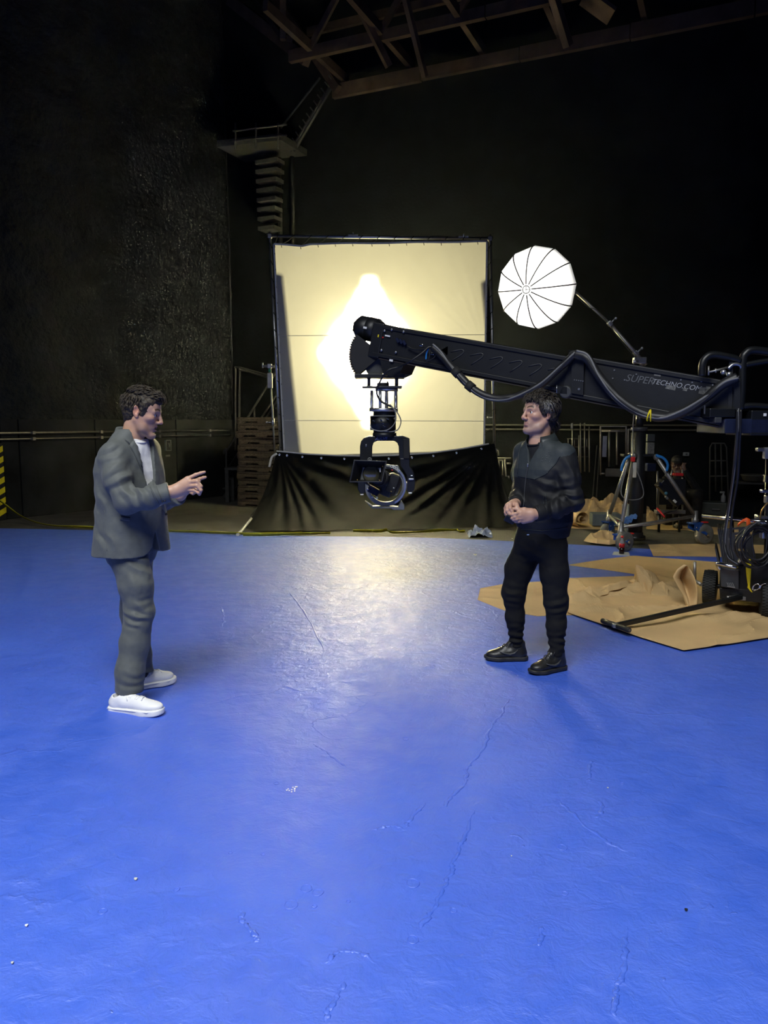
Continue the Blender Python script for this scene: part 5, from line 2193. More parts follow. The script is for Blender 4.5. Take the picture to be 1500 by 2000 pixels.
# coiled cables on the cart
for k in range(9):
    c = cq(1474 + random.uniform(-4, 22), 1066 + random.uniform(-6, 8), -.10 - .019 * k)
    rx, rz = random.uniform(.10, .16), random.uniform(.13, .18)
    q = MB()
    q.tube([c + Vector((rx * math.cos(a_) + .01 * math.sin(3 * a_ + k), .010 * math.sin(2 * a_ + k), rz * math.sin(a_))) for a_ in np.linspace(0, 2 * math.pi, 36)[:-1]], random.uniform(.006, .010), 8, closed=True)
    tag(q.build('cable_coil', 'cable'), 'loop of black cable hung in the coil bundle on the cart', 'cable', 'black cable loops hung on the cart')
q = MB()
q.box(cq(1497, 1045, -.10), (.09, .06, .05), bev=.006)
tag(q.build('metal_connector', 'steel'), 'shiny metal connector block hanging in the cable coil', 'connector')
q = MB()
a = [cq(1441, 1026, -.1), cq(1450, 1018, -.12), cq(1458, 1014, -.13), cq(1461, 1014, -.13), cq(1462, 1024, -.12), cq(1463, 1038, -.11)]
g_ = np.zeros((6, 2, 3))
for i, p in enumerate(a):
    o = Vector((.0, 0, .012)) if i < 3 else Vector((.016, 0, 0))
    g_[i, 0], g_[i, 1] = p - o, p + o
q.grid(g_, thick=(0, .003, 0))
tag(q.build('ribbon_marker', 'orange'), 'bright orange ribbon tied to the cart push bar', 'ribbon')
# upright post with small fittings at the cart's far side
ps = thing('monitor_post', 'black post with clamps and a white cap behind the coil bundle', 'post', cq(1496, 1110, .2))
q = MB()
q.cyl(cq(1496, 1105, .2), cq(1500, 880, .2), .018, 10)
q.build('post', 'black_metal', ps)
for (x, y, w, h, m_) in ((1498, 885, .05, .09, 'off_white'), (1490, 878, .10, .03, 'dull_steel'), (1500, 935, .06, .06, 'dark_grey'), (1497, 959, .09, .025, 'steel'), (1500, 975, .05, .06, 'dull_steel'), (1488, 1010, .08, .025, 'dull_steel'), (1478, 1011, .02, .05, 'steel')):
    q = MB()
    q.box(cq(x, y, .15), (w, .05, h), bev=.006)
    q.build('fitting', m_, ps)
q = MB()
q.tube(bez([cq(1484, 1015, .1), cq(1487, 1000, .1), cq(1494, 988, .1), cq(1502, 980, .1)], 6), .006, 6)
q.build('cord', 'brass', ps)
# ============================================================ gear along the dark back wall
BR_ = Matrix((D0, N0, Vector((0, 0, 1)))).transposed()


def bw_tube(pix, r, nm, m_, par, off=.15):
    q = MB()
    q.tube([BW(x, y, off) for x, y in pix], r, 8)
    return q.build(nm, m_, par)


def bt_(name, lab, cat, px, py, off):
    p = BW(px, py, off)
    return thing(name, lab, cat, p)


gt = bt_('steel_gate_frame', 'pale steel barrier frame leaning on the dark back wall', 'frame', 1198, 925, .2)
for pix in ([(1173, 928), (1173, 833), (1223, 833), (1223, 905)], [(1175, 842), (1222, 842)], [(1190, 842), (1190, 912)], [(1205, 842), (1205, 908)], [(1173, 925), (1182, 925)]):
    bw_tube(pix, .018, 'bar', 'dull_steel', gt, .2)
q = MB()
q.box(BW(1181, 872, .19), (.07, .02, .36), BR_)
q.build('panel_strip', mat('blue_grey_strip', (.18, .2, .32), .5), gt)
q = MB()
q.box(BW(1201, 923, .3), (.30, .12, .14), BR_, .01)
tag(q.build('grey_box', 'dark_grey'), 'small dark grey box fixed under the steel barrier frame', 'box')
g2 = bt_('steel_gate_frame', 'second barrier frame half hidden by the black column', 'frame', 1230, 925, .2)
bw_tube([(1227, 925), (1227, 838), (1240, 838)], .016, 'bar', 'dull_steel', g2, .2)
bw_tube([(1233, 920), (1233, 845)], .012, 'bar', 'dull_steel', g2, .2)
rk = bt_('pole_rack', 'wall rack of upright steel poles behind the man in black', 'rack', 1130, 925, .2)
for pix in ([(1118, 826), (1118, 922)], [(1134, 826), (1134, 924)], [(1142, 826), (1142, 921)], [(1151, 833), (1151, 922)], [(1131, 850), (1131, 924)]):
    bw_tube(pix, .012, 'pole', 'dull_steel', rk, .22)
for y in (857, 873, 892):
    bw_tube([(1108, y), (1153, y)], .011, 'rail', 'rail', rk, .2)
for x in (1110, 1122, 1146):
    bw_tube([(x, 857), (x, 873)], .009, 'peg', 'dull_steel', rk, .2)
q = MB()
q.box(BW(1117, 832, .22), (.035, .03, .09), BR_)
q.build('pole_head', 'dull_steel', rk)
for k, (x0, y0, x1, y1) in enumerate(((1155, 945, 1166, 870), (1163, 944, 1172, 868))):
    q = MB()
    f_ = BW(x0, y0 + 60, .30)
    q.tube([Vector((f_.x, f_.y, .0)), BW(x1, y1, .12)], .010, 8)
    tag(q.build('leaning_pole', 'rail'), ('thin steel pole leaning on the wall beside the pole rack', 'thin steel pole leaning next to the barrier frame')[k], 'pole')
# clamps hung on the wall beside the skirt
ck = bt_('clamp_rack', 'pale steel grip clamps hanging on the wall beside the black skirt', 'clamp rack', 985, 935, .15)
for pix in ([(968, 880), (973, 880), (974, 890)], [(970, 895), (998, 895)], [(970, 899), (985, 899)], [(982, 899), (982, 928)], [(986, 897), (988, 930), (995, 930)], [(975, 900), (975, 915)], [(990, 905), (998, 905)], [(994, 930), (994, 934)]):
    bw_tube(pix, .017, 'clamp', 'dull_steel', ck, .18)
# hand truck
ht = bt_('hand_truck', 'dark tubular hand truck parked against the back wall', 'hand truck', 1405, 975, .3)
for pix in ([(1386, 1012), (1387, 874), (1391, 866), (1415, 866), (1419, 874), (1424, 1012)], [(1397, 866), (1398, 960)], [(1408, 866), (1410, 960)], [(1386, 900), (1421, 900)], [(1386, 930), (1423, 930)]):
    bw_tube(pix, .014, 'bar', 'rail', ht, .3)
q = MB()
h_ = BW(1406, 972, .30)
q.box((h_.x, h_.y, .02), (.4, .34, .03), BR_)
q.build('toe_plate', 'rail', ht)
cs = bt_('equipment_case', 'dark green equipment case on the floor by the hand truck', 'case', 1392, 1000, .8)
q = MB()
g = G(1394, 1030)
q.box((g.x, g.y + .1, .19), (.42, .28, .38), BR_, .015)
q.build('shell', mat('dark_green_case', (.016, .022, .018), .6), cs)
q = MB()
q.box((g.x, g.y - .05, .27), (.12, .03, .03), BR_, .006)
q.build('handle', 'black_metal', cs)
bo = thing('spray_bottle', 'pale spray bottle standing on the dark green case', 'bottle', (g.x + .12, g.y, .38))
q = MB()
q.lathe((g.x + .12, g.y, .38), (0, 0, 1), [(0, .03), (.01, .034), (.09, .034), (.12, .015), (.14, .013)], 12)
q.build('body', 'cable_grey', bo)
q = MB()
q.box((g.x + .10, g.y, .53), (.07, .025, .03), bev=.005)
q.build('trigger', 'mid_grey', bo)
ba = bt_('work_basin', 'dark oval basin on a shelf near the hand truck', 'basin', 1475, 935, .5)
q = MB()
q.lathe(BW(1472, 940, .5), (0, 0, 1), [(0, .12), (.02, .16), (.09, .19), (.10, .2), (.11, .19), (.03, .14)], 20)
q.build('bowl', 'rail', ba)
q = MB()
q.box(BW(1472, 943, .45), (.6, .3, .03), BR_)
q.build('shelf', 'black_matte', ba)
wbx = bt_('wall_outlet', 'pale grey outlet plate on the dark back wall', 'outlet', 1340, 888, .05)
q = MB()
q.box(BW(1340, 887, .05), (.10, .03, .06), BR_, .004)
q.build('plate', 'mid_grey', wbx)
q = MB()
q.box(BW(1341, 887, .07), (.03, .02, .03), BR_)
q.build('socket', 'dark_grey', wbx)
# monitor cart with tubes, black light head
mc_ = thing('monitor_cart', 'dark monitor cart with steel posts behind the rolling stand', 'cart', G(1308, 1012))
for pix in ([(1284, 920), (1284, 1004)], [(1333, 917), (1333, 1002)], [(1313, 918), (1308, 940)]):
    q = MB()
    q.tube([P(x, y, 11.0) for x, y in pix], .013, 8)
    q.build('post', 'dull_steel', mc_)
for (x0, y0, x1, y1, m_) in ((1280, 996, 1336, 1003, 'dull_steel'), (1262, 848, 1276, 862, 'dark_grey'), (1262, 864, 1275, 890, 'residue'), (1262, 905, 1278, 920, 'plug_blue'), (1286, 935, 1335, 985, 'black_metal'), (1316, 924, 1332, 929, 'red')):
    q = MB()
    a, c = P(x0, y0, 11.0), P(x1, y1, 11.0)
    q.box(((a.x + c.x) / 2, 11.0, (a.z + c.z) / 2), (c.x - a.x, .12, a.z - c.z), bev=.005)
    q.build('shelf_item', m_, mc_)
for x in (1288, 1328):
    q = MB()
    a = P(x, 1003, 11.0)
    q.tube([a, Vector((a.x, a.y, 0))], .02, 8)
    q.build('leg', 'black_metal', mc_)
lh = thing('lamp_head', 'long black lamp head with a coloured lens leaning on the monitor cart', 'lamp', P(1310, 985, 10.6))
q = MB()
q.bar(P(1287, 942, 10.6), P(1326, 984, 10.6), .12, .16, (0, -1, 0), .01)
q.build('housing', 'black_metal', lh)
q = MB()
q.lathe(P(1300.5, 963.5, 10.51), (0, -1, 0), [(0, .022), (.01, .022), (.014, .01)], 14)
q.build('lens', mat('teal_lens', (.1, .3, .4), .2), lh)
for (x, y, m_) in ((1302, 972, 'mid_grey'), (1318, 979, 'white'), (1290, 945, 'plug_blue'), (1302, 929, 'mid_grey')):
    q = MB()
    q.box(P(x, y, 10.5), (.05, .02, .03), Matrix.Rotation(.8, 3, 'Y'), .003)
    q.build('fitting', m_, lh)
q = MB()
q.tube(bez([P(1326, 984, 10.6), P(1322, 995, 10.6), P(1308, 1000, 10.6), P(1296, 1005, 10.5), P(1290, 1020, 10.4)], 6), .008, 6)
q.build('power_cable', 'cable', lh)
q = MB()
q.tube(bez([P(1283, 993, 10.4), P(1288, 998, 10.35), P(1294, 1005, 10.3), P(1298, 1010, 10.3)], 5), .014, 6)
tag(q.build('red_webbing', 'red'), 'short red strap end hanging under the lamp head', 'strap')
# ============================================================ smooth body modelling: distance field + surface nets
class Field:
    def __init__(self, ax, ay, az):
        self.ax = [np.asarray(a, np.float32) for a in (ax, ay, az)]
        self.d = np.full([len(a) for a in self.ax], 0.5, np.float32)

    def sl(self, lo, hi):
        r = []
        for a, l, h in zip(self.ax, lo, hi):
            i0 = max(0, int(np.searchsorted(a, l)) - 1)
            i1 = min(len(a), int(np.searchsorted(a, h)) + 2)
            r.append(slice(i0, max(i0, i1)))
        return tuple(r)

    def xyz(self, s):
        return (self.ax[0][s[0]][:, None, None], self.ax[1][s[1]][None, :, None], self.ax[2][s[2]][None, None, :])

    def put(self, s, v, k, mode):
        D = self.d[s]
        if D.size == 0:
            return
        if mode == 'add':
            h = np.clip(.5 + .5 * (D - v) / k, 0, 1)
            self.d[s] = D * (1 - h) + v * h - k * h * (1 - h)
        else:
            h = np.clip(.5 - .5 * (D + v) / k, 0, 1)
            self.d[s] = D * (1 - h) - v * h + k * h * (1 - h)

    def cap(self, a, b, ra, rb=None, k=.012, mode='add', wr=None):
        rb = ra if rb is None else rb
        a, b = np.array(a, float), np.array(b, float)
        R = max(ra, rb) + k + .02
        s = self.sl(np.minimum(a, b) - R, np.maximum(a, b) + R)
        X, Y, Z = self.xyz(s)
        ab = b - a
        L2 = max(1e-9, float(ab @ ab))
        t = np.clip(((X - a[0]) * ab[0] + (Y - a[1]) * ab[1] + (Z - a[2]) * ab[2]) / L2, 0, 1)
        qx, qy, qz = X - a[0] - t * ab[0], Y - a[1] - t * ab[1], Z - a[2] - t * ab[2]
        v = np.sqrt(qx * qx + qy * qy + qz * qz) - (ra + (rb - ra) * t)
        if wr:
            amp, fr, ph = wr
            x, y, d = frame_from(Vector(ab))
            an = np.arctan2(qx * y[0] + qy * y[1] + qz * y[2], qx * x[0] + qy * x[1] + qz * x[2])
            L = math.sqrt(L2)
            v = v - amp * np.sin(fr * t * L + 1.6 * np.sin(an + ph) + .8 * np.sin(2.3 * an + 2 * ph) + ph) * (.4 + .6 * np.sin(an * 1.0 + ph * 1.7) ** 2)
        self.put(s, v, k, mode)
        return self

    def chain(self, pts, rad, k=.012, mode='add'):
        for i in range(len(pts) - 1):
            self.cap(pts[i], pts[i + 1], rad[i], rad[i + 1], k, mode)
        return self

    def ell(self, c, r, R=None, k=.012, mode='add'):
        c = np.array(c, float)
        R = np.eye(3) if R is None else np.array(R, float)
        m = max(r) + k + .02
        s = self.sl(c - m, c + m)
        X, Y, Z = self.xyz(s)
        x, y, z = X - c[0], Y - c[1], Z - c[2]
        l = [x * R[0, i] + y * R[1, i] + z * R[2, i] for i in range(3)]
        k0 = np.sqrt(sum((l[i] / r[i]) ** 2 for i in range(3)))
        k1 = np.sqrt(sum((l[i] / (r[i] ** 2)) ** 2 for i in range(3))) + 1e-6
        self.put(s, k0 * (k0 - 1) / k1, k, mode)
        return self

    def loft(self, secs, hd, k=.02, mode='add', ex=2.3, z0=None, z1=None, fn=None):
        """secs: (z, cx, cy, a lateral, b forward) sorted by z; hd = forward unit vector (x, y)"""
        S = np.array(secs, float)
        R = S[:, 3:5].max() + .1
        lo = [S[:, 1].min() - R, S[:, 2].min() - R, S[:, 0].min() - .05]
        hi = [S[:, 1].max() + R, S[:, 2].max() + R, S[:, 0].max() + .05]
        s = self.sl(lo, hi)
        X, Y, Z = self.xyz(s)
        z = self.ax[2][s[2]]
        c = [np.interp(z, S[:, 0], S[:, i])[None, None, :] for i in range(1, 5)]
        dx, dy = X - c[0], Y - c[1]
        f = dx * hd[0] + dy * hd[1]
        l = dx * (-hd[1]) + dy * hd[0]
        rad = (np.abs(f / c[3]) ** ex + np.abs(l / c[2]) ** ex) ** (1 / ex)
        v = (rad - 1) * np.minimum(c[2], c[3])
        if fn is not None:
            v = fn(v, f, l, Z, c)
        top = S[-1, 0] if z1 is None else z1
        bot = S[0, 0] if z0 is None else z0
        v = np.maximum(v, np.maximum(bot - Z, Z - top))
        self.put(s, v, k, mode)
        return self

    def noise(self, fn):
        X, Y, Z = [a for a in self.ax]
        near = np.abs(self.d) < .03
        i, j, k = np.nonzero(near)
        self.d[i, j, k] += fn(X[i], Y[j], Z[k]).astype(np.float32)
        return self

    def folds(self, c, rad, dr, freq, amp, seed=0.0, warp=2.2):
        """soft cloth folds: sine ridges across dr, faded out with distance from c"""
        c = np.array(c, float)
        s = self.sl(c - 2.2 * rad, c + 2.2 * rad)
        D = self.d[s]
        i, j, k = np.nonzero(np.abs(D) < .03)
        x, y, z = self.ax[0][s[0]][i], self.ax[1][s[1]][j], self.ax[2][s[2]][k]
        d = np.array(dr, float)
        d /= np.linalg.norm(d)
        m_ = np.exp(-((x - c[0]) ** 2 + (y - c[1]) ** 2 + (z - c[2]) ** 2) / rad ** 2)
        ph = freq * ((x - c[0]) * d[0] + (y - c[1]) * d[1] + (z - c[2]) * d[2]) + warp * fbm(x * 9 + seed, y * 9, z * 9, 2, int(seed * 10) + 3)
        w_ = np.sin(ph)
        D[i, j, k] -= (amp * m_ * (w_ * .6 + .4 * np.abs(w_) * w_)).astype(np.float32)
        self.d[s] = D
        return self

    def nets(self):
        d = self.d
        s = d < 0
        n = d.shape
        c = np.zeros([m - 1 for m in n], np.uint8)
        for a in (0, 1):
            for b in (0, 1):
                for e in (0, 1):
                    c += s[a:n[0] - 1 + a, b:n[1] - 1 + b, e:n[2] - 1 + e]
        act = np.argwhere((c > 0) & (c < 8))
        idx = np.full(c.shape, -1, np.int32)
        idx[act[:, 0], act[:, 1], act[:, 2]] = np.arange(len(act))
        acc = np.zeros((len(act), 3))
        cnt = np.zeros(len(act))
        cs = [(a, b, e) for a in (0, 1) for b in (0, 1) for e in (0, 1)]
        val = {o: d[act[:, 0] + o[0], act[:, 1] + o[1], act[:, 2] + o[2]].astype(float) for o in cs}
        pos = {o: np.stack([self.ax[i][act[:, i] + o[i]] for i in range(3)], 1).astype(float) for o in cs}
        for o in cs:
            for i in range(3):
                if o[i] == 0:
                    p = list(o)
                    p[i] = 1
                    p = tuple(p)
                    m = (val[o] < 0) != (val[p] < 0)
                    t = val[o][m] / (val[o][m] - val[p][m])
                    acc[m] += pos[o][m] + (pos[p][m] - pos[o][m]) * t[:, None]
                    cnt[m] += 1
        V_ = acc / cnt[:, None]
        Q = []
        for i in range(3):
            j, k = (i + 1) % 3, (i + 2) % 3
            a0 = [slice(None)] * 3
            a1 = [slice(None)] * 3
            a0[i] = slice(0, n[i] - 1)
            a1[i] = slice(1, n[i])
            df = s[tuple(a0)] != s[tuple(a1)]
            e = np.argwhere(df)
            e = e[(e[:, j] > 0) & (e[:, k] > 0) & (e[:, j] < n[j] - 1) & (e[:, k] < n[k] - 1)]
            inside = s[e[:, 0], e[:, 1], e[:, 2]]

            def ci(dj, dk):
                q = e.copy()
                q[:, j] -= dj
                q[:, k] -= dk
                return idx[q[:, 0], q[:, 1], q[:, 2]]
            q = np.stack([ci(1, 1), ci(0, 1), ci(0, 0), ci(1, 0)], 1)
            q[~inside] = q[~inside][:, ::-1]
            Q.append(q)
        return V_, np.concatenate(Q)

    def mesh(self, smooth=1, lam=.5):
        V_, Q = self.nets()
        Q = Q[(Q >= 0).all(1)]
        for _ in range(smooth):
            acc = np.zeros_like(V_)
            cnt = np.zeros(len(V_))
            for a in range(4):
                b = (a + 1) % 4
                for x, y in ((a, b), (b, a)):
                    np.add.at(acc, Q[:, x], V_[Q[:, y]])
                    np.add.at(cnt, Q[:, x], 1)
            V_ = V_ * (1 - lam) + lam * acc / np.maximum(cnt, 1)[:, None]
        return V_, Q


def axis(lo, hi, fine, fs, cs):
    """grid line positions: step cs, but fs inside the fine intervals"""
    out = [lo]
    while out[-1] < hi:
        x = out[-1]
        st = cs
        for a, b in fine:
            if a <= x <= b:
                st = fs
            elif x < a < x + cs:
                st = min(st, max(fs, a - x))
        out.append(x + st)
    return np.array(out)


def np_obj(name, V_, Q, material, parent=None, col=None, origin=None, smooth=True):
    off = np.array(world_loc(parent)) if parent is not None else np.array(origin, float)
    me = bpy.data.meshes.new(name)
    me.vertices.add(len(V_))
    me.vertices.foreach_set('co', (V_ - off).astype(np.float32).ravel())
    me.loops.add(Q.size)
    me.loops.foreach_set('vertex_index', Q.astype(np.int32).ravel())
    me.polygons.add(len(Q))
    me.polygons.foreach_set('loop_start', np.arange(0, Q.size, 4, dtype=np.int32))
    me.polygons.foreach_set('loop_total', np.full(len(Q), 4, np.int32))
    me.update(calc_edges=True)
    me.polygons.foreach_set('use_smooth', np.full(len(Q), smooth))
    if col is not None:
        at = me.color_attributes.new('Col', 'FLOAT_COLOR', 'POINT')
        at.data.foreach_set('color', np.concatenate([col, np.ones((len(col), 1))], 1).astype(np.float32).ravel())
    me.validate()
    me.materials.append(M[material])
    o = bpy.data.objects.new(name, me)
    COL.objects.link(o)
    if parent is not None:
        o.parent = parent
    else:
        o.location = off
    return o


def skin_mat(name):
    m, N, L, b = new_mat(name)
    a = N.new('ShaderNodeVertexColor')
    a.layer_name = 'Col'
    nz = N.new('ShaderNodeTexNoise')
    nz.inputs['Scale'].default_value = 45
    nz.inputs['Detail'].default_value = 5
    tc = N.new('ShaderNodeTexCoord')
    L.new(tc.outputs['Object'], nz.inputs['Vector'])
    mx = N.new('ShaderNodeMixRGB')
    mx.blend_type = 'MULTIPLY'
    mx.inputs[0].default_value = .22
    L.new(a.outputs[0], mx.inputs[1])
    L.new(nz.outputs['Fac'], mx.inputs[2])
    L.new(mx.outputs[0], b.inputs['Base Color'])
    b.inputs['Roughness'].default_value = .48
    b.inputs['Subsurface Weight'].default_value = .12
    b.inputs['Subsurface Radius'].default_value = (.012, .005, .003)
    bp = N.new('ShaderNodeBump')
    bp.inputs['Strength'].default_value = .12
    bp.inputs['Distance'].default_value = .002
    n2 = N.new('ShaderNodeTexNoise')
    n2.inputs['Scale'].default_value = 320
    L.new(tc.outputs['Object'], n2.inputs['Vector'])
    L.new(n2.outputs['Fac'], bp.inputs['Height'])
    L.new(bp.outputs[0], b.inputs['Normal'])
    return m


M['skin'] = skin_mat('skin')


class Head:
    """local frame: f forward, s towards the person's left, u up; unit metres scaled by sc"""

    def __init__(self, c, fwd, up, sc=1.0):
        self.c = np.array(c, float)
        f = np.array(fwd, float)
        f /= np.linalg.norm(f)
        u = np.array(up, float)
        u -= f * (u @ f)
        u /= np.linalg.norm(u)
        self.R = np.stack([f, np.cross(u, f), u], 1)
        self.sc = sc

    def w(self, f, s, u):
        return self.c + self.R @ (np.array((f, s, u)) * self.sc)

    def loc(self, p):
        return ((p - self.c) @ self.R) / self.sc

    def build(self, F, mouth=0.0, jaw=1.0, nose=1.0):
        w, R, q = self.w, self.R, self.sc

        def E(c, r, k=.012, mode='add', rot=None):
            F.ell(w(*c), [x * q for x in r], R if rot is None else R @ rot, k * q, mode)

        def Cp(a, b, ra, rb, k=.012, mode='add'):
            F.cap(w(*a), w(*b), ra * q, rb * q, k * q, mode)
        E((-.014, 0, .036), (.098, .076, .086))
        E((.040, 0, .036), (.052, .062, .058), .03)
        E((.030, 0, -.030), (.058, .058, .080), .03)
        for s in (-1, 1):
            Cp((-.002, s * .056, -.045), (.030, s * .046, -.088), .018, .016, .03)
            Cp((.030, s * .046, -.088), (.070, s * .016, -.108 - mouth), .016, .017, .03)
            E((.056, s * .044, -.022), (.026, .020, .018), .022)
            Cp((.086, s * .010, .020), (.074, s * .044, .018), .011, .010, .016)
        E((.078, 0, -.106 - mouth), (.020, .024, .018), .02)
        E((.071, 0, -.068), (.024, .031, .030), .02)
        # nose
        Cp((.094, 0, .010), (.104 * nose + .008, 0, -.030), .0085, .0105, .010)
        E((.112, 0, -.036), (.012, .011, .0105), .008)
        for s in (-1, 1):
            E((.101, s * .013, -.040), (.012, .0085, .009), .007)
            E((.104, s * .008, -.0475), (.006, .004, .004), .004, 'sub')
            E((.098, s * .031, .000), (.018, .022, .0125), .010, 'sub')
            # upper and lower lid
            Cp((.0835, s * .016, .0075), (.079, s * .047, .0065), .0044, .0040, .005)
            Cp((.0835, s * .017, -.0095), (.078, s * .046, -.0085), .0040, .0036, .005)
        # lips
        m = mouth
        for s in (-1, 1):
            Cp((.0940, 0, -.0630), (.083, s * .023, -.068 - m * .4), .0054, .0030, .006)
            Cp((.0912, 0, -.0745 - m), (.082, s * .023, -.069 - m * .5), .0060, .0030, .006)
        if m > 0:
            E((.096, 0, -.0690 - m * .45), (.016, .018, .0042 + m * .45), .004, 'sub')
        else:
            Cp((.103, 0, -.0685), (.087, .022, -.0685), .0016, .001, .003, 'sub')
            Cp((.103, 0, -.0685), (.087, -.022, -.0685), .0016, .001, .003, 'sub')
        E((.094, 0, -.0885 - m), (.008, .022, .006), .008, 'sub')
        # ears
        for s in (-1, 1):
            tl = np.array(Matrix.Rotation(-.22, 3, 'Y') @ Matrix.Rotation(s * .25, 3, 'Z'))
            E((-.014, s * .079, -.002), (.019, .008, .031), .006, 'add', tl)
            E((-.009, s * .0875, .002), (.011, .0085, .019), .004, 'sub', tl)
            Cp((-.030, s * .084, .010), (-.020, s * .084, .027), .0045, .0045, .004)
            E((-.004, s * .078, -.028), (.009, .007, .009), .006)
            E((-.001, s * .083, -.006), (.005, .004, .008), .004)

    def colours(self, V_, base, lip, stub, brow, stub_amt=.4, mouth=0.0):
        L = self.loc(V_)
        f, s, u = L[:, 0], np.abs(L[:, 1]), L[:, 2]
        col = np.tile(np.array(base), (len(V_), 1))
        on = (np.linalg.norm(L, axis=1) < .19)

        def g(c, r, pw=1.0):
            v = ((f - c[0]) / r[0]) ** 2 + ((s - c[1]) / r[1]) ** 2 + ((u - c[2]) / r[2]) ** 2
            return np.exp(-v * pw) * on

        def mixc(w_, c):
            nonlocal col
            w_ = np.clip(w_, 0, 1)[:, None]
            col = col * (1 - w_) + np.array(c) * w_
        blush = np.array(base) * np.array((1.08, .72, .66))
        mixc(.28 * g((.07, .045, -.03), (.04, .035, .035)), blush)
        mixc(.55 * g((.115, 0, -.036), (.015, .016, .014)), blush)
        mixc(.6 * g((-.014, .082, 0), (.03, .014, .04)), blush)
        st = 1 / (1 + np.exp((u + .052 + .25 * (.075 - f)) / .006)) * (f > -.02) * (u > -.15) * on
        st = st * np.clip((f + .005) / .02, 0, 1)
        mixc(stub_amt * st, stub)
        mixc(.9 * stub_amt * g((.098, 0, -.052), (.02, .028, .007)), stub)
        lw = np.maximum(g((.093, .0, -.0625 - mouth * .1), (.022, .024, .0048), 1.3), g((.09, .0, -.0745 - mouth), (.022, .022, .0060), 1.3))
        mixc(.85 * lw, lip)
        bu = .0275 + .006 * np.sin(np.clip((s - .012) / .04, 0, 1) * 3.0)
        bw = np.exp(-((u - bu) / .0058) ** 2) * (s > .010) * (s < .053) * (f > .045) * on
        mixc(.95 * bw, brow)
        if mouth > 0:
            mixc(1.0 * g((.082, 0, -.069 - mouth * .45), (.012, .017, .004 + mouth * .35), 1.2), (.05, .012, .01))
        return col

    def eyes(self, parent, look=(1, 0, 0), iris=(.05, .028, .015)):
        M.setdefault('eye_white', mat('eye_white', (.62, .60, .57), .15, 0, .03))
        for nm, c in (('iris_' + str(iris), iris),):
            M.setdefault(nm, mat('iris', c, .1, 0, .1))
        lk = Vector(self.R @ np.array(look)).normalized()
        for s in (-1, 1):
            q = MB()
            c = Vector(self.w(.0755, s * .031, -.001))
            r = .0125 * self.sc
            q.ball(c, r, 16, 12)
            e = q.build('eye', 'eye_white', parent)
            q = MB()
            q.lathe(c + lk * r * .90, lk, [(0, .0056 * self.sc), (.0012, .005 * self.sc), (.0018, .0008)], 14)
            q.build('iris', 'iris_' + str(iris), e)


def hair_locks(name, H, roots, flow, length, rad, material, parent, seed=1, lift=.004, curl=0.0, cfreq=60, seg=7, shell=(.098, .076, .086), centre=(-.014, 0, .036), grow=1.0):
    """tapered strands that hug the skull ellipsoid; roots: (f, s, u) unit directions; flow(dir) -> local direction"""
    rng = np.random.default_rng(seed)
    q = MB()
    sh, cc = np.array(shell), np.array(centre)
    for k, r0 in enumerate(roots):
        d = np.array(r0, float)
        d /= np.linalg.norm(d)
        p = cc + d * sh * 1.0
        L_ = length(d) * rng.uniform(.75, 1.25)
        st = L_ / seg
        pts, ph = [], rng.uniform(0, 6.28)
        off = lift * rng.uniform(.4, 1.6)
        g = np.array(flow(d), float) + rng.normal(0, .22, 3)
        for i in range(seg + 1):
            n = (p - cc) / (sh ** 2)
            n /= np.linalg.norm(n)
            side = np.cross(n, g)
            side /= np.linalg.norm(side) + 1e-6
            t = i / seg
            lf = off + grow * lift * 2.2 * math.sin(min(1, t * 1.3) * math.pi * .6)
            pp = p + n * lf + side * curl * math.sin(ph + t * L_ * cfreq) * t + n * curl * .8 * math.cos(ph + t * L_ * cfreq) * t
            pts.append(Vector(H.w(*pp)))
            gt = g - n * (g @ n)
            gt /= np.linalg.norm(gt) + 1e-6
            p = p + gt * st
            # fall back on to the shell
            e = (p - cc) / sh
            le = np.linalg.norm(e)
            if le < 1.0:
                p = cc + e / le * sh
        rr = rad * rng.uniform(.7, 1.2) * H.sc
        q.tube(pts, [rr * (.55 if i == 0 else 1 - .8 * (i / seg) ** 2) for i in range(seg + 1)], 5, caps=True)
    return q.build(name, material, parent)


def hair_mat(name, dark, light, grey=None, ga=.0):
    m, N, L, b = new_mat(name)
    tc = N.new('ShaderNodeTexCoord')
    n = N.new('ShaderNodeTexNoise')
    n.inputs['Scale'].default_value = 70
    n.inputs['Detail'].default_value = 6
    L.new(tc.outputs['Object'], n.inputs['Vector'])
    r = N.new('ShaderNodeValToRGB')
    r.color_ramp.elements[0].position, r.color_ramp.elements[1].position = .35, .68
    r.color_ramp.elements[0].color, r.color_ramp.elements[1].color = dark + (1,), light + (1,)
    L.new(n.outputs['Fac'], r.inputs[0])
    L.new(r.outputs[0], b.inputs['Base Color'])
    b.inputs['Roughness'].default_value = .6
    b.inputs['Specular IOR Level'].default_value = .3
    return m


M['hair_brown'] = hair_mat('dark_brown_hair', (.016, .012, .008), (.060, .046, .030))
M['hair_grey'] = hair_mat('dark_hair_greying', (.010, .008, .006), (.045, .036, .028))
M['hair_silver'] = hair_mat('silvering_hair', (.04, .038, .034), (.22, .21, .19))


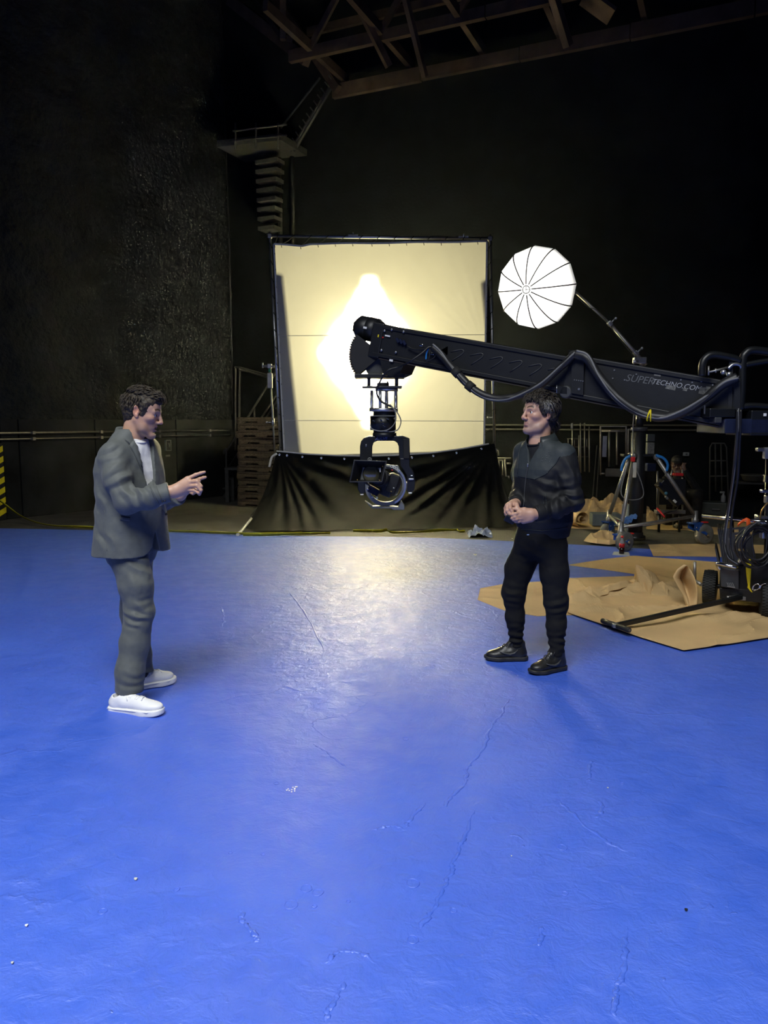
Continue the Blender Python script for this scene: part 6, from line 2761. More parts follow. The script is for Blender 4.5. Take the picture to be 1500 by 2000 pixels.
def shoe(parent_person, name, toe, heel, wid, style, mats, roll=0.0, lift=0.0):
    """sneaker between heel and toe points (world, at sole level); separate sole, upper, laces"""
    toe, heel = Vector(toe), Vector(heel)
    x = (toe - heel)
    Ln = x.length
    x.normalize()
    up = Vector((0, 0, 1))
    y = up.cross(x).normalized()
    z = x.cross(y).normalized()
    R = Matrix((x, y, z)).transposed()
    ax = [np.arange(-.03, Ln + .03, .004), np.arange(-.075, .0751, .004), np.arange(-.01, .20, .004)]
    ks = Ln / .30

    def W(V_):
        return V_ @ np.array(R).T + np.array(heel)
    hgt = {'low': .072, 'mid': .115}[style]
    so = .034 if style == 'low' else .026
    # sole
    F = Field(*ax)
    S = lambda v: v * ks
    def solef(F, e, z0, z1):
        X, Y, Z = F.ax[0][:, None, None], F.ax[1][None, :, None], F.ax[2][None, None, :]
        t = X / Ln
        kw = wid / .105
        d2 = np.full(np.broadcast_shapes(X.shape, Y.shape), 9.0)
        ch = [(.037, 0, .036), (.13, .003, .037), (.205, 0, .049), (.30 - .043, -.004, .042)]
        for (x0, y0, r0), (x1, y1, r1) in zip(ch[:-1], ch[1:]):
            x0, x1 = x0 * ks, x1 * ks
            tt = np.clip(((X - x0) * (x1 - x0) + (Y - y0) * (y1 - y0)) / ((x1 - x0) ** 2 + (y1 - y0) ** 2), 0, 1)
            dd = np.sqrt((X - x0 - tt * (x1 - x0)) ** 2 + (Y - y0 - tt * (y1 - y0)) ** 2) - (r0 + (r1 - r0) * tt) * kw - e
            h = np.clip(.5 + .5 * (d2 - dd) / .01, 0, 1)
            d2 = d2 * (1 - h) + dd * h - .01 * h * (1 - h)
        toeup = .010 * np.clip((t - .75) / .25, 0, 1) ** 2
        dz = np.maximum(z0 + toeup - Z, Z - z1 - toeup * .5)
        m_ = np.maximum(d2, dz)
        o = np.sqrt(np.maximum(d2 + .005, 0) ** 2 + np.maximum(dz + .005, 0) ** 2) - .005 + np.minimum(np.maximum(d2 + .005, dz + .005), 0)
        F.d = np.minimum(F.d, o).astype(np.float32)
    solef(F, 0.003, 0, so)
    V_, Q = F.mesh(1)
    root = thing_part = None
    sole = np_obj(name + '_sole', W(V_), Q, mats[1], parent_person)
    F = Field(*ax)
    a = lambda *p: p
    F.ell((S(.225), 0, so + .012), (S(.068), .047, .030), None, .02)
    F.ell((S(.15), 0, so + .020), (S(.075), .041, .040), None, .03)
    F.ell((S(.065), 0, so + .018), (S(.058), .037, .045), None, .02)
    F.cap((S(.05), 0, so + .02), (S(.055), 0, so + hgt - .03), .036, .035, .02)
    F.cap((S(.10), 0, so + .03), (S(.085), 0, so + hgt - .025), .034, .032, .03)
    F.cap((S(.185), 0, so + .030), (S(.105), 0, so + hgt - .014), .020, .018, .02)
    # collar opening
    F.cap((S(.062), 0, so + hgt - .01), (S(.066), 0, so + hgt + .06), .030, .036, .008, 'sub')
    F.d = np.maximum(F.d, (so - .006 - F.ax[2])[None, None, :]).astype(np.float32)
    X, Y, Z = F.ax[0][:, None, None], F.ax[1][None, :, None], F.ax[2][None, None, :]
    V_, Q = F.mesh(1)
    up_ = np_obj(name + '_upper', W(V_), Q, mats[0], parent_person)
    # laces
    q = MB()
    for i in range(6):
        t = i / 5
        xx, zz = S(.195 - .085 * t), so + .0545 + (hgt - .060) * t ** 1.1
        half = .026 - .004 * t
        sg = 1 if i % 2 else -1
        pts = [Vector(W(np.array([[xx + sg * .006 * s_, half * s_ * 1.0, zz + .006 - .012 * s_ * s_]]))[0]) for s_ in (-1, -.5, 0, .5, 1)]
        q.tube(pts, .0032, 6)
    q.tube([Vector(W(np.array([p]))[0]) for p in ((S(.108), -.004, so + hgt - .0), (S(.122), -.028, so + hgt - .012), (S(.130), -.034, so + hgt - .028))], .0028, 6)
    q.tube([Vector(W(np.array([p]))[0]) for p in ((S(.108), .004, so + hgt - .0), (S(.122), .028, so + hgt - .012), (S(.135), .032, so + hgt - .030))], .0028, 6)
    q.build(name + '_laces', mats[2], up_)
    if style == 'low':
        q = MB()
        hw = np.interp([.05, .2, .4, .6, .8, .95], [0, .08, .3, .5, .72, .88, 1.0], [.022, .037, .039, .040, .052, .047, .016]) * (wid / .105)
        for s_ in (-1, 1):
            q.tube([Vector(W(np.array([[Ln * t, s_ * (h_ + .003), so - .006 + .005 * max(0, (t - .75) / .25) ** 2]]))[0]) for t, h_ in zip([.05, .2, .4, .6, .8, .95], hw)], .0022, 5)
        q.build(name + '_welt', mats[1], sole)
    else:
        q = MB()
        for s_ in (-1, 1):   # curved side stripe
            pts = [(.075, .0385, .050), (.10, .043, .030), (.13, .0445, .022), (.17, .046, .030), (.205, .045, .042)]
            q.tube([Vector(W(np.array([[S(p[0]), s_ * p[1], so + p[2]]]))[0]) for p in pts], [.004, .007, .008, .005, .002], 6)
        q.build(name + '_side_stripe', mats[3], up_)
    return up_


def band(pts_lo, pts_hi, thick, name, material, parent, n=1):
    """strip between two point rows, given thickness outwards"""
    a = np.zeros((len(pts_lo), 2, 3))
    for i, (p, r) in enumerate(zip(pts_lo, pts_hi)):
        a[i, 0], a[i, 1] = p, r
    q = MB()
    q.grid(a, smooth=True, thick=thick)
    return q.build(name, material, parent)
# ============================================================ people
from mathutils.bvhtree import BVHTree


def cut(F, c, n, rad):
    """slice the limb end off at plane through c with outward normal n"""
    c = np.array(c, float)
    n = np.array(n, float)
    n /= np.linalg.norm(n)
    s = F.sl(c - rad, c + rad)
    X, Y, Z = F.xyz(s)
    pl = (X - c[0]) * n[0] + (Y - c[1]) * n[1] + (Z - c[2]) * n[2]
    rr = (X - c[0]) ** 2 + (Y - c[1]) ** 2 + (Z - c[2]) ** 2
    F.d[s] = np.where(rr < rad * rad, np.maximum(F.d[s], pl), F.d[s])


class Skinner:
    """finds where a photo pixel's line of sight meets a finished mesh"""

    def __init__(self, V_, Q):
        self.t = BVHTree.FromPolygons([Vector(v) for v in V_], [tuple(int(i) for i in q) for q in Q])

    def hit(self, px, py, off=0.0):
        o = Vector(CAM)
        d = (P(px, py, 5.0) - o).normalized()
        h = self.t.ray_cast(o, d)
        if h[0] is None:
            n = self.t.find_nearest(P(px, py, 4.6))
            return n[0] + n[1] * off
        return h[0] + h[1] * off

    def line(self, pix, off, n=8):
        pp = []
        for i in range(len(pix) - 1):
            for k in range(n):
                t = k / n
                pp.append(self.hit(pix[i][0] * (1 - t) + pix[i + 1][0] * t, pix[i][1] * (1 - t) + pix[i + 1][1] * t, off))
        pp.append(self.hit(*pix[-1], off))
        return pp

    def patch(self, A, B, n=16, m=5, off=.005):
        a_, b_ = poly_interp(A, n), poly_interp(B, n)
        g = np.zeros((n, m, 3))
        for i in range(n):
            for j in range(m):
                t = j / (m - 1)
                p = a_[i] * (1 - t) + b_[i] * t
                g[i, j] = self.hit(p[0], p[1], off)
        return g


def fold_noise(amp, sx, sy, sz, seed):
    return lambda x, y, z: amp * fbm(x * sx, y * sy, z * sz, 3, seed)


def fabric(name, col, rough=.75, sheen=.15, var=.08, scale=30, bump=.12, bscale=350, spec=.3):
    return mat(name, col, rough, 0, var, scale, bump, bscale, spec, sheen)


M['suit'] = fabric('grey_suit_cloth', (.092, .100, .095), .62, .08)
M['suit_lapel'] = M['suit']
M['tshirt'] = fabric('white_cotton', (.78, .78, .78), .8)
M['sock'] = fabric('black_sock', (.01, .01, .012), .9)
M['shoe_white'] = mat('white_leather', (.80, .80, .80), .45, 0, .03, bump=.05, bscale=200)
M['shoe_black'] = mat('black_leather', (.012, .012, .012), .40, 0, .2, bump=.12, bscale=120)
M['sole_black'] = mat('black_sole', (.016, .016, .017), .6, 0, .1)
M['track'] = fabric('black_jersey', (.006, .0065, .008), .75, .02)
M['track_yoke'] = mat('slate_nylon', (.020, .026, .028), .5, 0, .1, 30, .1, 200)
M['jeans_black'] = fabric('black_denim', (.0045, .0045, .005), .85, .0)
M['button'] = mat('dark_button', (.01, .01, .01), .4)


def pix_of(V_):
    c, s = math.cos(PITCH), math.sin(PITCH)
    z = V_[:, 2] - CAM[2]
    dep = V_[:, 1] * c - z * s
    return 750 + F_PX * V_[:, 0] / dep, 1000 - F_PX * (V_[:, 1] * s + z * c) / dep


def in_poly(x, y, poly):
    r = np.zeros(len(x), bool)
    j = len(poly) - 1
    for i in range(len(poly)):
        (xi, yi), (xj, yj) = poly[i], poly[j]
        m = ((yi > y) != (yj > y)) & (x < (xj - xi) * (y - yi) / (yj - yi + 1e-9) + xi)
        r ^= m
        j = i
    return r


def two_tone():
    m, N, L, b = new_mat('two_tone_track_cloth')
    a = N.new('ShaderNodeVertexColor')
    a.layer_name = 'Col'
    nz = N.new('ShaderNodeTexNoise')
    nz.inputs['Scale'].default_value = 260
    tc = N.new('ShaderNodeTexCoord')
    L.new(tc.outputs['Object'], nz.inputs['Vector'])
    L.new(a.outputs[0], b.inputs['Base Color'])
    bp = N.new('ShaderNodeBump')
    bp.inputs['Strength'].default_value = .12
    bp.inputs['Distance'].default_value = .004
    L.new(nz.outputs['Fac'], bp.inputs['Height'])
    L.new(bp.outputs[0], b.inputs['Normal'])
    b.inputs['Roughness'].default_value = .68
    b.inputs['Specular IOR Level'].default_value = .4
    return m


M['track_two_tone'] = two_tone()


def limb(F, pts, rad, k=.02, wr=None):
    for i in range(len(pts) - 1):
        F.cap(pts[i], pts[i + 1], rad[i], rad[i + 1], k, 'add', wr[i] if wr else None)


def ring_pts(c, a, b, hd, a0, a1, n, dz=lambda t: 0.0):
    out = []
    for i in range(n):
        t = a0 + (a1 - a0) * i / (n - 1)
        f, l = math.cos(t) * b, math.sin(t) * a
        out.append(Vector((c[0] + hd[0] * f - hd[1] * l, c[1] + hd[1] * f + hd[0] * l, c[2] + dz(t))))
    return out


# ------------------------------------------------------------ man in the grey suit
def man_suit():
    Y0 = 4.33
    q = lambda px, py, dy=0.0: np.array(P(px, py, Y0 + dy))
    an = math.radians(-28)
    hd = (math.cos(an), math.sin(an))
    near_toe, near_heel = G(321, 1397, .004), P(213, 1388, 4.13)
    far_toe, far_heel = G(341, 1331, .004), G(254, 1348, .004)
    near_ank = np.array(near_heel + (near_toe - near_heel).normalized() * .108) + (0, .018, .10)
    far_ank = np.array(far_heel + (far_toe - far_heel).normalized() * .075) + (0, 0, .10)
    # joints
    hipR, hipL = q(252, 1080, -.09), q(264, 1080, .09)
    kneR, kneL = q(273, 1196, -.13), q(262, 1198, .14)
    shR, shL = q(223, 888, -.140), q(286, 880, .150)
    elR, elL = q(247, 981, -.235), q(296, 985, .27)
    wrR, wrL = q(331, 962, -.24), q(352, 968, .10)
    neck0 = q(258, 858)
    hc = q(278, 804)
    hf = Vector((1.0, .04, -.25))
    H = Head(hc, hf, (.16, 0, 1), 1.0)
    # ---- body
    allp = np.array([hipR, hipL, shR, shL, elR, elL, wrR, wrL, near_ank, far_ank, kneR, kneL, np.array(near_toe), np.array(far_toe)])
    lo, hi = allp.min(0) - .12, allp.max(0) + .12
    hi[0] = q(410, 930, -.3)[0] + .03
    hi[2] = hc[2] + .16
    lo[2] = 0.0
    hx = (hc[0] - .14, hc[0] + .15)
    hand_x = (q(330, 960, -.25)[0], q(406, 930, -.3)[0] + .02)
    F = Field(axis(lo[0], hi[0], [hx, hand_x], .0027, .011),
              axis(lo[1], hi[1], [(hc[1] - .11, hc[1] + .11), (Y0 - .33, Y0 - .17), (Y0 + .02, Y0 + .16)], .0032, .012),
              axis(lo[2], hi[2], [(hc[2] - .16, hc[2] + .15), (q(0, 985, -.2)[2], q(0, 912, -.2)[2])], .0027, .012))
    F.ell((hipR + hipL) / 2 + (0, 0, .05), (.12, .12, .11), None, .04)
    F.cap((hipR + hipL) / 2, q(256, 900), .10, .095, .04)
    F.cap(shR, shL, .055, .055, .05)
    F.cap(q(256, 900), neck0, .08, .052, .04)
    F.cap(neck0 + (-.005, 0, -.02), H.w(-.028, 0, -.045), .060, .055, .03)
    F.cap(H.w(-.016, 0, -.135), H.w(.0, 0, -.075), .038, .040, .03)
    for sh, el, wr in ((shR, elR, wrR), (shL, elL, wrL)):
        limb(F, [sh, el, wr], [.05, .042, .029], .02)
    for hp, kn, ak in ((hipR, kneR, near_ank), (hipL, kneL, far_ank)):
        limb(F, [hp, kn, kn * .45 + ak * .55 + (.012, .01, 0), ak], [.070, .050, .034, .026], .03)
    for ak, to, he in ((near_ank, near_toe, near_heel), (far_ank, far_toe, far_heel)):
        dd = np.array((to - he).normalized())
        F.cap(ak + (0, 0, -.045), np.array(to) - dd * .11 + (0, 0, .046), .026, .017, .02)
    H.build(F, mouth=.010)

    # near (right) hand: back of the hand to the camera, index out, others curled
    def hp_(px, py, dy):
        return q(px, py, dy)
    kn = {'i': hp_(366, 935, -.235), 'm': hp_(370.5, 941, -.245), 'r': hp_(370, 949, -.245), 'p': hp_(366.5, 957, -.235)}
    F.cap(wrR + (-.02, 0, .003), q(343, 958, -.24), .030, .029, .02)
    for key, r in (('i', .0135), ('m', .0140), ('r', .0135), ('p', .0125)):
        F.cap(q(343, 957 + {'i': -5, 'm': -1, 'r': 3, 'p': 7}[key], -.238), kn[key], .019, r, .016)
    F.cap(q(342, 966, -.225), q(364, 961, -.215), .018, .013, .015)
    F.cap(q(345, 953, -.215), q(362, 945, -.20), .020, .014, .015)
    F.chain([kn['i'], hp_(382, 927.5, -.228), hp_(392, 924, -.225), hp_(399.5, 922, -.222)], [.0112, .0098, .0085, .0074], .006)
    F.chain([kn['m'], hp_(385, 940, -.262), hp_(392.5, 950, -.262), hp_(392, 957.5, -.25)], [.0118, .0102, .0090, .0078], .006)
    F.chain([kn['r'], hp_(384, 948.5, -.265), hp_(392.5, 957.5, -.265), hp_(390.5, 964, -.252)], [.0114, .0098, .0087, .0076], .006)
    F.chain([kn['p'], hp_(379, 957.5, -.252), hp_(387.5, 962.5, -.256), hp_(389.5, 966, -.248)], [.0104, .0088, .0079, .0070], .006)
    F.chain([q(352, 956, -.20), q(364, 950, -.175), q(374, 948, -.165), q(383, 947, -.16)], [.017, .0135, .0115, .0095], .010)
    # far (left) hand: pointing finger shows behind
    kl = {'i': q(378, 940, .075), 'm': q(379, 947, .065), 'r': q(378, 953, .06), 'p': q(375, 958, .06)}
    F.cap(wrL, q(362, 958, .08), .028, .026, .02)
    for key, r in (('i', .0135), ('m', .014), ('r', .0135), ('p', .012)):
        F.cap(q(360, 954 + {'i': -4, 'm': -1, 'r': 2, 'p': 5}[key], .085), kl[key], .018, r, .016)
    F.chain([kl['i'], q(390, 935.5, .06), q(397, 933, .055), q(401.5, 932, .05)], [.0115, .0100, .0088, .0076], .006)
    F.chain([kl['m'], q(387, 949, .045), q(384, 957, .05), q(379, 957, .06)], [.0115, .0100, .009, .0078], .006)
    F.chain([kl['r'], q(385, 955, .042), q(381, 961, .05), q(376, 960, .06)], [.011, .0098, .0088, .0076], .006)
    F.chain([kl['p'], q(380, 960, .045), q(377, 964, .05), q(373, 963, .06)], [.0102, .009, .008, .007], .006)
    F.chain([q(366, 950, .06), q(376, 944, .04), q(383, 941, .035), q(389, 940, .035)], [.016, .013, .0115, .0095], .01)
    V_, Q = F.mesh(1, .45)
    col = H.colours(V_, (.56, .33, .225), (.42, .14, .11), (.20, .135, .11), (.018, .012, .008), .42, .010)
    man = np_obj('person', V_, Q, 'skin', None, col, (q(256, 1300)[0], Y0, 0))
    tag(man, 'man in a grey suit and white sneakers talking and gesturing with both hands', 'person')
    H.eyes(man, (1, -.15, .03))
    # ---- trousers
    kF = Field(np.arange(lo[0] - .02, q(320, 1000)[0] + .05, .0045), np.arange(Y0 - .32, Y0 + .36, .0045), np.arange(.04, q(0, 1030)[2], .0045))
    secs = [(q(0, py)[2], q(px, py)[0], Y0, a, b) for py, px, a, b in ((1108, 257, .09, .07), (1095, 257, .135, .105), (1075, 257, .16, .125), (1050, 257, .165, .125), (1035, 257, .16, .12))]
    kF.loft(secs, hd, .05)
    hemR, hemL = q(251, 1349, -.190), np.array((far_ank[0] + .0, far_ank[1], .105))
    limb(kF, [hipR + (0, 0, -.03), q(266, 1142, -.12), kneR, q(263, 1255, -.15), q(254, 1310, -.18), hemR + (0, 0, -.06)], [.100, .091, .079, .077, .077, .076], .03,
         [(.003, 30, .3), (.0035, 45, 1.1), (.002, 62, 2.0), (.002, 45, .6), (.001, 40, 1)])
    limb(kF, [hipL + (0, 0, -.03), q(264, 1142, .12), kneL, hemL + (0, 0, -.06)], [.104, .093, .080, .070], .02, [(.003, 30, 2.3), (.0035, 45, .1), (.005, 60, 3.0)])
    kF.folds(q(265, 1205, -.21), .075, (.45, 0, 1), 105, .0065, 1.0, 3.2)
    kF.folds(q(285, 1190, -.20), .06, (-.3, 0, 1), 95, .004, 2.0, 3.2)
    kF.folds(q(257, 1330, -.22), .06, (.35, 0, 1), 130, .006, 3.0)
    kF.folds(q(285, 1105, -.18), .08, (.5, 0, 1), 100, .008, 4.0)
    kF.folds(q(250, 1150, -.2), .08, (1, 0, .25), 70, .004, 5.0)
    cut(kF, hemR, (-.05, 0, -1), .13)
    cut(kF, hemL, (0, 0, -1), .12)
    kF.noise(fold_noise(.0035, 14, 14, 9, 21))
    V2, Q2 = kF.mesh(1)
    np_obj('trousers', V2, Q2, 'suit', man)
    # ---- jacket
    jF = Field(np.arange(q(176, 900)[0] - .03, q(360, 960)[0], .0042), np.arange(Y0 - .36, Y0 + .40, .0045), np.arange(q(0, 1090)[2], q(0, 835)[2], .0042))
    js = [(1086, 257, .222, .182), (1060, 257, .220, .176), (1030, 257, .214, .168), (1000, 257, .208, .158), (960, 256, .210, .152), (920, 254, .216, .144), (893, 253, .208, .126), (874, 255, .182, .104), (858, 257, .140, .084), (846, 258, .112, .074), (838, 258, .09, .066)]
    jsec = [(q(0, py)[2], q(px, py)[0], Y0, a, b) for py, px, a, b in js]
    jF.loft(jsec, hd, .02, z0=q(0, 1078)[2])
    zb, zt = q(0, 1004)[2], q(0, 848)[2]
    zh = q(0, 1078)[2]
    limb(jF, [shR, q(228, 935, -.21), elR, q(290, 972, -.262), wrR + (.0, 0, 0)], [.075, .067, .062, .057, .053], .03, [(.002, 40, .4), (.003, 50, 1.4), (.004, 60, .2), (.002, 40, 2.2)])
    limb(jF, [shL, q(294, 935, .23), elL, wrL + (-.01, 0, 0)], [.080, .070, .064, .052], .03, [(.003, 40, .4), (.004, 50, 1.4), (.004, 50, .2)])
    jF.folds(q(262, 962, -.30), .075, (.8, 0, .6), 105, .011, 1.0)
    jF.folds(q(232, 925, -.26), .085, (.55, 0, -.8), 85, .008, 2.0)
    jF.folds(q(222, 880, -.22), .06, (.5, 0, -.9), 85, .006, 3.0)
    jF.folds(q(300, 970, -.31), .07, (.75, 0, .5), 80, .005, 4.0)
    jF.folds(q(208, 990, -.1), .10, (.9, 0, .45), 75, .008, 5.0)
    jF.folds(q(215, 1045, -.16), .09, (1, 0, .2), 60, .006, 6.0)
    jF.folds(q(275, 920, -.18), .08, (.85, 0, .5), 75, .006, 7.0)
    jF.folds(q(270, 1040, -.2), .10, (.8, 0, .6), 45, .004, 8.0)
    # V opening above the button and the split below it
    X, Y, Z = jF.ax[0][:, None, None], jF.ax[1][None, :, None], jF.ax[2][None, None, :]
    cx_, cy_ = np.interp(jF.ax[2], [s[0] for s in jsec], [s[1] for s in jsec])[None, None, :], Y0
    f_ = (X - cx_) * hd[0] + (Y - cy_) * hd[1]
    l_ = (X - cx_) * (-hd[1]) + (Y - cy_) * hd[0]
    zz = jF.ax[2]
    vw = np.interp(zz, [zh, zb - .10, zb - .01, zb + .02, zt - .06, zt + .02], [.035, .006, -.02, -.004, .066, .078])[None, None, :]
    wedge = np.maximum(np.abs(l_ - .012) - vw, .02 - f_)
    jF.d = np.maximum(jF.d, -wedge * .9).astype(np.float32)
    # rounded front corners of the skirt
    jF.d = np.maximum(jF.d, np.where((f_ > .05), (zh + .06 * np.clip(1 - np.abs(l_) / .09, 0, 1) ** 2) - Z, -1)).astype(np.float32)
    cut(jF, wrR, wrR - q(290, 972, -.262), .10)
    cut(jF, wrL + (-.01, 0, 0), wrL - elL, .10)
    # neck hole
    jF.cap(neck0 + (.004, -.004, -.02), neck0 + (.01, 0, .12), .062, .085, .01, 'sub')
    jF.noise(fold_noise(.0045, 9, 9, 7, 31))
    V3, Q3 = jF.mesh(1)
    jk = np_obj('jacket', V3, Q3, 'suit', man)
    S = Skinner(V3, Q3)
    # shirt under it
    sF = Field(np.arange(q(225, 900)[0], q(335, 900)[0], .005), np.arange(Y0 - .2, Y0 + .25, .005), np.arange(q(0, 1040)[2], q(0, 838)[2], .005))
    sF.loft([(z, x, y, max(.03, a - .035), max(.03, b - .022)) for z, x, y, a, b in jsec[1:9]], hd, .02)
    sF.cap(q(256, 890), neck0 + (.004, 0, -.062), .088, .074, .03)
    sF.cap(neck0 + (.004, 0, .000), neck0 + (.014, 0, .12), .056, .075, .006, 'sub')
    sF.noise(fold_noise(.004, 16, 16, 8, 41))
    V4, Q4 = sF.mesh(1)
    sh_ = np_obj('t_shirt', V4, Q4, 'tshirt', man)
    # collar band of the shirt
    rp = ring_pts(neck0 + np.array((.006, 0, -.004)), .067, .070, hd, -2.6, 2.6, 30, lambda t: -.014 * math.cos(t))
    b = MB()
    b.tube(rp, .006, 6)
    b.build('neck_rib', 'tshirt', sh_)
    # jacket collar: stand and fall round the neck
    n_ = 34
    A0, A1 = math.radians(52), math.radians(308)
    lo_r = ring_pts(np.array(q(257, 863)), .108, .088, hd, A0, A1, n_, lambda t: .020 * -math.cos(t) + .006)
    hi_r = ring_pts(np.array(q(257, 845)), .080, .074, hd, A0, A1, n_, lambda t: .024 * -math.cos(t))
    fa_r = ring_pts(np.array(q(257, 845)), .086, .080, hd, A0, A1, n_, lambda t: .026 * -math.cos(t) + .004)
    g = np.zeros((n_, 4, 3))
    for i in range(n_):
        g[i, 0] = lo_r[i]
        g[i, 1] = lo_r[i].lerp(fa_r[i], .6) + Vector((0, 0, .002))
        g[i, 2] = fa_r[i]
        g[i, 3] = hi_r[i] + Vector((0, 0, -.012))
    b = MB()
    b.grid(g, thick=(0, 0, .0045))
    b.build('collar', 'suit', jk)
    # lapels laid on the chest
    for A, B in (([(253, 869), (262, 884), (274, 910), (290, 945), (308, 978), (322, 1001)], [(262, 858), (272, 874), (285, 902), (300, 938), (314, 972), (323, 1000)]),):
        g = S.patch(A, B, 22, 6, .006)
        b = MB()
        b.grid(g, thick=(.0, -.004, .001))
        b.build('lapel', 'suit', jk)
        b = MB()
        b.tube([Vector(g[i, 0]) + Vector((-.001, -.003, -.003)) for i in range(22)], .0022, 5)
        b.build('lapel_edge', 'suit', jk)
    b = MB()
    b.tube([S.hit(252, 868, .008), S.hit(246, 862, .010), S.hit(243, 858, .010)], .0022, 5)
    b.build('notch', 'suit', jk)
    # pocket flap, seams, vent, buttons
    g = S.patch([(235, 1008), (245, 1010), (254, 1011)], [(234, 1015), (244, 1017), (254, 1018)], 10, 4, .004)
    b = MB()
    b.grid(g, thick=(0, -.003, 0))
    b.build('pocket_flap', 'suit', jk)
    for pix in ([(204, 997), (206, 1030), (208, 1060), (209, 1076)],):
        b = MB()
        b.tube(S.line(pix, -.0002), .0014, 5)
        b.build('seam', 'suit', jk)
    for px, py in ((323, 1004),):
        b = MB()
        c = S.hit(px, py, .003)
        b.lathe(c, (.75, -.65, .1), [(0, .009), (.004, .009), (.006, .005)], 14)
        b.build('button', 'button', jk)
    for k in range(3):
        b = MB()
        c = S.hit(322 - 4.5 * k, 978 + 1.2 * k, .002)
        b.ball(c, .005, 8, 6)
        b.build('cuff_button', 'button', jk)
    # ---- shoes and sock
    b = MB()
    b.cyl(Vector(near_ank) + Vector((0, 0, -.03)), Vector(near_ank) + Vector((.006, .004, .09)), .036, 20, .036)
    b.build('sock', 'sock', man)
    b = MB()
    b.cyl(Vector(far_ank) + Vector((0, 0, -.03)), Vector(far_ank) + Vector((.0, 0, .09)), .042, 20, .044)
    b.build('sock', 'sock', man)
    shoe(man, 'sneaker', near_toe, near_heel, .112, 'low', ('shoe_white', 'shoe_white', 'white'))
    shoe(man, 'sneaker', far_toe, far_heel, .112, 'low', ('shoe_white', 'shoe_white', 'white'))
    # ---- hair: short, brushed forward and up at the front
    hF = Field(np.arange(hx[0], hx[1], .0028), np.arange(hc[1] - .12, hc[1] + .12, .0032), np.arange(hc[2] - .13, hc[2] + .17, .0028))
    R, w = H.R, H.w
    hF.ell(w(-.012, 0, .038), (.101, .080, .092), R, .01)
    hF.ell(w(.040, 0, .082), (.056, .056, .034), R, .03)
    hF.ell(w(-.040, 0, .0), (.066, .074, .070), R, .02)
    hF.cap(w(-.048, 0, -.03), w(-.050, 0, -.082), .053, .038, .02)
    for s in (-1, 1):
        hF.cap(w(.022, s * .068, .035), w(.017, s * .067, -.012), .016, .008, .02)
        hF.cap(w(.02, s * .06, .05), w(.048, s * .052, .058), .018, .012, .02)
        # cut round the ear and behind the jaw
        hF.cap(w(-.012, s * .088, -.005), w(-.022, s * .088, -.05), .026, .026, .006, 'sub')
        hF.cap(w(.012, s * .075, -.055), w(-.016, s * .072, -.11), .034, .034, .008, 'sub')
    hF.ell(w(.112, 0, .012), (.050, .085, .052), R, .008, 'sub')
    hF.ell(w(.070, 0, -.045), (.055, .10, .075), R, .008, 'sub')
    hF.cap(w(.118, -.05, .052), w(.118, .05, .052), .026, .026, .006, 'sub')
    hF.noise(lambda x, y, z: .0028 * fbm(x * 70, y * 60, z * 80, 3, 77) + .002 * fbm(x * 25, y * 25, z * 25, 2, 78))
    V5, Q5 = hF.mesh(0)
    hr = np_obj('hair', V5, Q5, 'hair_brown', man)
    rng = np.random.default_rng(5)
    roots = []
    while len(roots) < 330:
        d = rng.normal(0, 1, 3)
        d /= np.linalg.norm(d)
        f, s, u = d
        if u > .30 and f < .80 and (u > .62 or f < .52) or (u > -.25 and f < -.15) or (abs(s) > .8 and u > .1 and f < .3):
            roots.append(d)
    hair_locks('hair_tufts', H, roots, lambda d: (1.0, .15 * d[1], .25) if d[2] > .45 else (.25, 0, -1.0), lambda d: .034 if d[2] > .45 else .022, .0036, 'hair_brown', hr, 3, .005, .002, 90, 5, (.099, .077, .088), (-.014, 0, .039))
    roots = [(rng.uniform(.55, .88), rng.uniform(-.6, .6), rng.uniform(.50, .9)) for _ in range(130)]
    hair_locks('hair_quiff', H, roots, lambda d: (1.0, .3 * d[1], .30), lambda d: .030, .0036, 'hair_brown', hr, 4, .011, .003, 90, 5, (.099, .077, .088), (-.014, 0, .039))
    return man


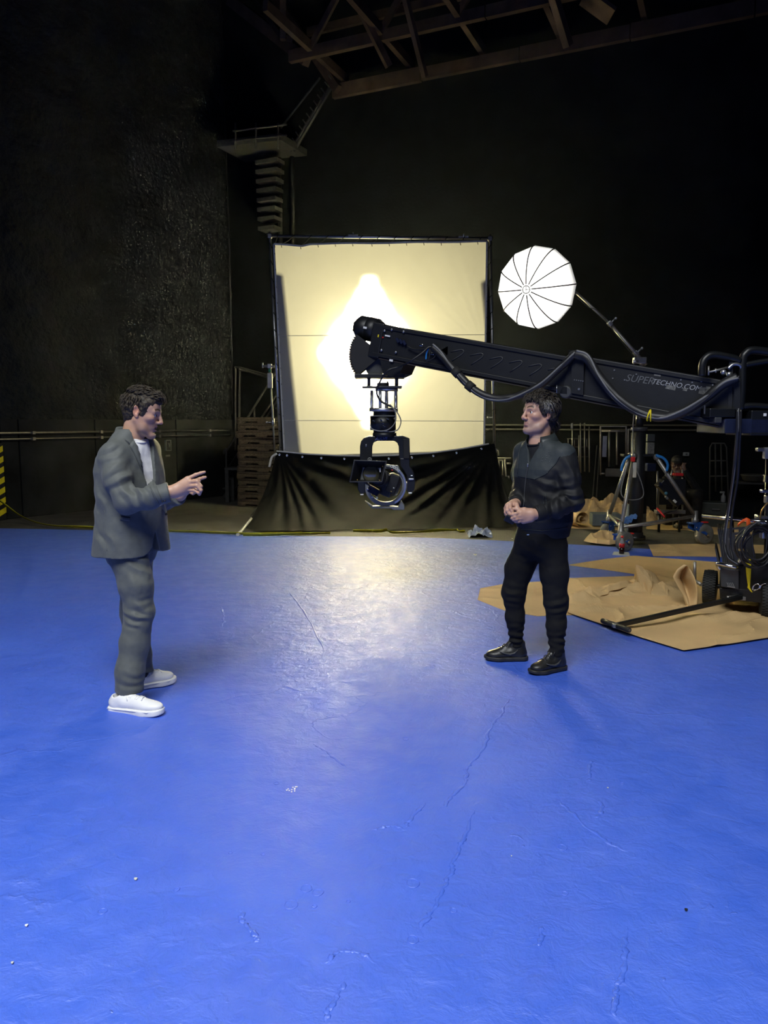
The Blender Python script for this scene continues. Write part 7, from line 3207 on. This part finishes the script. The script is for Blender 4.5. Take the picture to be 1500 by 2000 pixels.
# ------------------------------------------------------------ man in black
def man_black():
    Y0 = 4.9
    q = lambda px, py, dy=0.0: np.array(P(px, py, Y0 + dy))
    an = math.radians(180 + 36)
    hd = (math.cos(an), math.sin(an))
    n_toe, n_heel = G(1036, 1317, .004), G(1104, 1305, .004)
    f_toe, f_heel = G(947, 1288, .004), G(1030, 1288, .004)
    n_ank = np.array(n_heel + (n_toe - n_heel).normalized() * .075) + (0, 0, .12)
    f_ank = np.array(f_heel + (f_toe - f_heel).normalized() * .075) + (0, 0, .12)
    hipL, hipR = q(1078, 1062, -.085), q(1034, 1062, .08)
    kneL, kneR = q(1086, 1176, -.10), q(1003, 1158, .06)
    shL, shR = q(1101, 889, -.13), q(1025, 884, .13)
    elL, elR = q(1120, 979, -.19), q(1018, 962, .16)
    wrL, wrR = q(1045, 1004, -.33), q(1007, 984, -.10)
    neck0 = q(1054, 862)
    hc = q(1054, 808)
    ha = math.radians(180 + 24)
    H = Head(hc, (math.cos(ha), math.sin(ha), .10), (.06, .03, 1), 1.06)
    allp = np.array([hipR, hipL, shR, shL, elR, elL, wrR, wrL, n_ank, f_ank, kneR, kneL, np.array(n_toe), np.array(f_toe)])
    lo, hi = allp.min(0) - .13, allp.max(0) + .13
    lo[2], hi[2] = 0.0, hc[2] + .17
    hx = (hc[0] - .16, hc[0] + .15)
    F = Field(axis(lo[0], hi[0], [(q(982, 1000, -.3)[0], q(1050, 1000, -.3)[0]), hx], .0028, .011),
              axis(lo[1], hi[1], [(hc[1] - .15, hc[1] + .13), (Y0 - .42, Y0 - .25)], .0032, .012),
              axis(lo[2], hi[2], [(hc[2] - .17, hc[2] + .15), (q(0, 1028, -.3)[2], q(0, 974, -.3)[2])], .0028, .012))
    F.ell((hipR + hipL) / 2 + (0, 0, .05), (.12, .11, .11), None, .04)
    F.cap((hipR + hipL) / 2, q(1060, 905), .09, .105, .04)
    F.cap(shR, shL, .05, .05, .05)
    F.cap(q(1060, 900), neck0, .075, .052, .04)
    F.cap(neck0 + (0, 0, -.02), H.w(-.028, 0, -.045), .062, .056, .03)
    F.cap(neck0 + (-.02, -.02, -.02), H.w(.004, 0, -.080), .045, .042, .03)
    for sh, el, wr in ((shL, elL, wrL), (shR, elR, wrR)):
        limb(F, [sh, el, wr], [.048, .040, .029], .02)
    for hp, kn, ak in ((hipL, kneL, n_ank), (hipR, kneR, f_ank)):
        limb(F, [hp, (np.array(hp) + np.array(kn)) / 2, kn, (np.array(kn) + np.array(ak)) / 2, ak], [.066, .056, .046, .038, .026], .03)
    for ak, to, he in ((n_ank, n_toe, n_heel), (f_ank, f_toe, f_heel)):
        dd = np.array((to - he).normalized())
        F.cap(ak + (0, 0, -.05), np.array(to) - dd * .06 + (0, 0, .035), .03, .022, .02)
    H.build(F, mouth=0.0)
    # near (left) hand reaching across, fingers to the left
    dn = -.345
    F.cap(wrL + (.02, .01, 0), q(1038, 1005, dn), .030, .031, .02)
    kn = {'i': q(1017, 1000.5, dn - .015), 'm': q(1016, 1006.5, dn - .02), 'r': q(1018, 1012.5, dn - .015), 'p': q(1022, 1017.5, dn - .005)}
    for key, o in (('i', -5), ('m', -1), ('r', 4), ('p', 8)):
        F.cap(q(1037, 1005 + o, dn), kn[key], .0185, .0140, .016)
    F.cap(q(1036, 1014, dn), q(1022, 1019, dn), .017, .012, .014)
    F.chain([kn['i'], q(1007, 1003.5, dn - .03), q(1001, 1005, dn - .025), q(997, 1005.5, dn - .015)], [.0118, .0104, .0094, .0082], .006)
    F.chain([kn['m'], q(1006, 1009.5, dn - .03), q(1000, 1012, dn - .02), q(998, 1012, dn - .0)], [.012, .0104, .0094, .0082], .006)
    F.chain([kn['r'], q(1009, 1014, dn - .03), q(1003, 1015, dn - .02), q(1001, 1014, dn)], [.0115, .010, .0092, .008], .006)
    F.chain([kn['p'], q(1013, 1018.5, dn - .02), q(1007, 1018.5, dn - .012), q(1005, 1017, dn)], [.0105, .0092, .0084, .0074], .006)
    F.chain([q(1036, 998, dn + .01), q(1024, 995.5, dn + .0), q(1012, 995.5, dn - .005), q(1003, 993.5, dn - .005)], [.0165, .0135, .0115, .0092], .009)
    # far (right) hand folded over, knuckles up
    df = -.305
    F.cap(wrR, q(1003, 985, -.22), .028, .027, .02)
    F.cap(q(1003, 985, -.22), q(997, 988, df), .027, .025, .02)
    kr = {'i': q(996, 985, df - .02), 'm': q(990.5, 987.5, df - .015), 'r': q(988, 993, df), 'p': q(988.5, 998, df + .015)}
    for key in kr:
        F.cap(q(1001, 987, df + .03), kr[key], .020, .0135, .014)
    F.chain([kr['i'], q(996.5, 993, df - .05), q(1000, 998.5, df - .055), q(1002.5, 1001, df - .05)], [.0115, .0104, .0094, .008], .006)
    F.chain([kr['m'], q(990.5, 997, df - .045), q(994, 1003, df - .05), q(997, 1006, df - .045)], [.0118, .0104, .0094, .008], .006)
    F.chain([kr['r'], q(987.5, 1001, df - .025), q(991, 1006.5, df - .035), q(995, 1008.5, df - .03)], [.0115, .010, .009, .0078], .006)
    F.chain([kr['p'], q(988, 1004.5, df - .005), q(991, 1009, df - .015), q(994, 1010.5, df - .015)], [.0102, .009, .0082, .0072], .006)
    F.chain([q(1004, 984, df + .01), q(1008.5, 986, df - .02), q(1010, 990, df - .035), q(1008, 993.5, df - .04)], [.016, .0135, .012, .0096], .008)
    V_, Q = F.mesh(1, .45)
    col = H.colours(V_, (.54, .315, .225), (.40, .16, .13), (.24, .175, .15), (.02, .014, .010), .5)
    man = np_obj('person', V_, Q, 'skin', None, col, (q(1055, 1300)[0], Y0, 0))
    tag(man, 'man in black jacket and black jeans listening with hands folded', 'person')
    H.eyes(man, (1, .10, .12))
    # ---- jeans
    kF = Field(np.arange(q(965, 1100)[0], q(1130, 1100)[0], .0045), np.arange(Y0 - .32, Y0 + .34, .0045), np.arange(.06, q(0, 1015)[2], .0045))
    secs = [(q(0, py)[2], q(px, py)[0], Y0, a, b) for py, px, a, b in ((1092, 1052, .10, .08), (1080, 1052, .145, .11), (1062, 1053, .165, .125), (1045, 1055, .168, .126), (1020, 1058, .160, .120))]
    kF.loft(secs, hd, .05)
    cR, cL = (kneR + f_ank) / 2, (kneL + n_ank) / 2
    limb(kF, [hipR + (0, 0, -.02), q(1014, 1112, .07), kneR, cR, f_ank + (0, 0, -.01)], [.100, .088, .074, .057, .046], .035,
         [(.002, 35, .3), (.003, 60, 1.1), (.003, 80, 2.0), (.005, 120, .6)])
    limb(kF, [hipL + (0, 0, -.02), q(1083, 1120, -.095), kneL, cL, n_ank + (0, 0, -.01)], [.098, .086, .073, .057, .047], .035,
         [(.002, 35, 1.3), (.003, 60, .1), (.003, 80, 3.0), (.005, 120, 1.6)])
    kF.folds(q(1000, 1160, -.02), .07, (.15, 0, 1), 120, .006, 1.0)
    kF.folds(q(1090, 1182, -.17), .07, (-.2, 0, 1), 120, .006, 2.0)
    kF.folds(q(1030, 1085, -.1), .10, (.5, 0, 1), 80, .005, 3.0)
    kF.folds(q(1010, 1245, .05), .06, (0, 0, 1), 160, .007, 4.0)
    kF.folds(q(1092, 1252, -.12), .06, (0, 0, 1), 160, .007, 5.0)
    kF.noise(fold_noise(.004, 14, 14, 12, 51))
    V2, Q2 = kF.mesh(1)
    np_obj('trousers', V2, Q2, 'jeans_black', man)
    # ---- track jacket
    jF = Field(np.arange(q(996, 900)[0] - .02, q(1150, 960)[0] + .02, .0042), np.arange(Y0 - .40, Y0 + .33, .0045), np.arange(q(0, 1050)[2], q(0, 838)[2], .0042))
    js = [(1044, 1061, .172, .130), (1030, 1061, .180, .138), (1015, 1061, .198, .152), (985, 1061, .200, .155), (950, 1061, .205, .153), (915, 1062, .215, .148), (893, 1063, .208, .128), (876, 1062, .182, .105), (864, 1059, .128, .092), (856, 1057, .09, .08)]
    jsec = [(q(0, py)[2], q(px, py)[0], Y0, a, b) for py, px, a, b in js]
    jF.loft(jsec, hd, .02)
    limb(jF, [shL, q(1112, 935, -.17), elL, q(1085, 993, -.27), wrL], [.076, .068, .062, .054, .043], .03, [(.003, 40, .4), (.004, 60, 1.4), (.006, 85, .2), (.005, 80, 2.2)])
    limb(jF, [shR, q(1020, 925, .16), elR, wrR + (0, .01, 0)], [.074, .066, .058, .042], .03, [(.003, 40, 1.4), (.004, 60, .4), (.006, 80, 1.2)])
    jF.folds(q(1115, 972, -.25), .075, (-.25, 0, 1), 105, .010, 1.0)
    jF.folds(q(1085, 990, -.31), .07, (1, 0, .1), 95, .007, 2.0)
    jF.folds(q(1108, 925, -.23), .08, (1, 0, .35), 85, .006, 3.0)
    jF.folds(q(1065, 950, -.19), .09, (.5, 0, 1), 75, .007, 4.0)
    jF.folds(q(1035, 985, -.15), .09, (1, 0, .3), 80, .005, 5.0)
    jF.folds(q(1016, 960, .1), .07, (.3, 0, 1), 110, .008, 6.0)
    # open neck
    X, Y, Z = jF.ax[0][:, None, None], jF.ax[1][None, :, None], jF.ax[2][None, None, :]
    cx_ = np.interp(jF.ax[2], [s[0] for s in jsec], [s[1] for s in jsec])[None, None, :]
    f_ = (X - cx_) * hd[0] + (Y - Y0) * hd[1]
    l_ = (X - cx_) * (-hd[1]) + (Y - Y0) * hd[0]
    zb = q(0, 906)[2]
    zt = q(0, 850)[2]
    vw = np.interp(jF.ax[2], [zb - .02, zb, zt], [-.02, 0.0, .070])[None, None, :]
    wedge = np.maximum(np.abs(l_) - vw, .01 - f_)
    jF.d = np.maximum(jF.d, -wedge * .9).astype(np.float32)
    jF.cap(neck0 + (-.012, -.008, -.03), neck0 + (-.01, -.01, .12), .066, .080, .01, 'sub')
    cut(jF, wrL, wrL - q(1085, 993, -.27), .09)
    cut(jF, wrR + (0, .01, 0), wrR - elR, .08)
    jF.noise(fold_noise(.0045, 11, 11, 9, 61))
    V3, Q3 = jF.mesh(1)
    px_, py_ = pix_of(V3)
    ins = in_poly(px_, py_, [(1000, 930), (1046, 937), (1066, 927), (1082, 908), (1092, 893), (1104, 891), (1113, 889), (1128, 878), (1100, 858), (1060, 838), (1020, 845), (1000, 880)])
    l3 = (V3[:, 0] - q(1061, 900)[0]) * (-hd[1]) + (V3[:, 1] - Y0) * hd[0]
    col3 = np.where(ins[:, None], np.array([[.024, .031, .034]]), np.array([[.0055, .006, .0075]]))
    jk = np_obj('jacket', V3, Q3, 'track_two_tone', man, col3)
    S = Skinner(V3, Q3)
    # undershirt
    sF = Field(np.arange(q(1005, 900)[0], q(1110, 900)[0], .005), np.arange(Y0 - .2, Y0 + .2, .005), np.arange(q(0, 960)[2], q(0, 845)[2], .005))
    sF.loft([(z, x, y, max(.03, a - .03), max(.03, b - .020)) for z, x, y, a, b in jsec[3:9]], hd, .02)
    sF.cap(q(1056, 895), neck0 + (-.005, -.004, -.060), .085, .074, .03)
    sF.cap(neck0 + (-.006, -.004, .002), neck0 + (-.012, -.01, .1), .056, .075, .006, 'sub')
    sF.noise(fold_noise(.002, 16, 16, 8, 71))
    V4, Q4 = sF.mesh(1)
    sh_ = np_obj('undershirt', V4, Q4, 'track', man)
    rp = ring_pts(neck0 + np.array((-.008, -.006, -.006)), .068, .071, hd, -2.6, 2.6, 30, lambda t: -.018 * math.cos(t))
    b = MB()
    b.tube(rp, .006, 6)
    b.build('neck_rib', 'track', sh_)
    # collar
    n_ = 36
    A0, A1 = math.radians(40), math.radians(320)
    lo_r = ring_pts(q(1058, 871), .125, .108, hd, A0, A1, n_, lambda t: .016 * -math.cos(t) + .002)
    hi_r = ring_pts(q(1056, 852), .084, .082, hd, A0, A1, n_, lambda t: .020 * -math.cos(t) + .008)
    in_r = ring_pts(q(1056, 856), .074, .074, hd, A0, A1, n_, lambda t: .018 * -math.cos(t))
    g = np.zeros((n_, 4, 3))
    for i in range(n_):
        g[i, 0], g[i, 1], g[i, 2], g[i, 3] = lo_r[i], lo_r[i].lerp(hi_r[i], .6) + Vector((0, 0, .003)), hi_r[i], in_r[i] + Vector((0, 0, -.015))
    b = MB()
    b.grid(g, thick=(0, 0, .004))
    b.build('collar', 'track_yoke', jk)
    b = MB()
    b.tube(S.line([(1033, 906), (1029, 925), (1026, 950), (1024, 975), (1021, 990)], .003), .0035, 6)
    zp = b.build('zipper', 'dark_grey', jk)
    b = MB()
    c = S.hit(1032, 908, .006)
    b.box(c + Vector((0, -.003, -.004)), (.008, .005, .022), bev=.002)
    b.build('zipper_pull', 'steel', zp)
    for pix in ([(1020, 868), (1014, 885), (1012, 905), (1011, 925)], [(1062, 963), (1062, 985)], [(1067, 963), (1067, 984)], [(1046, 936), (1066, 926), (1086, 905), (1094, 890)], [(1012, 930), (1046, 936)], [(1012, 1033), (1060, 1037), (1108, 1030)]):
        b = MB()
        b.tube(S.line(pix, .0025, 6), .0018, 5)
        b.build('seam', 'track_yoke', jk)
    rng = np.random.default_rng(9)
    b = MB()
    for k in range(26):
        x, y = rng.normal(1070, 12), rng.normal(898, 10)
        if y < 872 or x > 1096:
            continue
        b.ball(S.hit(x, y, .004), rng.uniform(.0008, .002), 6, 4)
    o = b.build('lint_flecks', 'mid_grey', jk)
    o['kind'] = 'stuff'
    b = MB()
    # cuffs and a blue tag at the hem
    for w_, e_, r in ((wrL, q(1085, 993, -.27), .044), (wrR + (0, .01, 0), elR, .043)):
        d = (np.array(w_) - np.array(e_))
        d /= np.linalg.norm(d)
        c = MB()
        c.lathe(Vector(w_ - d * .055), Vector(d), [(0, r + .006), (.01, r + .007), (.03, r + .004), (.052, r + .002), (.056, r - .004)], 24)
        c.build('cuff', 'track', jk)
    b.box(S.hit(1033, 1044, .004), (.020, .004, .006))
    b.build('hem_tag', mat('pale_blue_tag', (.25, .35, .6), .5), jk)
    # ---- shoes
    mm = ('shoe_black', 'sole_black', 'sole_black', 'dark_grey')
    shoe(man, 'sneaker', n_toe, n_heel, .110, 'mid', mm)
    shoe(man, 'sneaker', f_toe, f_heel, .110, 'mid', mm)
    # ---- hair: thick and wavy, greying at the temple, curls at the nape
    hF = Field(np.arange(hx[0], hx[1] + .02, .003), np.arange(hc[1] - .16, hc[1] + .16, .0034), np.arange(hc[2] - .14, hc[2] + .18, .003))
    R, w, z_ = H.R, H.w, 1.06
    E = lambda c, r, k=.02, m='add': hF.ell(w(*c), [x * z_ for x in r], R, k, m)
    E((-.014, 0, .044), (.105, .083, .093), .01)
    E((.038, 0, .082), (.058, .058, .034), .03)
    E((-.048, 0, .0), (.064, .076, .074), .02)
    hF.cap(w(-.065, 0, -.03), w(-.070, 0, -.095), .06, .042, .03)
    for s in (-1, 1):
        hF.cap(w(.034, s * .070, .045), w(.020, s * .074, -.010), .020, .013, .02)
        hF.cap(w(-.03, s * .078, .01), w(-.045, s * .074, -.03), .018, .014, .02)
        hF.cap(w(-.006, s * .094, -.012), w(-.022, s * .092, -.055), .024, .026, .006, 'sub')
        hF.cap(w(.014, s * .080, -.06), w(-.012, s * .078, -.12), .034, .036, .008, 'sub')
    E((.118, 0, .002), (.052, .085, .048), .008, 'sub')
    E((.072, 0, -.05), (.056, .11, .075), .008, 'sub')
    hF.noise(lambda x, y, z: .0045 * fbm(x * 50, y * 50, z * 55, 3, 87) + .003 * fbm(x * 18, y * 18, z * 18, 2, 88))
    V5, Q5 = hF.mesh(0)
    hr = np_obj('hair', V5, Q5, 'hair_grey', man)
    rng = np.random.default_rng(15)
    roots = []
    while len(roots) < 340:
        d = rng.normal(0, 1, 3)
        d /= np.linalg.norm(d)
        f, s, u = d
        if (u > .35 and (u > .6 or f < .5)) or (f < -.2 and u > -.5):
            roots.append(d)
    shl, cen = (.100, .079, .089), (-.014, 0, .043)
    hair_locks('hair_waves', H, roots, lambda d: (.6, .5 * d[1], .1) if d[2] > .6 and d[0] > -.2 else (-.35, .1 * d[1], -1.0), lambda d: .045, .0036, 'hair_grey', hr, 8, .005, .005, 75, 7, shl, cen)
    for sg in (-1, 1):
        roots = [(rng.uniform(.1, .5), sg * rng.uniform(.75, .95), rng.uniform(-.05, .35)) for _ in range(34)]
        hair_locks('hair_temple', H, roots, lambda d: (-.45, 0, -.9), lambda d: .042, .0036, 'hair_silver', hr, 9 + sg, .007, .004, 80, 6, shl, cen)
    roots = [(rng.uniform(.6, .92), rng.uniform(-.7, .7), rng.uniform(.42, .85)) for _ in range(150)]
    hair_locks('hair_fringe', H, roots, lambda d: (.7, .7 * d[1] + .25, -.15), lambda d: .036, .0036, 'hair_grey', hr, 10, .008, .005, 80, 6, shl, cen)
    roots = [(rng.uniform(-.95, -.5), rng.uniform(-.7, .7), rng.uniform(-.95, -.35)) for _ in range(70)]
    hair_locks('hair_nape', H, roots, lambda d: (-.55, .2 * d[1], -.8), lambda d: .042, .0032, 'hair_grey', hr, 11, .006, .008, 110, 8, (.104, .080, .115), (-.02, 0, .01), 2.0)
    # ---- phone held under the fingers
    ph = thing('phone', 'dark phone with a pale shiny face held in folded hands', 'phone', q(996, 1015, -.352))
    Rp = Matrix.Rotation(.45, 3, 'Y') @ Matrix.Rotation(-.9, 3, 'X')
    b = MB()
    b.box(q(996, 1015, -.352), (.066, .050, .010), Rp, .004)
    b.build('case', 'black_matte', ph)
    b = MB()
    b.box(Vector(q(996, 1015, -.352)) + Rp @ Vector((0, 0, .0055)), (.060, .044, .002), Rp)
    b.build('screen', mat('pale_screen', (.30, .31, .33), .15), ph)
    return man


# ------------------------------------------------------------ crew member sitting far back in the dark
def crew():
    Y0 = 11.75
    q = lambda px, py, dy=0.0: np.array(P(px, py, Y0 + dy))
    hc = q(1322, 906)
    H = Head(hc, (-.35, -1, -.25), (0, -.15, 1), 1.0)
    lo, hi = q(1290, 1100), q(1352, 880)
    lo[2] = 0
    lo[1], hi[1] = Y0 - .55, Y0 + .35
    lo[0] -= .1
    hi[0] += .15
    hi[2] += .05
    ax = lambda st: [np.arange(lo[i], hi[i], st) for i in range(3)]
    base = q(1322, 985)
    px_, py_ = base[0], Y0
    hips = np.array((px_, py_ + .05, .48))
    chest = np.array((px_, py_, hc[2] - .36))
    neck = np.array((px_, py_ - .02, hc[2] - .15))
    F = Field(*ax(.008))
    H.build(F)
    F.cap(neck, H.w(-.02, 0, -.06), .055, .052, .02)
    F.cap(neck, chest, .06, .12, .04)
    F.cap(chest, hips, .12, .12, .04)
    hands = (q(1334, 914, -.22), np.array((px_ - .12, py_ - .42, .62)))
    arms = []
    for s, h in ((1, hands[0]), (-1, hands[1])):
        sh = np.array((px_ + s * .18, py_, hc[2] - .24))
        el = np.array((px_ + s * .24, py_ - .20, hc[2] - .42))
        arms.append((sh, el, h))
        limb(F, [sh, el, h], [.045, .04, .03], .02)
        F.ell(h, (.04, .03, .05), None, .02)
        for k in range(4):
            F.cap(h, h + (s * .01 + (k - 1.5) * .016, -.02, .075), .012, .008, .008)
        F.cap(h, h + (-s * .04, -.02, .03), .012, .009, .008)
    legs = []
    for s in (-1, 1):
        kn = np.array((px_ + s * .14, py_ - .42, .50))
        an_ = np.array((px_ + s * .15, py_ - .40, .09))
        legs.append((hips + (s * .08, 0, 0), kn, an_))
        limb(F, [hips + (s * .08, 0, 0), kn, an_], [.07, .05, .035], .02)
        F.cap(an_, an_ + (0, -.12, -.04), .035, .03, .02)
    V_, Q = F.mesh(1)
    col = H.colours(V_, (.22, .13, .09), (.25, .1, .08), (.12, .08, .06), (.02, .015, .01), .4)
    man = np_obj('person', V_, Q, 'skin', None, col, (px_, py_, 0))
    tag(man, 'crew member in dark clothes and cap sitting in the dark behind the monitor cart', 'person')
    H.eyes(man)
    F = Field(*ax(.010))
    F.cap(neck + (0, 0, -.03), chest, .075, .145, .05)
    F.cap(chest, hips + (0, 0, .03), .145, .145, .04)
    for sh, el, h in arms:
        limb(F, [sh, el, el + (h - el) * .85], [.065, .058, .045], .03, [(.003, 50, 1), (.004, 60, 2)])
    V_, Q = F.mesh(1)
    np_obj('jacket', V_, Q, 'track', man)
    F = Field(*ax(.010))
    F.cap(hips + (-.05, 0, 0), hips + (.05, 0, 0), .13, .13, .04)
    for a, k, e in legs:
        limb(F, [a, k, e], [.10, .078, .058], .03, [(.003, 50, 1), (.004, 60, 2)])
    V_, Q = F.mesh(1)
    np_obj('trousers', V_, Q, 'jeans_black', man)
    for a, k, e in legs:
        F = Field(*ax(.010))
        F.cap(e + (0, .01, -.01), e + (0, -.01, -.045), .050, .048, .02)
        F.cap(e + (0, .01, -.048), e + (0, -.15, -.050), .044, .040, .02)
        V_, Q = F.mesh(1)
        np_obj('shoe', V_, Q, 'shoe_black', man)
    F = Field(*ax(.007))
    F.ell(H.w(-.012, 0, .048), (.108, .086, .085), H.R, .01)
    F.ell(H.w(.10, 0, .055), (.075, .065, .010), H.R, .012)
    F.ell(H.w(.05, 0, -.02), (.09, .1, .06), H.R, .006, 'sub')
    V_, Q = F.mesh(1)
    np_obj('cap', V_, Q, 'black_matte', man)
    b = MB()
    b.box((px_, py_ + .08, .19), (.4, .35, .38), bev=.01)
    tag(b.build('apple_box', 'wood_pallet'), 'wooden crate the crew member sits on', 'crate')
    return man


man_suit()
man_black()
crew()
